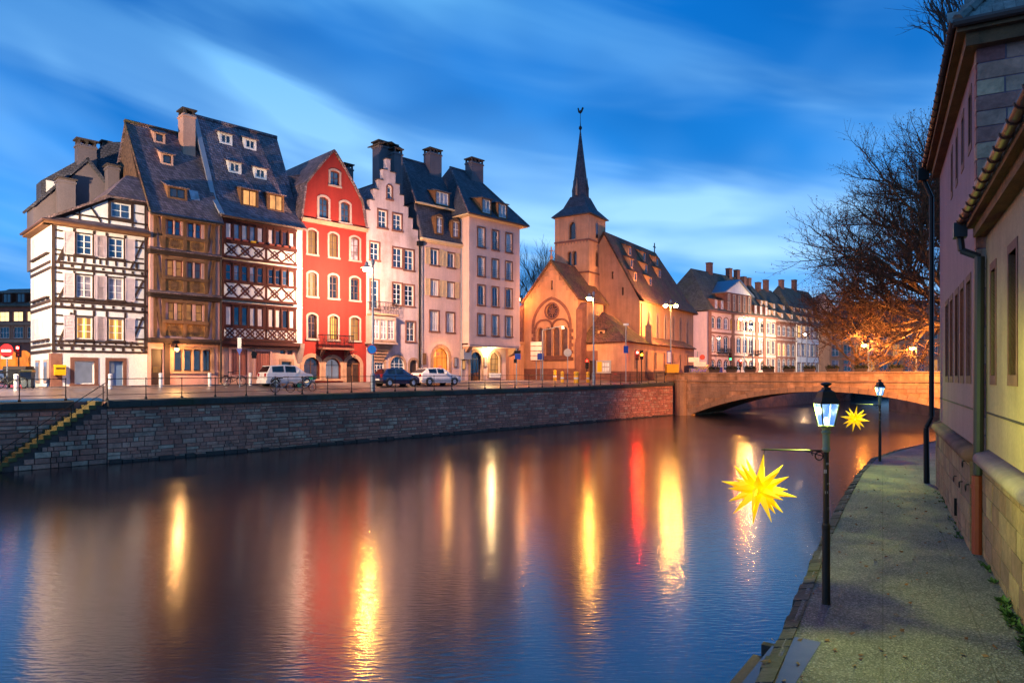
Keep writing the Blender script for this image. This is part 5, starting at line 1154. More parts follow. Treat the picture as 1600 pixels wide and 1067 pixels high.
# roof
ov = .65; ry = 4.6; rz_ = h.Z(715, 262, -4.2)
A_, B_ = (-ov, -ov, zE), (W + ov, -ov, zE); C_, D_ = (1.6, ry, rz_), (W - 3.6, ry, rz_); E_, F_ = (-ov, 9.6, zE), (W + ov, 9.6, zE)
m = MB(); m.plate([A_, B_, (W - 2.4, ry, rz_), C_], .1); m.plate([A_, C_, E_], .1); m.plate([B_, F_, (W - 2.4, ry, rz_)], .1); h.part('roof', m, 'slate')
m = MB(); m.path([A_, C_, (W - 2.4, ry, rz_), B_], .1, 6); h.part('ridge_tiles', m, 'tiles_dark')
m = MB(); m.box(-ov + .05, W + ov - .05, -ov + .05, 9, zE - .14, zE - .02); h.part('soffit', m, 'shutter_cream'); gutter_line(h, -ov, W + ov, -ov - .05, zE - .03, .08, 'gutter_brown')
sl = lambda z: -ov + (z - zE) * (ry + ov) / (rz_ - zE)
for px, py in ((760, 335), (785, 342)): x, z = on_slope(h, px, py, sl); dormer(h, x, z, 1.25, 1.5, sl, 'timber_brown', 'slate', 'pane_curtain', 'frame_white', .12)
a, b, _, z1 = h.rc(733, 255, 751, 290, -4.0); chimney(h, a, b, 3.6, 4.6, rz_ - 3.2, z1, 'plaster_mauve', 4)
m = MB(); a = h.X(731, -.1); m.tube((-.06, 1.0, .2), (-.06, 1.0, zE - .3), .07, .07, 8); h.part('downpipe', m, 'lead_white')
H7 = h
# ================================================================== church
CD = Vector((.839, -.545)); CP = Vector((4.8, 83.0)); CB = 4.25
h = House('church', 'orange lit stone church with square tower, slate spire and steep tiled nave', 819, 903, 'church', P=CP, d=CD, base=CB)
W = h.w; P_ = lambda px, py: h.uv(px, py)
zE = h.Z(860, 467); zA = h.Z(862, 409); xA = h.X(862)
# pointed window with four lights under two sub-arches and a rose
x0, x1 = h.X(838.5), h.X(888); zs = h.Z(862, 556); zt = h.Z(862, 511); n4 = 4; holes = []
for k in range(4):
    a = x0 + (x1 - x0) * k / 4; b = x0 + (x1 - x0) * (k + 1) / 4
    holes.append(window(h, a + .12, b - .12, zs, zt, 1, 4, 'sandstone_red', 'pane_church', rise=(b - a) * .5, gothic=True, sur='sandstone', sw=.1, yd=.2, sill=False, mw=.03, name='lancet_window'))
cx_, cz_ = h.uv(862.4, 486); rr_ = .82; rose = [(cx_ + rr_ * math.cos(2 * math.pi * k / 16), cz_ + rr_ * math.sin(2 * math.pi * k / 16)) for k in range(16)]; holes.append(rose)
m = MB(); m.poly([(x, .2, z) for x, z in rose]); ro = h.part('rose_window', m, 'pane'); m = MB(); m.ring((cx_, -.03, cz_), rr_ + .12, .13, 'y', 24, 6)
for k in range(6): an = math.pi * k / 6; m.beam((cx_ - rr_ * math.cos(an), cz_ - rr_ * math.sin(an)), (cx_ + rr_ * math.cos(an), cz_ + rr_ * math.sin(an)), .07, .08 + k * .002, .18)
for k in range(6): an = math.pi * k / 3; m.ring((cx_ + .5 * math.cos(an), .1, cz_ + .5 * math.sin(an)), .22, .035, 'y', 10, 5)
m.build('tracery', 'sandstone_red', ro)
sx, sz = h.uv(862, 445); holes.append(rect(sx - .14, sx + .14, sz - .6, sz + .55)); m = MB(); m.box(sx - .14, sx + .14, .2, .25, sz - .6, sz + .55); h.part('slit_window', m, 'pane_brown')
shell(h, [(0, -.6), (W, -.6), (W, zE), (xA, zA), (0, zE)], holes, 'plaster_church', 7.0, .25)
def archring(a, b, z0, z1, rise, wd, mat, y=-.06, name='stone_arch', gothic=True, full=False):
    o = arch(a, b, z0, z1, rise, 16, gothic); q = arch(a - wd, b + wd, z0, z1 + wd, rise + wd * .8, 16, gothic); m = MB()
    for k in range(1, len(o) - 1) if not full else range(len(o)):
        k2 = (k + 1) % len(o); m.loft([[(o[k][0], .02, o[k][1]), (o[k][0], y, o[k][1]), (q[k][0], y, q[k][1]), (q[k][0], .02, q[k][1])], [(o[k2][0], .02, o[k2][1]), (o[k2][0], y, o[k2][1]), (q[k2][0], y, q[k2][1]), (q[k2][0], .02, q[k2][1])]])
    m.poly([(o[0][0], y, o[0][1]), (q[0][0], y, q[0][1]), (q[-1][0], y, q[-1][1]), (o[-1][0], y, o[-1][1])])
    return h.part(name, m, mat)
archring(h.X(835), h.X(889.5), h.Z(862, 516), h.Z(862, 468), 3.2, .34, 'sandstone_red')
for a, b in ((838.5, 862.5), (864, 888)): archring(h.X(a), h.X(b), h.Z(862, 512), h.Z(862, 501), .95, .24, 'sandstone_red', -.08)
m = MB(); m.box(x0 - .2, x1 + .2, -.16, .1, zs - .55, zs); h.part('window_sill', m, 'sandstone_red')
k = 0; z = zs - .6
while z < h.Z(862, 512):       # toothed jamb stones
    for s_ in (-1, 1):
        l = (.55, .3)[k % 2]; a = (x0 - .15 - l) if s_ < 0 else (x1 + .15); m = MB(); m.box(a, a + l, -.05, .05, z, z + .4); h.part('jamb_stone', m, 'sandstone_red')
    z += .42; k += 1
m = MB(); m.box(-.06, W + .06, -.12, .1, -.6, 1.35); h.part('plinth', m, 'sandstone_red')
for a, b, zt_ in ((-.75, .0, zE - .6), (W, W + .75, zE - 1.0)):
    m = MB(); m.box(a, b, -.65, .8, -.6, zt_ * .55); m.box(a, b, -.4, .8, zt_ * .55, zt_ - .5); m.prismx([(-.4, zt_ - .5), (.8, zt_ - .5), (.8, zt_ + .4)], a, b); h.part('buttress', m, 'sandstone_red')
m = MB()
for (ax, az), (bx, bz) in (((-.35, zE - .25), (xA, zA + .25)), ((xA, zA + .25), (W + .35, zE - .25))): m.plate([(ax, -.3, az), (bx, -.3, bz), (bx, 8.0, bz), (ax, 8.0, az)], .2)
h.part('chapel_roof', m, 'tiles_brown')
m = MB(); zc_ = zA + .3; m.box(xA - .12, xA + .12, -.2, .04, zc_, zc_ + .4); m.box(xA - .05, xA + .05, -.12, -.03, zc_ + .4, zc_ + 1.5); m.box(xA - .3, xA + .3, -.11, -.04, zc_ + .95, zc_ + 1.07); h.part('gable_cross', m, 'sandstone')
for k in range(7):       # crow-stepped verge stones
    for s_ in (-1, 1):
        f = (k + .5) / 7; x = xA + s_ * f * ((W - xA) if s_ > 0 else xA); z = zA + (zE - zA) * f; m = MB(); m.box(x - .28, x + .28, -.04, .02, z - .75, z - .12); h.part('verge_stone', m, 'sandstone')
# tower
TB = 6.0; tx0, tx1 = h.X(867, -TB), h.X(920, -TB); tw = tx1 - tx0; tzE = h.Z(920, 333, -TB); y0, y1 = TB, TB + tw
m = MB(); hsT = []; q = h.rc(889.5, 347, 899.5, 374, -TB); wl = window(h, q[0], q[1], q[2], q[3], 1, 6, 'stone_dark', 'pane_brown', rise=.55, gothic=True, sur='sandstone', sw=.16, y0=y0, name='belfry_window', yd=.25); hsT.append(wl)
q2 = h.rc(887, 389, 901, 415, -TB); cm = (q2[0] + q2[1]) / 2
for a, b in ((q2[0], cm - .08), (cm + .08, q2[1])): hsT.append(window(h, a, b, q2[2], q2[3] - .3, 1, 1, 'stone_dark', 'pane_brown', rise=.35, sur='sandstone', sw=.1, y0=y0, name='twin_window', yd=.25, sill=False))
m.sheet(rect(tx0, tx1, -.6, tzE), hsT, y0, .3)
m.poly([(tx0, y0, -.6), (tx0, y1, -.6), (tx0, y1, tzE), (tx0, y0, tzE)]); m.poly([(tx0, y1, -.6), (tx1, y1, -.6), (tx1, y1, tzE), (tx0, y1, tzE)]); m.poly([(tx1, y0, -.6), (tx1, y1, -.6), (tx1, y1, tzE), (tx1, y0, tzE)])
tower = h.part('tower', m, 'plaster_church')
for yp in (377, 427): z = h.Z(893, yp, -TB); m = MB(); m.box(tx0 - .08, tx1 + .08, y0 - .08, y0 - .0, z - .1, z + .1); m.box(tx1, tx1 + .08, y0 - .08, y1, z - .1, z + .1); m.build('string_course', 'sandstone_red', tower)
z = h.Z(893, 377, -TB)
m = MB()
for k in range(11): x = tx0 + .25 + (tw - .5) * k / 10; m.prism([(x - .14, z - .12), (x + .14, z - .12), (x, z - .45)], y0 - .06, y0)
m.build('frieze', 'sandstone', tower)
# right face windows
for yt, yb_ in ((347, 375), (392, 418)):
    z0, z1 = h.Z(930, yb_, -TB - 2.5), h.Z(930, yt, -TB - 2.5); yc = (y0 + y1) / 2 - .2; o = arch(yc - .45, yc + .45, z0, z1, .6, 8, True); i_ = arch(yc - .3, yc + .3, z0 + .1, z1 - .15, .45, 8, True); m = MB(); m.loft([[(tx1 + .02, y, z) for y, z in o], [(tx1 + .06, y, z) for y, z in o], [(tx1 + .06, y, z) for y, z in i_], [(tx1 + .02, y, z) for y, z in i_]], cap=False); o_ = m.build('belfry_window', 'sandstone', tower); m = MB(); m.poly([(tx1 + .03, y, z) for y, z in i_]); m.build('louvre', 'pane_brown', tower)
ov = .35; cxT, cyT = (tx0 + tx1) / 2, (y0 + y1) / 2; zS = h.Z(908, 309, -TB - 2.5); zT = h.Z(908, 203, -TB - 2.5)
sq = lambda r, z: [(cxT - r, cyT - r, z), (cxT + r, cyT - r, z), (cxT + r, cyT + r, z), (cxT - r, cyT + r, z)]
m = MB(); m.loft([sq(tw / 2 + ov, tzE - .05), sq(tw / 2 + ov, tzE + .05), sq(tw * .34, tzE + (zS - tzE) * .45), sq(tw * .2, zS)]); sp_ = m.build('tower_roof', 'slate', h.e)
oc = lambda r, z: [(cxT + r * math.cos(2 * math.pi * (k + .5) / 8), cyT + r * math.sin(2 * math.pi * (k + .5) / 8), z) for k in range(8)]
m = MB(); m.loft([oc(tw * .24, zS - .4), oc(tw * .205, zS + 1.2), oc(.05, zT)]); h.part('spire', m, 'slate')
for k in range(4):
    an = math.pi / 2 * k; dx, dy = math.cos(an), math.sin(an); r_ = tw * .21; m = MB(); bx, by = cxT + dx * r_, cyT + dy * r_; m.box(bx - .14, bx + .14, by - .14, by + .14, zS + .1, zS + .95); m.lathe((bx, by, zS + .95), [(.24, 0), (.06, .8), (.02, 1.5)], 4); h.part('spire_dormer', m, 'sandstone' if k == 3 else 'slate')
zc_ = zT; ck = MB(); ck.lathe((cxT, cyT, zc_ - .2), [(.06, 0), (.08, .15), (.22, .35), (.22, .55), (.06, .75), (.035, 1.4), (.03, 2.3)], 10); h.part('spire_finial', ck, 'iron')
ck = MB(); ck.prism([(cxT - .42, zc_ + 2.95), (cxT - .30, zc_ + 2.35), (cxT, zc_ + 2.1), (cxT + .25, zc_ + 2.3), (cxT + .5, zc_ + 2.8), (cxT + .3, zc_ + 2.95), (cxT + .12, zc_ + 2.6), (cxT - .15, zc_ + 2.55), (cxT - .25, zc_ + 2.95)], cyT - .04, cyT + .04); h.part('weathercock', ck, 'iron')
# nave
NB = 9.0; nxA = h.X(943, -NB); nxE = h.X(1000, -NB); nzA = h.Z(945, 363, -NB); nzE = h.Z(1000, 470, -NB); NL = 21.0; hwN = nxE - nxA
m = MB(); sl1, sl2 = h.uv(957, 430, -NB), h.uv(973, 455, -NB)
m.sheet([(nxA - hwN, -.6), (nxE, -.6), (nxE, nzE), (nxA, nzA - .2), (nxA - hwN, nzE)], [rect(a - .12, a + .12, b - .5, b + .5) for a, b in (sl1, sl2)], NB, .3); m.poly([(nxE, NB, -.6), (nxE, NB + NL, -.6), (nxE, NB + NL, nzE), (nxE, NB, nzE)]); h.part('nave_wall', m, 'plaster_church')
for a, b in (sl1, sl2): m = MB(); m.box(a - .12, a + .12, NB + .25, NB + .3, b - .5, b + .5); h.part('slit_window', m, 'pane_brown')
fl_x, fl_z = nxE - .9, nzE + 1.25
m = MB(); e_ = .55
prof = [(nxA, nzA), (fl_x + .15, fl_z + .25), (nxE + e_, nzE - .15)]
for (ax, az), (bx, bz) in zip(prof, prof[1:]): m.plate([(ax, NB - .25, az), (ax, NB + NL - (3 if ax == nxA else 0), az), (bx, NB + NL + (.3 if bx > nxE else 0), bz), (bx, NB - .25, bz)], .2)
m.plate([(nxA, NB - .25, nzA), (nxA, NB + NL - 3, nzA), (nxA - hwN - .5, NB + NL, nzE - .1), (nxA - hwN - .5, NB - .25, nzE - .1)], .2); m.plate([(nxA, NB + NL - 3, nzA), (nxE + e_, NB + NL + .3, nzE - .15), (nxA - hwN - .5, NB + NL + .3, nzE - .15)], .2)
h.part('nave_roof', m, 'tiles_brown')
m = MB(); y = NB + NL - 3; m.box(nxA - .06, nxA + .06, y - .06, y + .06, nzA, nzA + 1.6); m.box(nxA - .06, nxA + .06, y - .45, y + .45, nzA + .9, nzA + 1.05); h.part('ridge_cross', m, 'iron')
# dormers on the nave roof facing the river: front looks along +x
def nx_of(z): return nxA + (nzA - z) * (fl_x - nxA) / (nzA - fl_z)
for row, (zf, ys) in enumerate(((.70, (4.5, 9.5, 14.5)), (.45, (2.6, 7.6, 12.8)), (.2, (1.4, 6.6)))):
    z0 = fl_z + (nzA - fl_z) * zf - .2
    for yy in ys:
        y = NB + yy; xf = nx_of(z0) + .42; z1 = z0 + 1.25; zt_ = z1; x = xf
        while nx_of(zt_) < x and x > nxA - .5: x -= .1; zt_ += .05
        m = MB(); m.poly([(xf, y - .5, z0), (xf, y + .5, z0), (xf, y + .5, z1), (xf, y - .5, z1)]); m.poly([(xf, y - .5, z0), (xf, y - .5, z1), (x, y - .5, zt_)]); m.poly([(xf, y + .5, z0), (xf, y + .5, z1), (x, y + .5, zt_)]); d = h.part('dormer', m, 'plaster_church')
        m = MB(); m.plate([(xf + .2, y - .65, z1), (xf + .2, y + .65, z1), (x, y + .65, zt_ + .05), (x, y - .65, zt_ + .05)], .08); m.build('dormer_roof', 'tiles_brown', d); m = MB(); m.box(xf, xf + .03, y - .22, y + .22, z0 + .2, z1 - .15); m.build('pane', 'pane_brown', d)
for k in range(6):        # tall nave windows
    y = NB + 3.0 + k * 3.0; zb_, zt_ = nzE - 5.0, nzE - 1.0; o = arch(y - .55, y + .55, zb_, zt_, .8, 8, True); i_ = arch(y - .3, y + .3, zb_ + .15, zt_ - .25, .6, 8, True); m = MB(); m.loft([[(nxE + .0, a, b) for a, b in o], [(nxE + .10, a, b) for a, b in o], [(nxE + .10, a, b) for a, b in i_], [(nxE + .02, a, b) for a, b in i_]], cap=False); wo = h.part('nave_window', m, 'sandstone_pale'); m = MB(); m.poly([(nxE + .03, a, b) for a, b in i_]); m.build('pane', 'pane_church', wo)
# sacristy and low aisle
SB = 1.0; sx0, sx1 = h.X(911.5, -SB), h.X(978, -SB); szE = h.Z(945, 533, -SB); SL = 24.5
dq = h.rc(920, 552, 931, 592, -SB); hp = rect(dq[0], dq[1], -.1, dq[3])
m = MB(); m.sheet(rect(sx0, sx1, -.6, szE), [hp], SB, .3); m.poly([(sx1, SB, -.6), (sx1, SB + SL, -.6), (sx1, SB + SL, szE), (sx1, SB, szE)]); h.part('aisle_wall', m, 'plaster_church')
m = MB(); m.box(dq[0], dq[1], SB + .2, SB + .28, -.1, dq[3] - .9); o = h.part('door', m, 'door_wood'); m = MB(); m.box(dq[0] - .25, dq[0], SB - .06, SB + .1, -.1, dq[3] + .3); m.box(dq[1], dq[1] + .25, SB - .06, SB + .1, -.1, dq[3] + .3); m.box(dq[0], dq[1], SB - .06, SB + .25, dq[3] - .9, dq[3] + .3); m.build('door_surround', 'sandstone_red', o)
m = MB(); m.box(sx0, dq[0] - .26, SB - .08, SB, -.6, 1.0); m.box(dq[1] + .26, sx1 + .08, SB - .08, SB, -.6, 1.0); m.box(sx1, sx1 + .08, SB, SB + SL, -.6, 1.0); h.part('plinth', m, 'sandstone_red')
ax_, az_ = h.uv(941, 487, -SB - 3.2); rw_ = sx1 - sx0
m = MB(); A_, B_, C_ = (sx0 - .3, SB - .45, szE - .1), (sx1 + .4, SB - .45, szE - .1), (ax_, SB + 3.2, az_)
m.plate([A_, B_, C_], .15); m.plate([B_, (sx1 + .4, SB + 6.8, szE - .1), (ax_, SB + 6.8, az_ - .4), C_], .15); m.plate([A_, C_, (sx0 - .3, SB + 6.8, szE)], .15); h.part('sacristy_roof', m, 'tiles_brown')
m = MB(); m.plate([(sx1 + .4, SB + 6.4, szE - .12), (sx1 + .4, SB + SL, szE - .12), (nxE - .3, SB + SL, szE + 1.2), (nxE - .3, SB + 6.4, szE + 1.2)], .12); h.part('aisle_roof', m, 'tiles_brown')
x, z = h.uv(943, 528, -SB - 1.2); m = MB(); m.box(x - .45, x + .45, SB + .55, SB + 1.6, z, z + .95); d = h.part('dormer', m, 'plaster_church'); m = MB(); m.plate([(x - .55, SB + .4, z + .95), (x + .55, SB + .4, z + .95), (x + .55, SB + 2.6, z + 1.6), (x - .55, SB + 2.6, z + 1.6)], .08); m.build('dormer_roof', 'tiles_brown', d); m = MB(); m.box(x - .2, x + .2, SB + .52, SB + .56, z + .15, z + .75); m.build('pane', 'pane_brown', d)
for k in range(7):
    y = SB + 3.0 + k * 3.1; o = arch(y - .42, y + .42, 1.3, 3.6, .25); i_ = arch(y - .28, y + .28, 1.45, 3.45, .2); m = MB(); m.loft([[(sx1, a, b) for a, b in o], [(sx1 + .07, a, b) for a, b in o], [(sx1 + .07, a, b) for a, b in i_], [(sx1 + .02, a, b) for a, b in i_]], cap=False); wo = h.part('aisle_window', m, 'sandstone'); m = MB(); m.poly([(sx1 + .03, a, b) for a, b in i_]); m.build('pane', 'pane_church', wo)
m = MB(); zg_ = szE + .2; y = SB + 6.6; m.box(sx1 - .3, sx1 + .5, y, y + .35, zg_ - .3, zg_ + 2.0); m.lathe((sx1 + .1, y + .17, zg_ + 2.0), [(.3, 0), (.12, .7), (.03, 2.0)], 4); h.part('pinnacle', m, 'sandstone')
m = MB(); m.tube((nxE + .1, NB + .3, szE + .6), (nxE + .1, NB + .3, nzE - .3), .08, .08, 6); h.part('downpipe', m, 'gutter')
CH = h
m = MB(); x, z = h.uv(943.5, 573, -SB); m.box(-.95, .95, -.08, 0, -.75, .75); o = m.build('notice_board', 'sign_back'); tag(o, 'framed notice board with yellow panel on the sacristy wall', 'sign'); o.location = h.e.matrix_basis @ Vector((x, SB - .02, z)); o.rotation_euler = h.e.rotation_euler
m = MB(); m.box(-.8, -.2, -.1, -.08, -.6, .6); m.build('panel', 'sign_yellow', o); m = MB()
for a in range(3):
    for b in range(2): m.box(-.1 + a * .3, .12 + a * .3, -.1, -.08, -.5 + b * .55, -.1 + b * .55)
m.build('print', 'white_paint', o)
lp = MB(); x, z = h.uv(814, 409, .3); zL = h.Z(816, 468, .8)
fx = h.X(812, .8); lp.box(-.2, .2, -.25, .1, -.16, .16); lp.tube((0, 0, -.1), (0, .8, -.3), .03, .03, 5); o = lp.build('wall_lantern', 'iron'); tag(o, 'bright floodlight fixed high on the left buttress of the church', 'floodlight'); fl_pos = h.e.matrix_basis @ Vector((fx, -.8, zL)); o.location = fl_pos; o.rotation_euler = h.e.rotation_euler
m = MB(); m.lathe((0, -.3, 0), [(.02, -.2), (.17, -.14), (.2, 0), (.17, .14), (.02, .2)], 10); m.build('bulb', 'bulb_orange', o)

# ================================================================== palace beyond the bridge
PPt = Vector(((1108 - CX) / F * 142, 142.0)); PD = Vector((1.05, 1.0)).normalized()
def far_block(name, label, pxL, pxR, yEaveL, rows, cols, mats, roofmat, ridge_px, off=0.0, base=4.2, depth=14, ledges=(), wcol='frame_white', wdt=.32, arches=False, quoins=None, pane=None):
    h = House(name, label, pxL, pxR, 'building', P=PPt, d=PD, base=base, off=off); W = h.w; zE = h.Z(pxL, yEaveL); hs = []
    for r, (t_, b_) in enumerate(rows):
        z0, z1 = h.Z(pxL, b_), h.Z(pxL, t_)
        for k in range(cols):
            xc = W * (k + .5) / cols; ww_ = W / cols * wdt; pm = (pane or {}).get((r, k), rnd.choice(['pane', 'pane_curtain', 'pane_blue', 'pane']))
            ar = arches and r == 0
            hs.append(window(h, xc - ww_, xc + ww_, max(z0, .2), z1, 2, 2, wcol, pm, rise=ww_ * .9 if ar else (ww_ * .35 if arches else 0), sur=mats[1], sw=.2, sill=r > 0, yd=.1, fw=.09))
    shell(h, rect(0, W, -.5, zE), hs, mats[0], depth)
    for yl in ledges: z = h.Z(pxL, yl); m = MB(); m.box(-.1, W + .1, -.2, .05, z - .18, z + .18); h.part('string_course', m, mats[1])
    m = MB(); m.box(-.3, W + .2, -.6, .05, zE - .1, zE + .25); h.part('cornice', m, mats[1])
    zr = h.Z(pxL, ridge_px, -6); m = MB(); m.plate([(-.4, -.6, zE + .25), (W + .3, -.6, zE + .25), (W + .3, 6.5, zr), (3.5, 6.5, zr)], .2); m.plate([(-.4, -.6, zE + .25), (3.5, 6.5, zr), (-.4, depth + .3, zE + .25)], .2); m.plate([(3.5, 6.5, zr), (W + .3, 6.5, zr), (W + .3, depth, zE), (-.4, depth, zE)], .2); h.part('roof', m, roofmat)
    h.zE, h.zr = zE, zr; return h
fp = far_block('palace', 'long pink palace with red stone arcade and white pediment beyond the bridge', 1108, 1196, 486, [(562, 578), (524, 549), (494, 512)], 9, ('plaster_cream', 'sandstone_red'), 'tiles_far', 424, ledges=(555, 519), arches=True, pane={(2, 3): 'pane_lit', (2, 4): 'pane_lit'})
m = MB(); zq = fp.Z(1108, 555); 
m.box(-.06, fp.w, -.12, -.02, -.5, zq) if False else None
for x in (0.0, 9.6, 20.4, fp.w - .8):
    m = MB(); m.box(x - .3, x + .8, -.14, .02, -.5, fp.zE); fp.part('pilaster', m, 'sandstone_red')
a, b = fp.X(1132), fp.X(1172); z0, z1 = fp.zE + .25, fp.Z(1132, 456); m = MB(); m.box(a, b, -.3, 6, z0, z1); pd = fp.part('attic_storey', m, 'sandstone_red')
for k in range(5): xc = a + (b - a) * (k + .5) / 5; window(fp, xc - .5, xc + .5, z0 + .4, z1 - .4, 2, 2, 'frame_white', 'pane', sur='sandstone', sw=.12, y0=-.48, yd=.1)
m = MB(); zc_ = z1 + 3.0; m.prism([(a - .6, z1), (b + .6, z1), ((a + b) / 2, zc_)], -.2, 6.5); pdm = fp.part('pediment', m, 'plaster_white'); m = MB(); m.plate([(a - 1, -.6, z1 - .1), ((a + b) / 2, -.6, zc_ + .2), ((a + b) / 2, 7, zc_ + .2), (a - 1, 7, z1 - .1)], .25); m.plate([((a + b) / 2, -.6, zc_ + .2), (b + 1, -.6, z1 - .1), (b + 1, 7, z1 - .1), ((a + b) / 2, 7, zc_ + .2)], .25); m.build('pediment_roof', 'zinc', pdm)
psl = lambda z: -.6 + (z - fp.zE - .25) * 7.1 / (fp.zr - fp.zE - .25)
for k in range(3): dormer(fp, 2.2 + k * 2.5, fp.zE + .6, 1.3, 2.0, psl, 'sandstone_red', 'tiles_far', 'pane_curtain', 'frame_white', .2)
for k in range(3): dormer(fp, b + 2.0 + k * 2.6, fp.zE + .6, 1.3, 2.0, psl, 'sandstone_red', 'tiles_far', 'pane_curtain', 'frame_white', .2)
m = MB(); sxq = -.2; m.box(-.05, .0, .1, 14, -.5, fp.zE); 
for k, (px, py) in enumerate(((1121, 441), (1107, 446), (1118, 450))):
    x, z = on_slope(fp, px, py, psl); m = MB(); m.plate([(x - .5, psl(z) - .15, z - .5), (x + .5, psl(z) - .15, z - .5), (x + .5, psl(z + .9) - .15, z + .5), (x - .5, psl(z + .9) - .15, z + .5)], .1); fp.part('skylight', m, 'pane_curtain')
# balconies
for k in (1, 2, 6, 7):
    x = fp.w * (k + .5) / 9; z = fp.Z(1108, 550); m = MB(); m.box(x - 1.1, x + 1.1, -.7, 0, z - .15, z); 
    for j in range(12): xx = x - 1.05 + 2.1 * j / 11; m.tube((xx, -.65, z), (xx, -.65, z + .9), .03, .03, 4)
    m.box(x - 1.1, x + 1.1, -.68, -.62, z + .85, z + .95); fp.part('balcony', m, 'iron')
fb = far_block('townhouse', 'pale townhouse with red stone pilasters between palace and white building', 1197.5, 1212.5, 497, [(560, 582), (532, 553), (504, 521)], 2, ('plaster_cream', 'sandstone_red'), 'tiles_far', 448, ledges=(527,))
fc = far_block('lit_townhouse', 'red stone townhouse with two tall lit windows and curved dormer', 1213.5, 1243.5, 501, [(560, 582), (536, 556), (508, 524)], 4, ('sandstone_red', 'sandstone_pale'), 'tiles_far', 455, ledges=(530,), arches=True, pane={(1, 0): 'pane_lit', (1, 1): 'pane_lit'})
fd = far_block('white_townhouse', 'bright white plain building with two rows of dark windows near the tree', 1245, 1300, 506, [(567, 586), (537, 556), (508, 527)], 8, ('plaster_white', 'sandstone_red'), 'tiles_far', 452, pane={(2, 0): 'pane_lit', (2, 1): 'pane_warm'})
for H_, xs_ in ((fp, (.45, .8, .95)), (fb, (.3, .8)), (fc, (.35, .75)), (fd, (.25, .6))):
    for f_ in xs_:
        x = H_.w * f_; chimney(H_, x - .65, x + .65, 6.0, 7.0, H_.zr - 2, H_.zr + rnd.uniform(1.2, 2.6), 'sandstone_red', 0)
    if H_ is not fp:
        s_ = lambda z, H_=H_: -.6 + (z - H_.zE - .25) * 7.1 / (H_.zr - H_.zE - .25)
        for r_, zz_ in enumerate((.8, 3.2)):
            n_ = max(2, int(H_.w / 3.6))
            for k in range(n_): dormer(H_, H_.w * (k + .5) / n_, H_.zE + zz_, 1.1, 1.2, s_, 'sandstone', 'tiles_far', 'pane_curtain', 'frame_white', .3)
gb2 = House('gable_building', 'pale gabled building rising behind the white building near the tree', 1272, 1322, 'building', P=PPt + Vector((30, 45)), d=Vector((.9, -.2)), base=4.2)
z1, z2 = gb2.Z(1285, 505), gb2.Z(1280, 458); m = MB(); m.prism([(0, -.5), (gb2.w, -.5), (gb2.w, z1), (gb2.w * .3, z2), (0, z1)], 0, 16); gb2.part('wall', m, 'plaster_cream'); m = MB(); m.plate([(gb2.w * .3, -.3, z2 + .2), (gb2.w + .5, -.3, z1), (gb2.w + .5, 16, z1), (gb2.w * .3, 16, z2 + .2)], .2); gb2.part('roof', m, 'tiles_far'); m = MB(); m.box(gb2.w * .2, gb2.w * .3, -.1, .1, z1 - .5, z1 + 2); gb2.part('window', m, 'pane')

# ================================================================== building behind the tree on the right bank
h = House('bank_building', 'dim building with rows of windows seen through the big tree', 1296, 1490, 'building', P=Vector((62, 125)), d=Vector((1, -.25)), base=3.9)
W = h.w; zE = h.Z(1400, 505); hs = []
for r_, (t_, b_) in enumerate(((562, 580), (538, 556), (513, 530))):
    for k in range(10): x = W * (k + .5) / 10; hs.append(window(h, x - .6, x + .6, max(.3, h.Z(1400, b_)), h.Z(1400, t_), 2, 2, 'frame_white', rnd.choice(['pane', 'pane_curtain', 'pane_warm', 'pane']), sur='sandstone', sw=.15))
shell(h, rect(0, W, -.5, zE), hs, 'plaster_ochre', 10)
zr = h.Z(1400, 470, -5); m = MB(); m.plate([(-.5, -.5, zE), (W + .5, -.5, zE), (W - 2, 5, zr), (3, 5, zr)], .2); m.plate([(-.5, -.5, zE), (3, 5, zr), (-.5, 10, zE)], .2); h.part('roof', m, 'tiles_far')

# ================================================================== dark building at far left
h = House('stone_building', 'dark stone building with three small lit windows at the far left edge', -45, 62, 'building', P=Vector((-70, 92)), d=Vector((1, -.12)), base=3.95)
W = h.w; zE = h.Z(20, 478); hs = []; nW = 5
for k in range(nW):
    px = -37 + 21.6 * k; x = h.X(px); hs.append(window(h, x - .75, x + .75, h.Z(20, 502), h.Z(20, 487), 2, 2, 'frame_white', 'pane_far', sur='sandstone_red', sw=.15)); hs.append(window(h, x - .75, x + .75, h.Z(20, 528), h.Z(20, 511), 3, 2, 'frame_white', 'pane', sur='sandstone', sw=.18))
shell(h, rect(0, W, -.5, zE), hs, 'sandstone_red', 14)
for yp in (506, 533): z = h.Z(20, yp); m = MB(); m.box(0, W, -.25, .05, z - .2, z + .2); h.part('string_course', m, 'sandstone')
for k in range(5):
    px = -40 + 21 * k; x0_ = h.X(px); m = MB(); o = arch(x0_, x0_ + 2.6, 0, 4.2, 1.2); m.poly([(x, -.03, z) for x, z in o]); h.part('archway', m, 'shop_orange' if k in (1, 2, 3) else 'door_wood')
zr = h.Z(20, 450, -5); m = MB(); m.plate([(-.5, -.5, zE), (W + .5, -.5, zE), (W - 1, 6, zr), (0, 6, zr)], .2); m.plate([(W + .5, -.5, zE), (W + .5, 14, zE), (W - 1, 6, zr)], .2); h.part('roof', m, 'tiles_far')
s_ = lambda z: -.5 + (z - zE) * 6.5 / (zr - zE)
for k in range(5): dormer(h, h.X(-37 + 22 * k), zE + .4, 1.4, 1.4, s_, 'timber', 'tiles_far', 'pane', 'frame_dark', .2)
for px in (5, 27): x = h.X(px); chimney(h, x - .9, x + .9, 5.5, 6.6, zr - 1, zr + 2.0, 'sandstone_red', 0)

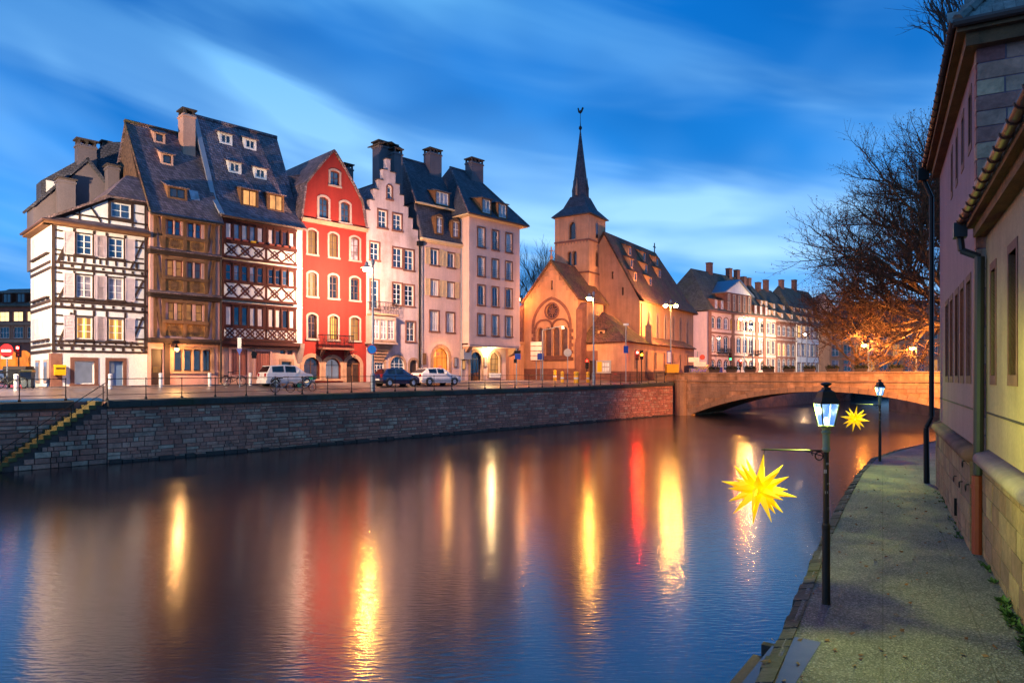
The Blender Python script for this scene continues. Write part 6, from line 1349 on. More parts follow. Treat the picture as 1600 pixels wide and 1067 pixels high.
bw = MB(); a, b = at(793, 590, 80), at(816, 590, 84); m = MB(); d2 = (b - a); d2.z = 0
for zz0, zz1, ex in ((3.6, 8.6, 0), (8.6, 8.85, .12)): n2 = Vector((d2.y, -d2.x, 0)).normalized() * (.25 + ex); m.prismz([(a + n2).to_tuple()[:2], (b + n2).to_tuple()[:2], (b - n2).to_tuple()[:2], (a - n2).to_tuple()[:2]], zz0, zz1)
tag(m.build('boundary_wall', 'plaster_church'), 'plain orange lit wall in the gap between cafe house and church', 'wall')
# ================================================================== lamps
def point(name, pos, power, col, radius=.15, parent=None):
    l = bpy.data.lights.new(name, 'POINT'); l.energy = power; l.color = col; l.shadow_soft_size = radius
    o = bpy.data.objects.new(name, l); COL.objects.link(o); o.location = pos
    if parent: o.parent = parent
    return o
WARM = (1.0, .60, .38); SOD = (1.0, .38, .09); PALE = (1.0, .74, .48)
def beam_light(name, pos, aim, power, col, radius, parent, cone=165, blend=.5):
    l = bpy.data.lights.new(name, 'SPOT'); l.energy = power; l.color = col; l.shadow_soft_size = radius; l.spot_size = R(cone); l.spot_blend = blend
    o = bpy.data.objects.new(name, l); COL.objects.link(o); o.parent = parent; o.location = pos; o.rotation_euler = Vector(aim).to_track_quat('-Z', 'Y').to_euler(); return o
HOUSES = (NQ.x, NQ.y, -.12)
def street_lamp(x, y, H, label, heads=1, power=2200, col=WARM, bulb='bulb', rz=0.0, arm=.45, aim=HOUSES, cone=165):
    z = gz(x, y); e = empty('street_lamp', (x, y, z), rz, label, 'street lamp', 'tall street lamps along the far bank')
    m = MB(); m.lathe((0, 0, 0), [(.16, 0), (.16, 1.2), (.10, 1.3), (.075, H - .2), (.05, H)], 10); m.build('pole', 'pole_grey', e, smooth=False)
    m = MB(); m.lathe((0, 0, 0), [(.175, 0), (.175, 1.1), (.13, 1.18)], 10); m.build('pole_base', 'zinc', e)
    offs = [(-arm, 0)] if heads == 1 else [(-arm * 1.4, 0), (arm * 1.4, 0)]
    for ox, oy in offs:
        m = MB(); m.tube((0, 0, H - .35), (ox, oy, H - .1), .035, .035, 6); m.build('arm', 'pole_grey', e)
        m = MB(); m.lathe((ox, oy, H - .22), [(.42, 0), (.40, .05), (.22, .16), (.12, .22), (.14, .34), (.05, .46)], 14); hd = m.build('lamp_head', 'pole_grey', e)
        m = MB(); m.lathe((ox, oy, H - .38), [(.02, -.12), (.14, -.09), (.25, .0), (.26, .08), (.2, .16), (.02, .17)], 12); m.build('bulb', bulb, hd)
        beam_light('lamp_light', Vector((ox, oy, H - .45)) + Vector(aim) * .45, aim, power / heads, col, .16, e, cone)      # the optics throw the light to the street side
    m = MB(); m.lathe((0, 0, H - .05), [(.05, 0), (.12, .12), (.15, .28), (.10, .42), (.02, .5)], 10); m.build('finial', 'pole_grey', e)
    return e
def qpos(px, s=.75):        # ground point near the quay edge seen at picture column px
    rx = (px - CX) / F; A = Q0 + NQ * s; t = (rx * A.y - A.x) / (DQ.x - rx * DQ.y); return A + DQ * t
def hgt(p, py): return CZ - (py - HY) / F * p.y - gz(p.x, p.y)
p = qpos(582.5); L1 = street_lamp(p.x, p.y, hgt(p, 414), 'street lamp with convex mirror in front of the stepped gable house', power=4300, aim=(-.28, .95, -.06), cone=172); LP1 = p
p = qpos(927.5); L2 = street_lamp(p.x, p.y, hgt(p, 462), 'single street lamp in front of the church gable window', power=4200, col=(1, .44, .16)); LP2 = p
p = qpos(1048, 1.3); L3 = street_lamp(p.x, p.y, hgt(p, 474), 'two-armed street lamp with blue sign beside the bridge pillar', 2, 3000, (1, .42, .14), aim=(-.35, .9, -.1)); LP3 = p
p = Vector((-29.5, 30.0)); L0 = street_lamp(p.x, p.y, 9.2, 'street lamp standing out of view beyond the left edge', power=11000, col=PALE, aim=(-.05, .99, .03), cone=172)
p = Vector(((1163 - CX) / F * 126, 126)); street_lamp(p.x, p.y, hgt(p, 496), 'two-armed street lamp before the palace pediment', 2, 6500, (1, .50, .30), aim=(-.35, .9, .0))
p = Vector(((1176 - CX) / F * 118, 118)); street_lamp(p.x, p.y, hgt(p, 508), 'pale single street lamp before the palace, right of the two-armed one', 1, 4500, (1, .6, .38), 'bulb_white', aim=(-.35, .9, .0))
p = Vector(((1261 - CX) / F * 150, 150)); street_lamp(p.x, p.y, hgt(p, 520), 'single street lamp before the bright white building', 1, 10000, PALE, 'bulb_white', aim=(-.35, .9, .0))
p = Vector(((1357 - CX) / F * 73, 73)); LT = street_lamp(p.x, p.y, hgt(p, 535), 'street lamp glowing among the lower branches of the big tree', 1, 6500, SOD, 'bulb_orange', aim=(.6, .5, .45))
p = Vector(((1432 - CX) / F * 74, 74)); street_lamp(p.x, p.y, hgt(p, 540), 'street lamp close to the building edge behind the big tree', 1, 6500, SOD, 'bulb_orange', aim=(.6, .5, .45))
street_lamp(43.0, 54.0, 9.0, 'sodium street lamp on the right bank by the bridge end, behind the rose building', 1, 26000, SOD, 'bulb_orange', aim=(-.40, .86, -.62), cone=78)
# convex mirror and signs on the first lamp
m = MB(); m.lathe((0, 0, 0), [(.02, -.06), (.28, -.02), (.32, .02), (.32, .05)], 16); o = m.build('traffic_mirror', 'chrome'); o.rotation_euler = (R(80), 0, R(15)); pz = at(581, 546, LP1.y - .3); o.location = pz; tag(o, 'round convex traffic mirror on the lamp before the stepped gable', 'mirror'); m = MB(); m.ring((0, 0, .03), .33, .03, 'z', 18, 5); m.build('rim', 'sign_red', o)
m = MB(); m.box(-.28, .28, -.04, .04, -.75, .75); o = m.build('info_sign', 'sign_blue'); o.location = at(1045.5, 558, LP3.y - .25); tag(o, 'tall narrow blue and white sign on the two-armed lamp by the bridge', 'sign'); m = MB(); m.box(-.2, .2, -.05, -.04, -.65, .65); m.build('panel', 'white_paint', o)
m = MB(); m.box(-.7, .7, -.5, .5, 0, .95); o = m.build('yellow_box', 'post_yellow'); pb_ = at(1050, 580, 81.5); o.location = (pb_.x, pb_.y, BT - .0); tag(o, 'bright yellow cabinet on the bridge end below the two-armed lamp', 'cabinet'); m = MB(); m.box(-.72, .72, -.52, .52, .93, 1.0); m.build('lid', 'post_yellow', o)
# church floodlight and wall lantern under the brown house's overhang
point('floodlight_light', fl_pos + Vector((.1, -.5, -.1)), 130, SOD, .2)
lx, lz = H2.uv(276, 543, .8); lo = H2.e.matrix_basis @ Vector((lx, -.8, lz)); m = MB(); m.lathe((0, 0, 0), [(.05, -.32), (.1, -.3), (.16, 0), (.04, .14), (.02, .22)], 6); m.tube((0, 0, .2), (0, 0, .32), .02, .02, 5); o = m.build('hanging_lantern', 'iron'); o.location = lo; tag(o, 'small lantern under the lowest overhang of the brown timber house', 'lantern'); m = MB(); m.lathe((0, 0, -.06), [(.02, -.2), (.12, -.14), (.15, 0), (.1, .1), (.02, .1)], 8); m.build('bulb', 'bulb_soft', o)
point('lantern_light', lo + Vector((.25, -.3, -.45)), 170, (1, .5, .16), .12)
point('shop_light', H6.e.matrix_basis @ Vector((H6.w / 2, -.8, 2.6)), 60, (1, .45, .12), .3)
m = MB(); m.lathe((0, 0, 0), [(.05, -.1), (.14, -.05), (.15, .05), (.03, .12)], 8); o = m.build('soffit_lamp', 'bulb_soft'); pl = H7.e.matrix_basis @ Vector((H7.w * .5, .55, H7.Z(735, 536) - .45)); o.location = pl; tag(o, 'small lamp under the overhang above the cafe arches', 'lamp'); point('soffit_light', pl + Vector((0, 0, -.25)), 190, (1, .68, .3), .15)

# ------------------------------------------------------------------ riverside lantern posts and stars on the right bank
def lantern_post(x, y, label, hh=3.72):
    e = empty('lantern_post', (x, y, PZ), 0, label, 'lamp post', 'lantern posts on the footpath'); k = hh / 3.72
    m = MB(); m.lathe((0, 0, 0), [(.072, 0), (.068, .05), (.064, 1.28), (.07, 1.3), (.07, 1.36), (.05, 1.4), (.044, 2.62), (.06, 2.64)], 12); m.build('pole', 'pole_dark', e)
    for q_, zz_ in enumerate((1.9, 2.06, 2.25, 2.4, 1.62)): m = MB(); a_ = (-1.9, -1.2, -2.3, -1.5, -.9)[q_]; hs_ = (.05, .03, .07, .04, .06)[q_]; m.loft([[(.048 * math.cos(a_ + t2), .048 * math.sin(a_ + t2), zz_ + dz) for t2, dz in ((-.5, 0), (.5, .01), (.5, hs_), (-.5, hs_))], [(.051 * math.cos(a_ + t2), .051 * math.sin(a_ + t2), zz_ + dz) for t2, dz in ((-.5, 0), (.5, .01), (.5, hs_), (-.5, hs_))]]); m.build('sticker', 'sticker', e)
    m = MB(); m.lathe((0, 0, 2.62), [(.06, 0), (.075, .04), (.06, .09), (.06, .3), (.085, .34), (.06, .38), (.1, .43), (.13, .45)], 12); m.build('collar', 'pole_green', e)
    sq_ = lambda r, z: [(-r, -r, z), (r, -r, z), (r, r, z), (-r, r, z)]
    z0, z1 = 3.07, 3.46; m = MB()
    for a in range(4):
        p0, p1 = Vector(sq_(.095, z0)[a]), Vector(sq_(.155, z1)[a]); m.tube(p0, p1, .014, .014, 5)
        for r, z in ((.095, z0), (.155, z1)): m.tube(sq_(r, z)[a], sq_(r, z)[(a + 1) % 4], .013, .013, 5)
    cage = m.build('lantern_frame', 'iron_soft', e)
    for a in range(4):
        q = [sq_(.09, z0)[a], sq_(.09, z0)[(a + 1) % 4], sq_(.149, z1)[(a + 1) % 4], sq_(.149, z1)[a]]; m = MB(); m.poly(q); m.build('pane', 'lantern_glass', cage)
    m = MB(); m.loft([sq_(.17, z1), sq_(.16, z1 + .03), sq_(.125, z1 + .1), sq_(.10, z1 + .2), sq_(.06, z1 + .23), sq_(.05, z1 + .27)]); m.lathe((0, 0, z1 + .26), [(.05, 0), (.035, .03), (.085, .06), (.09, .08), (.02, .1)], 10); m.build('lantern_roof', 'iron_soft', e)
    m = MB(); m.lathe((0, 0, 3.09), [(.02, 0), (.04, .02), (.045, .08), (.02, .13)], 8); m.build('mantle', 'mantle', cage)
    point('lantern_light', (0, 0, 3.36), 800, (.86, 1.0, .13), .03, e)
    # arm carrying the star
    m = MB(); m.tube((0, 0, 2.64), (-1.12, .0, 2.66), .014, .014, 6); m.tube((-.06, 0, 2.55), (-.4, 0, 2.65), .01, .01, 5); m.ring((-.12, 0, 2.55), .07, .012, 'y', 12, 5); m.ring((-.2, 0, 2.6), .05, .01, 'y', 10, 5, 0, 4); m.build('star_arm', 'iron', e)
    return e
plain('pole_dark', '#2a241a', .5, .2); plain('sticker', '#a09a94', .5); plain('pole_green', '#7c8a70', .45)
mt, t_, b_ = nodes('lantern_glass'); o_ = t_.nodes['Material Output']; t_.nodes.remove(b_)
tr_ = t_.nodes.new('ShaderNodeBsdfTransparent'); tr_.inputs[0].default_value = (.9, .95, 1, 1); em_ = t_.nodes.new('ShaderNodeEmission'); em_.inputs[0].default_value = (.10, .30, 1, 1); em_.inputs[1].default_value = .55; gl_ = t_.nodes.new('ShaderNodeBsdfGlossy'); gl_.inputs['Roughness'].default_value = .15
mx_ = t_.nodes.new('ShaderNodeMixShader'); mx_.inputs[0].default_value = .12; t_.links.new(tr_.outputs[0], mx_.inputs[1]); t_.links.new(gl_.outputs[0], mx_.inputs[2]); m2_ = t_.nodes.new('ShaderNodeMixShader'); m2_.inputs[0].default_value = .68; t_.links.new(mx_.outputs[0], m2_.inputs[1]); t_.links.new(em_.outputs[0], m2_.inputs[2]); t_.links.new(m2_.outputs[0], o_.inputs[0])
glow('mantle', '#d8f0ff', 4.0)
mt, t_, b_ = nodes('star_yellow'); b_.inputs['Base Color'].default_value = (.85, .55, .01, 1); b_.inputs['Roughness'].default_value = .5
lw = t_.nodes.new('ShaderNodeLayerWeight'); lw.inputs['Blend'].default_value = .35
tcs = t_.nodes.new('ShaderNodeTexCoord'); sps = t_.nodes.new('ShaderNodeSeparateXYZ'); t_.links.new(tcs.outputs['Object'], sps.inputs[0])
t_.links.new(tmix(t_, tramp(t_, lw.outputs['Facing'], [(.0, (1.0, .60, .0, 1)), (1.0, (1.0, .30, .0, 1))]), tramp(t_, sps.outputs[2], [(.08, G(1.0)), (.45, G(.62))]), 1.0, 'MULTIPLY'), b_.inputs['Emission Color']); b_.inputs['Emission Strength'].default_value = .48
spk = MB(); spk.loft([[(.1, 0, .09), (0, .1, .09), (-.1, 0, .09), (0, -.1, .09)], [(.004, 0, .62), (0, .004, .62), (-.004, 0, .62), (0, -.004, .62)]]); spk_me = spk.mesh('star_spike', 'star_yellow')
dirs = []
for a in (-1, 0, 1):
    for b in (-1, 0, 1):
        for c in (-1, 0, 1):
            if (a, b, c) != (0, 0, 0): dirs.append(Vector((a, b, c)).normalized())
def star(pos, label):
    e = empty('paper_star', pos, R(0), label, 'star', 'yellow stars hung over the river'); e.rotation_euler = (R(8), R(4), R(19))
    m = MB(); m.lathe((0, 0, 0), [(.03, -.17), (.12, -.12), (.17, 0), (.12, .12), (.03, .17)], 10); m.build('core', 'star_yellow', e)
    for d in dirs:
        o = link('spike', spk_me, e); o.rotation_euler = d.to_track_quat('Z', 'Y').to_euler(); s_ = 1.0 if abs(d.x) + abs(d.y) + abs(d.z) < 1.5 else .88; o.scale = (1, 1, s_)
    m = MB(); m.tube((0, 0, .1), (.0, .0, .72), .006, .006, 4); w_ = m.build('wire', 'iron', e); w_.matrix_parent_inverse = Matrix(); 
    l = point('star_light', (0, 0, 0), 6, (1, .6, .05), .3, e)
    return e
a = pw(1291, 943); lantern_post(a[0], a[1], 'near lantern post with stickers holding the large yellow star'); star((a[0] - 1.17, a[1], PZ + 1.98), 'large yellow spiked star hanging over the water from the near lantern post')
a = pw(1375, 720.5); lantern_post(a[0], a[1], 'far lantern post at the bend of the footpath'); star((a[0] - 1.17, a[1], PZ + 1.98), 'small-looking yellow spiked star hanging near the bridge by the far lantern post')

# ------------------------------------------------------------------ cars
def car(name, label, px_rear, D, L_, Wd, Ht, paint, rz, prof, wheels, kind):
    x = (px_rear - CX) / F * D; dr = Vector((math.cos(rz), math.sin(rz)))
    z = gz(x + dr.x * L_ / 2, D + dr.y * L_ / 2); e = empty(name, (x, D, z), rz, label, 'car', 'cars parked along the quay street')
    # local x forward from the rear bumper, y left, z up; prof: x, sill, belt, roof, half width at belt, half width at roof
    rings = []
    for (px_, zs_, zb_, zr_, hb, hr) in prof: rings.append([(px_, -hb * .93, zs_), (px_, -hb, zs_ + (zb_ - zs_) * .45), (px_, -hb * .96, zb_), (px_, -hr, zr_), (px_, hr, zr_), (px_, hb * .96, zb_), (px_, hb, zs_ + (zb_ - zs_) * .45), (px_, hb * .93, zs_)])
    m = MB(); m.loft(rings); b = m.build('body', paint, e)
    # glass: one side panel per cabin bay, windscreen, rear window
    cab = [p for p in prof if p[3] - p[2] > .3]
    for s_ in (-1, 1):
        for k in range(len(cab) - 1):
            p, q = cab[k], cab[k + 1]; g = []
            for (r, fx_) in ((p, .06), (q, -.06)):
                for f in (.1, .86): g.append((r[0] + fx_, s_ * ((r[4] * .96) * (1 - f) + r[5] * f + .012), r[2] + (r[3] - r[2]) * f))
            m = MB(); m.poly([g[0], g[2], g[3], g[1]]); m.build('side_window', 'car_glass', e)
    i0 = prof.index(cab[0]); i1 = prof.index(cab[-1])
    for (p, q, sgn, nm) in ((prof[i0], prof[i0 - 1], -1, 'rear_window'), (prof[i1], prof[i1 + 1], 1, 'windscreen')):
        lo_, hi_ = Vector((q[0], 0, q[3] if q[3] > q[2] else q[2])), Vector((p[0], 0, p[3])); n_ = Vector((-(hi_.z - lo_.z) * -sgn * -1, 0, (hi_.x - lo_.x) * 1)); n_ = Vector((sgn, 0, .5)).normalized() * .015
        a_, b_2 = lo_.lerp(hi_, .08), lo_.lerp(hi_, .9); m = MB(); m.poly([a_ + n_ + Vector((0, -q[4] * .84, 0)), a_ + n_ + Vector((0, q[4] * .84, 0)), b_2 + n_ + Vector((0, p[5] * .9, 0)), b_2 + n_ + Vector((0, -p[5] * .9, 0))]); m.build(nm, 'car_glass', e)
    for wx in wheels:
        for s_ in (-1, 1):
            r_ = .31; yy = s_ * (Wd / 2 - .10); m = MB(); m.tube((wx, yy - .1, r_), (wx, yy + .1, r_), r_, r_, 18); w_ = m.build('wheel', 'black_rubber', e); m = MB(); m.tube((wx, yy + s_ * .08, r_), (wx, yy + s_ * .112, r_), r_ * .68, r_ * .55, 14); m.build('rim', 'rim', w_)
            m = MB(); m.ring((wx, s_ * (Wd / 2 - .012), r_ + .02), r_ + .05, .025, 'y', 12, 5, 0, math.pi); m.build('wheel_arch', 'black_rubber', e)
    for s_ in (-1, 1):
        m = MB(); m.box(-.015, .12, s_ * (Wd / 2 - .3) - .13, s_ * (Wd / 2 - .3) + .13 , .72, .95); m.build('tail_light', 'tail_red', e)
        m = MB(); m.box(L_ - .22, L_ - .02, s_ * (Wd / 2 - .32) - .15, s_ * (Wd / 2 - .32) + .15, .6, .76); m.build('headlight', 'chrome', e)
        m = MB(); m.box(cab[-1][0] + .05, cab[-1][0] + .22, s_ * (Wd / 2 + .02) - .08, s_ * (Wd / 2 + .02) + .08, cab[-1][2] + .02, cab[-1][2] + .17); m.build('mirror', paint, e)
    m = MB(); m.box(-.03, .05, -.26, .26, .5, .62); m.build('number_plate', 'white_paint', e)
    m = MB(); m.box(-.05, .15, -Wd / 2 + .06, Wd / 2 - .06, .25, .46); m.build('bumper', paint if kind else 'black_rubber', e)
    return e
ang = math.atan2(HD.y, HD.x) - .03
mpv = [(.0, .3, .85, .86, .80, .70), (.06, .25, .95, .98, .82, .72), (.35, .22, .98, 1.48, .83, .64), (1.3, .22, .97, 1.55, .84, .66), (2.2, .22, .96, 1.50, .84, .64), (2.85, .22, .98, 1.0, .83, .74), (3.35, .24, .88, .90, .81, .70), (3.6, .3, .66, .7, .74, .62)]
car('parked_car', 'small white upright car parked before the shuttered pink shopfront', 409, 47.3, 3.6, 1.68, 1.55, 'car_white', ang, mpv, (.62, 2.95), 1)
mini = [(.0, .3, .8, .82, .74, .62), (.05, .25, .92, .95, .78, .68), (.45, .22, .95, 1.40, .80, .58), (1.2, .22, .94, 1.46, .81, .60), (2.0, .22, .94, 1.40, .81, .58), (2.65, .22, .95, .97, .80, .70), (3.2, .24, .84, .86, .78, .66), (3.5, .3, .62, .66, .7, .55)]
car('parked_car', 'small dark blue rounded car parked before the stepped gable house', 590, 53.2, 3.5, 1.62, 1.46, 'car_blue', ang, mini, (.6, 2.85), 0)
hatch = [(.0, .3, .85, .88, .80, .68), (.06, .25, .98, 1.0, .84, .72), (.7, .22, .98, 1.42, .87, .62), (1.6, .22, .96, 1.48, .88, .64), (2.4, .22, .95, 1.42, .88, .62), (3.1, .22, .96, .98, .87, .76), (3.85, .24, .82, .85, .84, .70), (4.2, .3, .6, .64, .76, .6)]
car('parked_car', 'white hatchback parked before the lit round shopfront', 650, 56.6, 4.2, 1.78, 1.48, 'car_white', ang, hatch, (.75, 3.4), 1)
mpx = [(a * 1.05, b, c, d, e_, f) for a, b, c, d, e_, f in mini]
car('parked_car', 'car half hidden beside the dark building at the far left edge', -12, 76, 4.0, 1.7, 1.5, 'car_white', R(10), hatch, (.75, 3.3), 1)
car('parked_car', 'second car behind the no-entry sign at the far left', 12, 82, 4.0, 1.7, 1.5, 'car_blue', R(15), hatch, (.75, 3.3), 1)
# ------------------------------------------------------------------ bicycles
def bicycle(px, D, rz, label, frame='iron', hire=False):
    x = (px - CX) / F * D; e = empty('bicycle', (x, D, gz(x, D)), rz, label, 'bicycle', 'bicycles by the quay railing')
    for wx in (0, 1.05):
        m = MB(); m.ring((wx, 0, .34), .32, .022, 'y', 20, 5); w_ = m.build('wheel', 'black_rubber', e); m = MB()
        for k in range(8): an = math.pi * k / 8; m.tube((wx - .31 * math.cos(an), 0, .34 - .31 * math.sin(an)), (wx + .31 * math.cos(an), 0, .34 + .31 * math.sin(an)), .004, .004, 3)
        m.build('spokes', 'bike_grey', w_); m = MB(); m.ring((wx, 0, .34), .37, .018, 'y', 12, 4, .3, 2.6); m.build('mudguard', frame, e)
    m = MB(); bb, st, hd = Vector((.45, 0, .3)), Vector((.32, 0, .78)), Vector((.88, 0, .82))
    for a_, b_2 in ((bb, st), (bb, Vector((.9, 0, .62))), ((0, 0, .34), bb), ((0, 0, .34), Vector((.35, 0, .66))), (hd, Vector((1.05, 0, .34))), (Vector((.36, 0, .62)), Vector((.89, 0, .7)))): m.tube(a_, b_2, .022, .022, 6)
    m.build('frame', frame, e); m = MB(); m.path([(.88, 0, .82), (.86, 0, 1.02), (.80, .26, 1.05), (.66, .29, 1.02)], .014, 5); m.path([(.86, 0, 1.02), (.80, -.26, 1.05), (.66, -.29, 1.02)], .014, 5); m.build('handlebar', 'iron', e)
    m = MB(); m.tube((.32, 0, .78), (.30, 0, .92), .015, .015, 5); m.prismz([(.14, -.09), (.2, -.1), (.52, -.02), (.52, .02), (.2, .1), (.14, .09)], .92, .98); m.build('saddle', 'leather', e)
    if hire:
        m = MB(); m.prism([(-.3, .55), (.18, .62), (.1, .42), (-.12, .3)], -.03, .03); m.build('skirt_guard', 'green_plastic', e); m = MB(); m.loft([[(.95, -.14, .82), (1.25, -.14, .82), (1.25, .14, .82), (.95, .14, .82)], [(.92, -.18, 1.06), (1.3, -.18, 1.06), (1.3, .18, 1.06), (.92, .18, 1.06)]]); m.build('basket', 'green_plastic', e)
    else:
        m = MB(); m.box(-.2, .2, -.07, .07, .72, .74); m.tube((-.1, 0, .72), (0, 0, .4), .01, .01, 4); m.build('carrier', 'iron', e)
    return e
bicycle(353, 46.2, ang, 'dark city bicycle leaning by the sign post before the pink shopfront')
bicycle(430, 44.6, ang, 'grey hire bicycle locked to the railing behind the white car', 'bike_grey')
bicycle(469, 46.0, ang + .25, 'grey hire bicycle with green basket and skirt guard', 'bike_grey', True)
bicycle(-4, 38.0, ang, 'bicycle at the left edge below the no-entry sign', 'iron')
# ------------------------------------------------------------------ bollards, signs, bins
bl = MB(); bl.lathe((0, 0, 0), [(.11, 0), (.11, .78), (.12, .8), (.12, .86), (.06, .9)], 12); blm = bl.mesh('bollard', 'white_paint'); bd_ = MB(); bd_.lathe((0, 0, 0), [(.113, .5), (.113, .62)], 12); bdm = bd_.mesh('band', 'sign_back')
for k, (px, D, lb) in enumerate(((25, 37, 'white bollard nearest the no-entry sign at the left edge'), (172, 40.5, 'white bollard before the blue door of the timbered corner house'), (251, 43.2, 'white bollard before the door of the brown timber house'), (327.5, 46, 'white bollard at the right end of the brown timber house'), (391, 48, 'white bollard before the second rose shutter beside the white car'))):
    x = (px - CX) / F * D; o = link('bollard', blm, None, (x, D, gz(x, D))); tag(o, lb, 'bollard', 'white bollards before the houses'); link('band', bdm, o)
yl = MB(); yl.lathe((0, 0, 0), [(.18, 0), (.18, .9), (.2, .92), (.2, 1.0), (.05, 1.05)], 10); ylm = yl.mesh('bollard', 'post_yellow'); yb2 = MB(); yb2.lathe((0, 0, 0), [(.184, .35), (.184, .5)], 10); ybm = yb2.mesh('band', 'white_paint')
for k, (px, D, lb) in enumerate(((867, 74, 'leftmost of the four yellow bollards before the church'), (878.5, 71.5, 'second yellow bollard from the left before the church'), (900.5, 72, 'third and widest-looking yellow bollard before the church'), (918.5, 73.5, 'rightmost yellow bollard, beside the lamp before the church'))):
    x = (px - CX) / F * D; o = link('bollard', ylm, None, (x, D, gz(x, D)), None, (1.5, 1.5, 1.15) if k == 2 else (1, 1, 1.1)); tag(o, lb, 'bollard', 'yellow bollards before the church'); link('band', ybm, o)
def signpost(px, D, ytop, label, plates, r=.035, cat='sign', ybase=None):
    x = (px - CX) / F * D; g_ = gz(x, D) if ybase is None else ybase; zt = CZ - (ytop - HY) / F * D; e = empty('road_sign', (x, D, g_), 0, label, cat); m = MB(); m.tube((0, 0, 0), (0, 0, zt - g_), r, r, 8); m.build('post', 'pole_grey', e)
    for (shape, dx, py, w_, h2, mat) in plates:
        z = CZ - (py - HY) / F * D - g_; m = MB()
        if shape == 'disc': m.tube((dx, -.06, z), (dx, -.03, z), w_, w_, 20)
        elif shape == 'tri': m.prism([(dx - w_, z + h2), (dx + w_, z + h2), (dx, z - h2)], -.06, -.03)
        elif shape == 'bar': m.box(dx - w_, dx + w_, -.075, -.06, z - h2, z + h2)
        else: m.box(dx - w_, dx + w_, -.06, -.03, z - h2, z + h2)
        m.build('sign_plate', mat, e)
    return e
signpost(11, 38.5, 539, 'red no-entry sign over a small white plate at the left edge', [('disc', 0, 548, .38, 0, 'sign_red'), ('bar', 0, 548, .27, .06, 'white_paint'), ('box', 0, 558.5, .32, .09, 'sign_back')])
signpost(374.5, 46, 527, 'back of a tall road sign standing before the pink shopfront', [('box', 0, 536, .13, .36, 'sign_back'), ('tri', 0, 550, .2, .22, 'sign_blue')])
signpost(807, 66, 545, 'small signal post with blue sign at the corner of the cafe house', [('box', .1, 550, .3, .14, 'iron'), ('box', .12, 557, .28, .28, 'sign_blue'), ('box', -.12, 564, .15, .2, 'iron')], .05)
signpost(838, 74, 534, 'stack of white direction signs on a post before the church', [('box', 0, 537 + k * 7.5, .62, .22, 'white_paint') for k in range(4)], .06)
signpost(844.5, 73, 548, 'square blue sign beside the white direction signs', [('box', 0, 557, .34, .34, 'sign_blue')])
signpost(887, 72, 540, 'round sign seen from behind before the church window', [('disc', 0, 551, .42, 0, 'sign_back')])
signpost(978, 76, 508, 'tall thin post with blue plate at the sacristy corner', [('box', 0, 546, .26, .4, 'sign_blue'), ('box', .0, 507, .3, .12, 'white_paint')], .05)
signpost(1090, 88, 549, 'cluster of white road signs on a post at the bridge end', [('box', -.5, 562, .7, .3, 'white_paint'), ('disc', .6, 558, .34, 0, 'sign_red'), ('box', .3, 569, .8, .3, 'white_paint')], .06, ybase=4.3)
signpost(1119, 96, 550, 'small dark blue sign near the traffic light on the bridge road', [('box', 0, 578, .9, .4, 'sign_blue')], ybase=4.3)
# curved mast before the church
x = (847.5 - CX) / F * 73; e = empty('camera_mast', (x, 73, gz(x, 73)), 0, 'pale slanted-arm mast before the church window', 'mast'); zt = CZ + 74 / F * 73 - gz(x, 73); m = MB(); m.tube((0, 0, 0), (0, 0, zt), .09, .07, 8); m.tube((0, 0, zt), (2.1, 0, zt + .45), .05, .05, 6); m.build('mast', 'pole_grey', e); m = MB(); m.lathe((2.15, 0, zt + .05), [(.05, 0), (.2, .1), (.18, .3), (.05, .4)], 8); m.build('camera_head', 'white_paint', e)
# traffic lights
def traffic_light(px, D, ytop, ybot, lit, label, mat='red_lamp', ybase=None):
    x = (px - CX) / F * D; g_ = gz(x, D) if ybase is None else ybase; zt = CZ - (ytop - HY) / F * D; e = empty('traffic_light', (x, D, g_), 0, label, 'traffic light', 'traffic lights'); m = MB(); m.tube((0, 0, 0), (0, 0, zt - g_ - .9), .06, .06, 8); m.build('post', 'iron', e)
    z0 = zt - g_ - 1.05; m = MB(); m.box(-.17, .17, -.14, .14, z0, z0 + 1.05); hs_ = m.build('housing', 'iron', e)
    for k in range(3):
        m = MB(); zz_ = z0 + .17 + k * .34; m.lathe((0, 0, 0), [(.12, 0), (.1, .04), (.02, .06)], 12); o = m.build('lens', mat if k == lit else 'black_rubber', hs_); o.location = (0, -.14, zz_); o.rotation_euler = (R(90), 0, 0); m = MB(); m.ring((0, -.2, zz_), .13, .015, 'y', 10, 4, 0, math.pi); m.build('visor', 'iron', hs_)
    return e
traffic_light(995.5, 77, 548, 0, 2, 'traffic light glowing red at the sacristy corner'); traffic_light(1002.5, 78.5, 547, 0, 1, 'traffic light showing amber beside the red one at the sacristy', 'amber_lamp')
traffic_light(29, 62, 540, 0, 2, 'traffic light glowing red behind the no-entry sign at the left'); traffic_light(1141, 94, 551, 0, 0, 'green traffic light on the bridge road before the palace', 'green_lamp', 4.3); traffic_light(1157, 92, 561, 0, 2, 'red traffic light on the bridge road before the palace', 'red_lamp', 4.3); traffic_light(917, 75, 561, 0, 2, 'small red signal beside the sacristy door', 'red_signal')
l_ = at(29, 552, 61.5); point('signal_light', l_, 60, (1, .05, .02), .15); l_ = at(995, 553, 76.2); point('signal_light', l_, 90, (1, .06, .03), .15); point('signal_light', at(1157, 565, 91.2), 90, (1, .06, .03), .15)
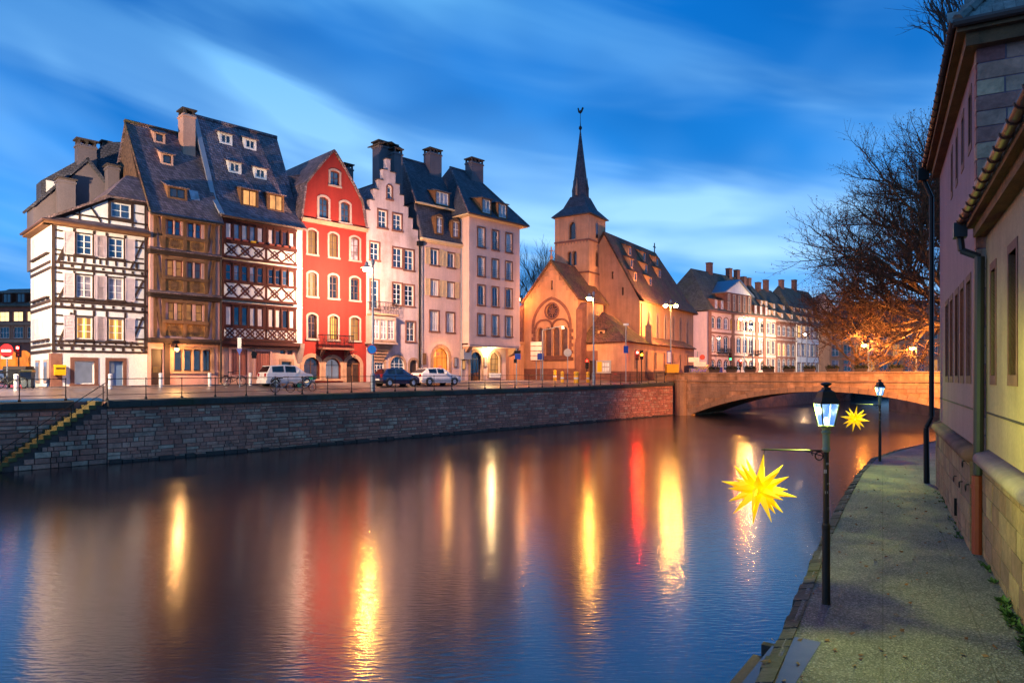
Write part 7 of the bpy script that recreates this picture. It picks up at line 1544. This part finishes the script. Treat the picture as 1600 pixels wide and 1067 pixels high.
# bin and container at the left
x = (43 - CX) / F * 40; e = empty('waste_bin', (x, 40, gz(x, 40)), .3, 'grey wheeled bin with yellow lid beside the timbered corner house', 'bin'); m = MB(); m.loft([[(-.22, -.24, .08), (.22, -.24, .08), (.22, .24, .08), (-.22, .24, .08)], [(-.29, -.32, .98), (.29, -.32, .98), (.29, .32, .98), (-.29, .32, .98)]]); m.build('body', 'bin_grey', e); m = MB(); m.prismx([(-.36, .98), (.34, .98), (.34, 1.04), (0, 1.1), (-.36, 1.03)], -.31, .31); m.build('lid', 'post_yellow', e)
for s_ in (-1, 1): m = MB(); m.tube((s_ * .2 - .03, .24, .1), (s_ * .2 + .03, .24, .1), .1, .1, 10); m.build('wheel', 'black_rubber', e)
x = (29 - CX) / F * 43; e = empty('waste_container', (x, 43, gz(x, 43)), .1, 'dark four-wheeled waste container behind the grey bin', 'container'); m = MB(); m.loft([[(-.55, -.4, .2), (.55, -.4, .2), (.55, .4, .2), (-.55, .4, .2)], [(-.65, -.5, 1.15), (.65, -.5, 1.15), (.65, .5, 1.15), (-.65, .5, 1.15)]]); m.build('body', 'iron_soft', e); m = MB(); m.prismx([(-.52, 1.15), (.52, 1.15), (.4, 1.35), (-.4, 1.35)], -.67, .67); m.build('lid', 'leather', e)
for a in (-1, 1):
    for b in (-1, 1): m = MB(); m.tube((a * .4 - .03, b * .3, .1), (a * .4 + .03, b * .3, .1), .1, .1, 8); m.build('wheel', 'black_rubber', e)
# van and flower boxes on the bridge
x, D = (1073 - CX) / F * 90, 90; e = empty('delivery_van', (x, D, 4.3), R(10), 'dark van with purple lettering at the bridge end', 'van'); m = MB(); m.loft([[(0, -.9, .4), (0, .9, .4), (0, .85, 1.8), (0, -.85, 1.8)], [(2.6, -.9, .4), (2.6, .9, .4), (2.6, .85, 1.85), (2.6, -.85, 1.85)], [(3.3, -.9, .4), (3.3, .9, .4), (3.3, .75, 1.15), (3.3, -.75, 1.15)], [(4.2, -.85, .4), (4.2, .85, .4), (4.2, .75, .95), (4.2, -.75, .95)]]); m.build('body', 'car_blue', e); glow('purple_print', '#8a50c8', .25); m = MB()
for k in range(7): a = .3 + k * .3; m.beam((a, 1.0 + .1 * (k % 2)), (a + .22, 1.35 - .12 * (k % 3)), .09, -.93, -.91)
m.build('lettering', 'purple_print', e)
for wx in (.8, 3.4):
    for s_ in (-1, 1): m = MB(); m.tube((wx, s_ * .85 - .1, .32), (wx, s_ * .85 + .1, .32), .32, .32, 14); m.build('wheel', 'black_rubber', e)
fbm = MB(); fbm.loft([[(-.5, -.2, 0), (.5, -.2, 0), (.5, .2, 0), (-.5, .2, 0)], [(-.6, -.26, .35), (.6, -.26, .35), (.6, .26, .35), (-.6, .26, .35)]]); fbme = fbm.mesh('planter', 'planter_box')
lv = MB(); r2 = random.Random(3)
for k in range(240):
    c = Vector((r2.uniform(-.65, .65), r2.uniform(-.32, .32), .36 + abs(r2.gauss(0, .17)))); u = Vector((r2.gauss(0, 1), r2.gauss(0, 1), r2.gauss(0, 1))).normalized() * .09; v = Vector((r2.gauss(0, 1), r2.gauss(0, 1), r2.gauss(0, 1))).normalized() * .07; lv.poly([c - u, c + v, c + u, c - v])
lvm = lv.mesh('foliage', 'planter_green'); names = ['first', 'second', 'third', 'fourth', 'fifth', 'sixth', 'seventh', 'eighth', 'ninth']
for k, px in enumerate((1115, 1142, 1171, 1199.5, 1232, 1264, 1300, 1345, 1400)):
    xl, _ = bpt(px, 580); q = BA + BD * xl + Vector((-BD.y, BD.x)) * .22; o = link('flower_box', fbme, None, (q.x, q.y, BT + .02), math.atan2(BD.y, BD.x)); tag(o, names[k] + ' flower box from the left on the bridge parapet', 'flower box', 'flower boxes on the bridge'); link('foliage', lvm, o)

# ------------------------------------------------------------------ trees
surf('bark', '#6a5238', var=.4, scale=3, fine=10, bump=.5); surf('twig', '#4a3524', var=.3, scale=3, fine=10, bump=0); surf('leaf_brown', '#6a4024', var=.5, scale=1.5, fine=6, bump=0); surf('twig_grey', '#3d3a38', var=.3, bump=0)
def tree(name, label, pos, seed, limbs, levels, r0, L0, leafn=0, mats=('bark', 'twig', 'leaf_brown'), trunk_h=5, spread=.55, droop=0.0, kids=(4, 5, 5, 4), shrink=.62, thin=.5):
    e = empty(name, pos, 0, label, 'tree'); g = random.Random(seed); tm_, cm, lm = MB(), MB(), MB()
    tm_.path([(0, 0, -.3), (g.uniform(-.1, .1), 0, trunk_h * .5), (0, 0, trunk_h)], r0, 9)
    def grow(p, d, L_, r, lev):
        n = 4; pts = [p]; dd = d.copy()
        for k in range(n):
            dd = (dd + Vector((g.gauss(0, .13), g.gauss(0, .13), g.gauss(0, .10) + (.05 if lev > 1 else .02) - droop * (lev == levels - 1)))).normalized(); p = p + dd * (L_ / n); pts.append(p)
        tgt = tm_ if lev < 2 else cm; nn = (7, 6, 4, 3, 3)[min(lev, 4)]
        for k in range(n): tgt.tube(pts[k], pts[k + 1], r * (1 - .5 * k / n), r * (1 - .5 * (k + 1) / n), nn, cap=False)
        if lev == levels - 1:
            for k in range(leafn):
                if g.random() < .75:
                    c = pts[1 + g.randrange(n)] + Vector((g.gauss(0, .15), g.gauss(0, .15), g.gauss(0, .15))); u = Vector((g.gauss(0, 1), g.gauss(0, 1), g.gauss(0, 1))).normalized() * .09; v = Vector((g.gauss(0, 1), g.gauss(0, 1), g.gauss(0, 1))).normalized() * .065; lm.poly([c - u, c + v, c + u, c - v])
            return
        for k in range(kids[min(lev, len(kids) - 1)]):
            f = .3 + .7 * (k + g.random()) / kids[min(lev, len(kids) - 1)]; f = min(f, 1.0); i = min(n - 1, int(f * n)); q = pts[i].lerp(pts[i + 1], f * n - i)
            ax = Vector((g.gauss(0, 1), g.gauss(0, 1), g.gauss(0, 1))).normalized(); nd = (dd * (1 - spread * .4) + ax * spread + Vector((0, 0, .06))).normalized()
            grow(q, nd, L_ * shrink * g.uniform(.8, 1.15), r * thin, lev + 1)
    for (d, L_, zf) in limbs: grow(Vector((0, 0, trunk_h * zf)), Vector(d).normalized(), L_ * L0, r0 * .55, 0)
    tm_.build('trunk', mats[0], e); c = cm.build('crown', mats[1], e)
    if lm.f: lm.build('leaves', mats[2], e)
    return e
TX, TD = (1530 - CX) / F * 76, 76.0
tree('plane_tree', 'huge spreading plane tree with brown leaves, lit orange from below beyond the bridge', (TX, TD, 3.9), 11,
     [((-1, -.1, .35), 1.15, .7), ((-.9, .25, .75), 1.2, .9), ((-.55, -.2, 1), 1.25, 1.0), ((-1, .1, .22), 1.05, .6), ((-.2, .3, 1), 1.3, 1.0), ((-.75, -.35, .5), 1.0, .8), ((.4, 0, 1), 1.2, 1.0), ((.9, .2, .6), 1.0, .8), ((-.95, .3, .5), 1.15, .75), ((-.35, .1, 1), 1.35, 1), ((-1, -.05, .6), 1.3, .85), ((-1, .25, .3), 1.15, .7)], 5, .65, 10.4, 2, kids=(7, 6, 6, 6), shrink=.58, trunk_h=8, spread=.62, thin=.47)
tree('street_tree', 'smaller bare tree standing under the plane tree beyond the bridge', (46.5, 92, 3.9), 5, [((-.5, 0, 1), 1, 1), ((.4, .2, 1), 1, 1), ((-.8, .1, .5), 1, .8), ((.7, -.2, .6), 1, .8)], 5, .3, 6.0, 2, trunk_h=3, kids=(5, 5, 4, 4))
tree('bare_tree', 'bare tree rising behind the cafe house and church', ((830 - CX) / F * 118, 118, 4.0), 21, [((-.3, 0, 1), 1.1, 1), ((.25, .2, 1), 1.2, 1), ((-.6, .1, .8), 1, .9), ((.6, -.2, .8), 1, .9), ((0, -.3, 1), 1.2, 1)], 5, .4, 8.2, 0, mats=('twig_grey', 'twig_grey', 'twig_grey'), trunk_h=6, kids=(6, 6, 5, 4), spread=.4)
tree('garden_tree', 'bare twigged tree rising behind the roof at the top right', ((1512 - CX) / F * 42, 42, 3.0), 9, [((-.22, 0, 1), 1.1, 1), ((.25, .2, 1), 1.2, 1), ((-.3, -.2, .9), 1, .95), ((.4, .2, .8), 1, .9)], 5, .3, 6.0, 0, mats=('twig_grey', 'twig_grey', 'twig_grey'), trunk_h=16, kids=(5, 4, 4, 3), spread=.45)

# ------------------------------------------------------------------ leaf litter and weeds
lm = MB(); g = random.Random(4); plain('leaf_fallen', '#7a4a2c', .7); plain('weed', '#38561f', .7)
for k in range(210):
    D = 7 + 26 * g.random() ** 1.3; ed = None
    s_ = g.uniform(.1, 3.4); P = WP - WD * (WP.y - D) / WD.y + Vector((-WD.y, WD.x)) * s_
    an = g.uniform(0, 6.28); r_ = g.uniform(.025, .06); c = Vector((P.x, P.y, PZ + .008)); u = Vector((math.cos(an), math.sin(an), g.uniform(-.1, .25))) * r_; v = Vector((-math.sin(an), math.cos(an), g.uniform(-.1, .3))) * r_ * .6; lm.poly([c - u + Vector((0, 0, .012)), c + v + Vector((0, 0, .015)), c + u + Vector((0, 0, .02)), c - v])
tag(lm.build('fallen_leaves', 'leaf_fallen'), 'scattered brown fallen leaves on the footpath', 'leaves', kind='stuff')
wm_ = MB()
for k in range(95):
    D = g.choice((g.uniform(8.2, 15), g.uniform(8.5, 12), g.uniform(14, 24))); P = WP - WD * (WP.y - D) / WD.y + Vector((-WD.y, WD.x)) * (g.uniform(.05, .22) + (.08 if D > 15.3 else -.08)); s_ = g.uniform(.3, .95) * (1.0 if D < 14 else .6)
    for j in range(14):
        an = g.uniform(0, 6.28); l_ = g.uniform(.06, .17) * s_; c = Vector((P.x, P.y, PZ)); tip = c + Vector((math.cos(an) * l_, math.sin(an) * l_, l_ * g.uniform(.3, 1.2))); sd_ = Vector((-math.sin(an), math.cos(an), 0)) * l_ * g.uniform(.12, .3); md = c.lerp(tip, .55) + Vector((0, 0, l_ * .15)); wm_.poly([c, md + sd_, tip, md - sd_])
tag(wm_.build('weeds', 'weed'), 'green weeds sprouting along the foot of the wall', 'weeds', kind='stuff')
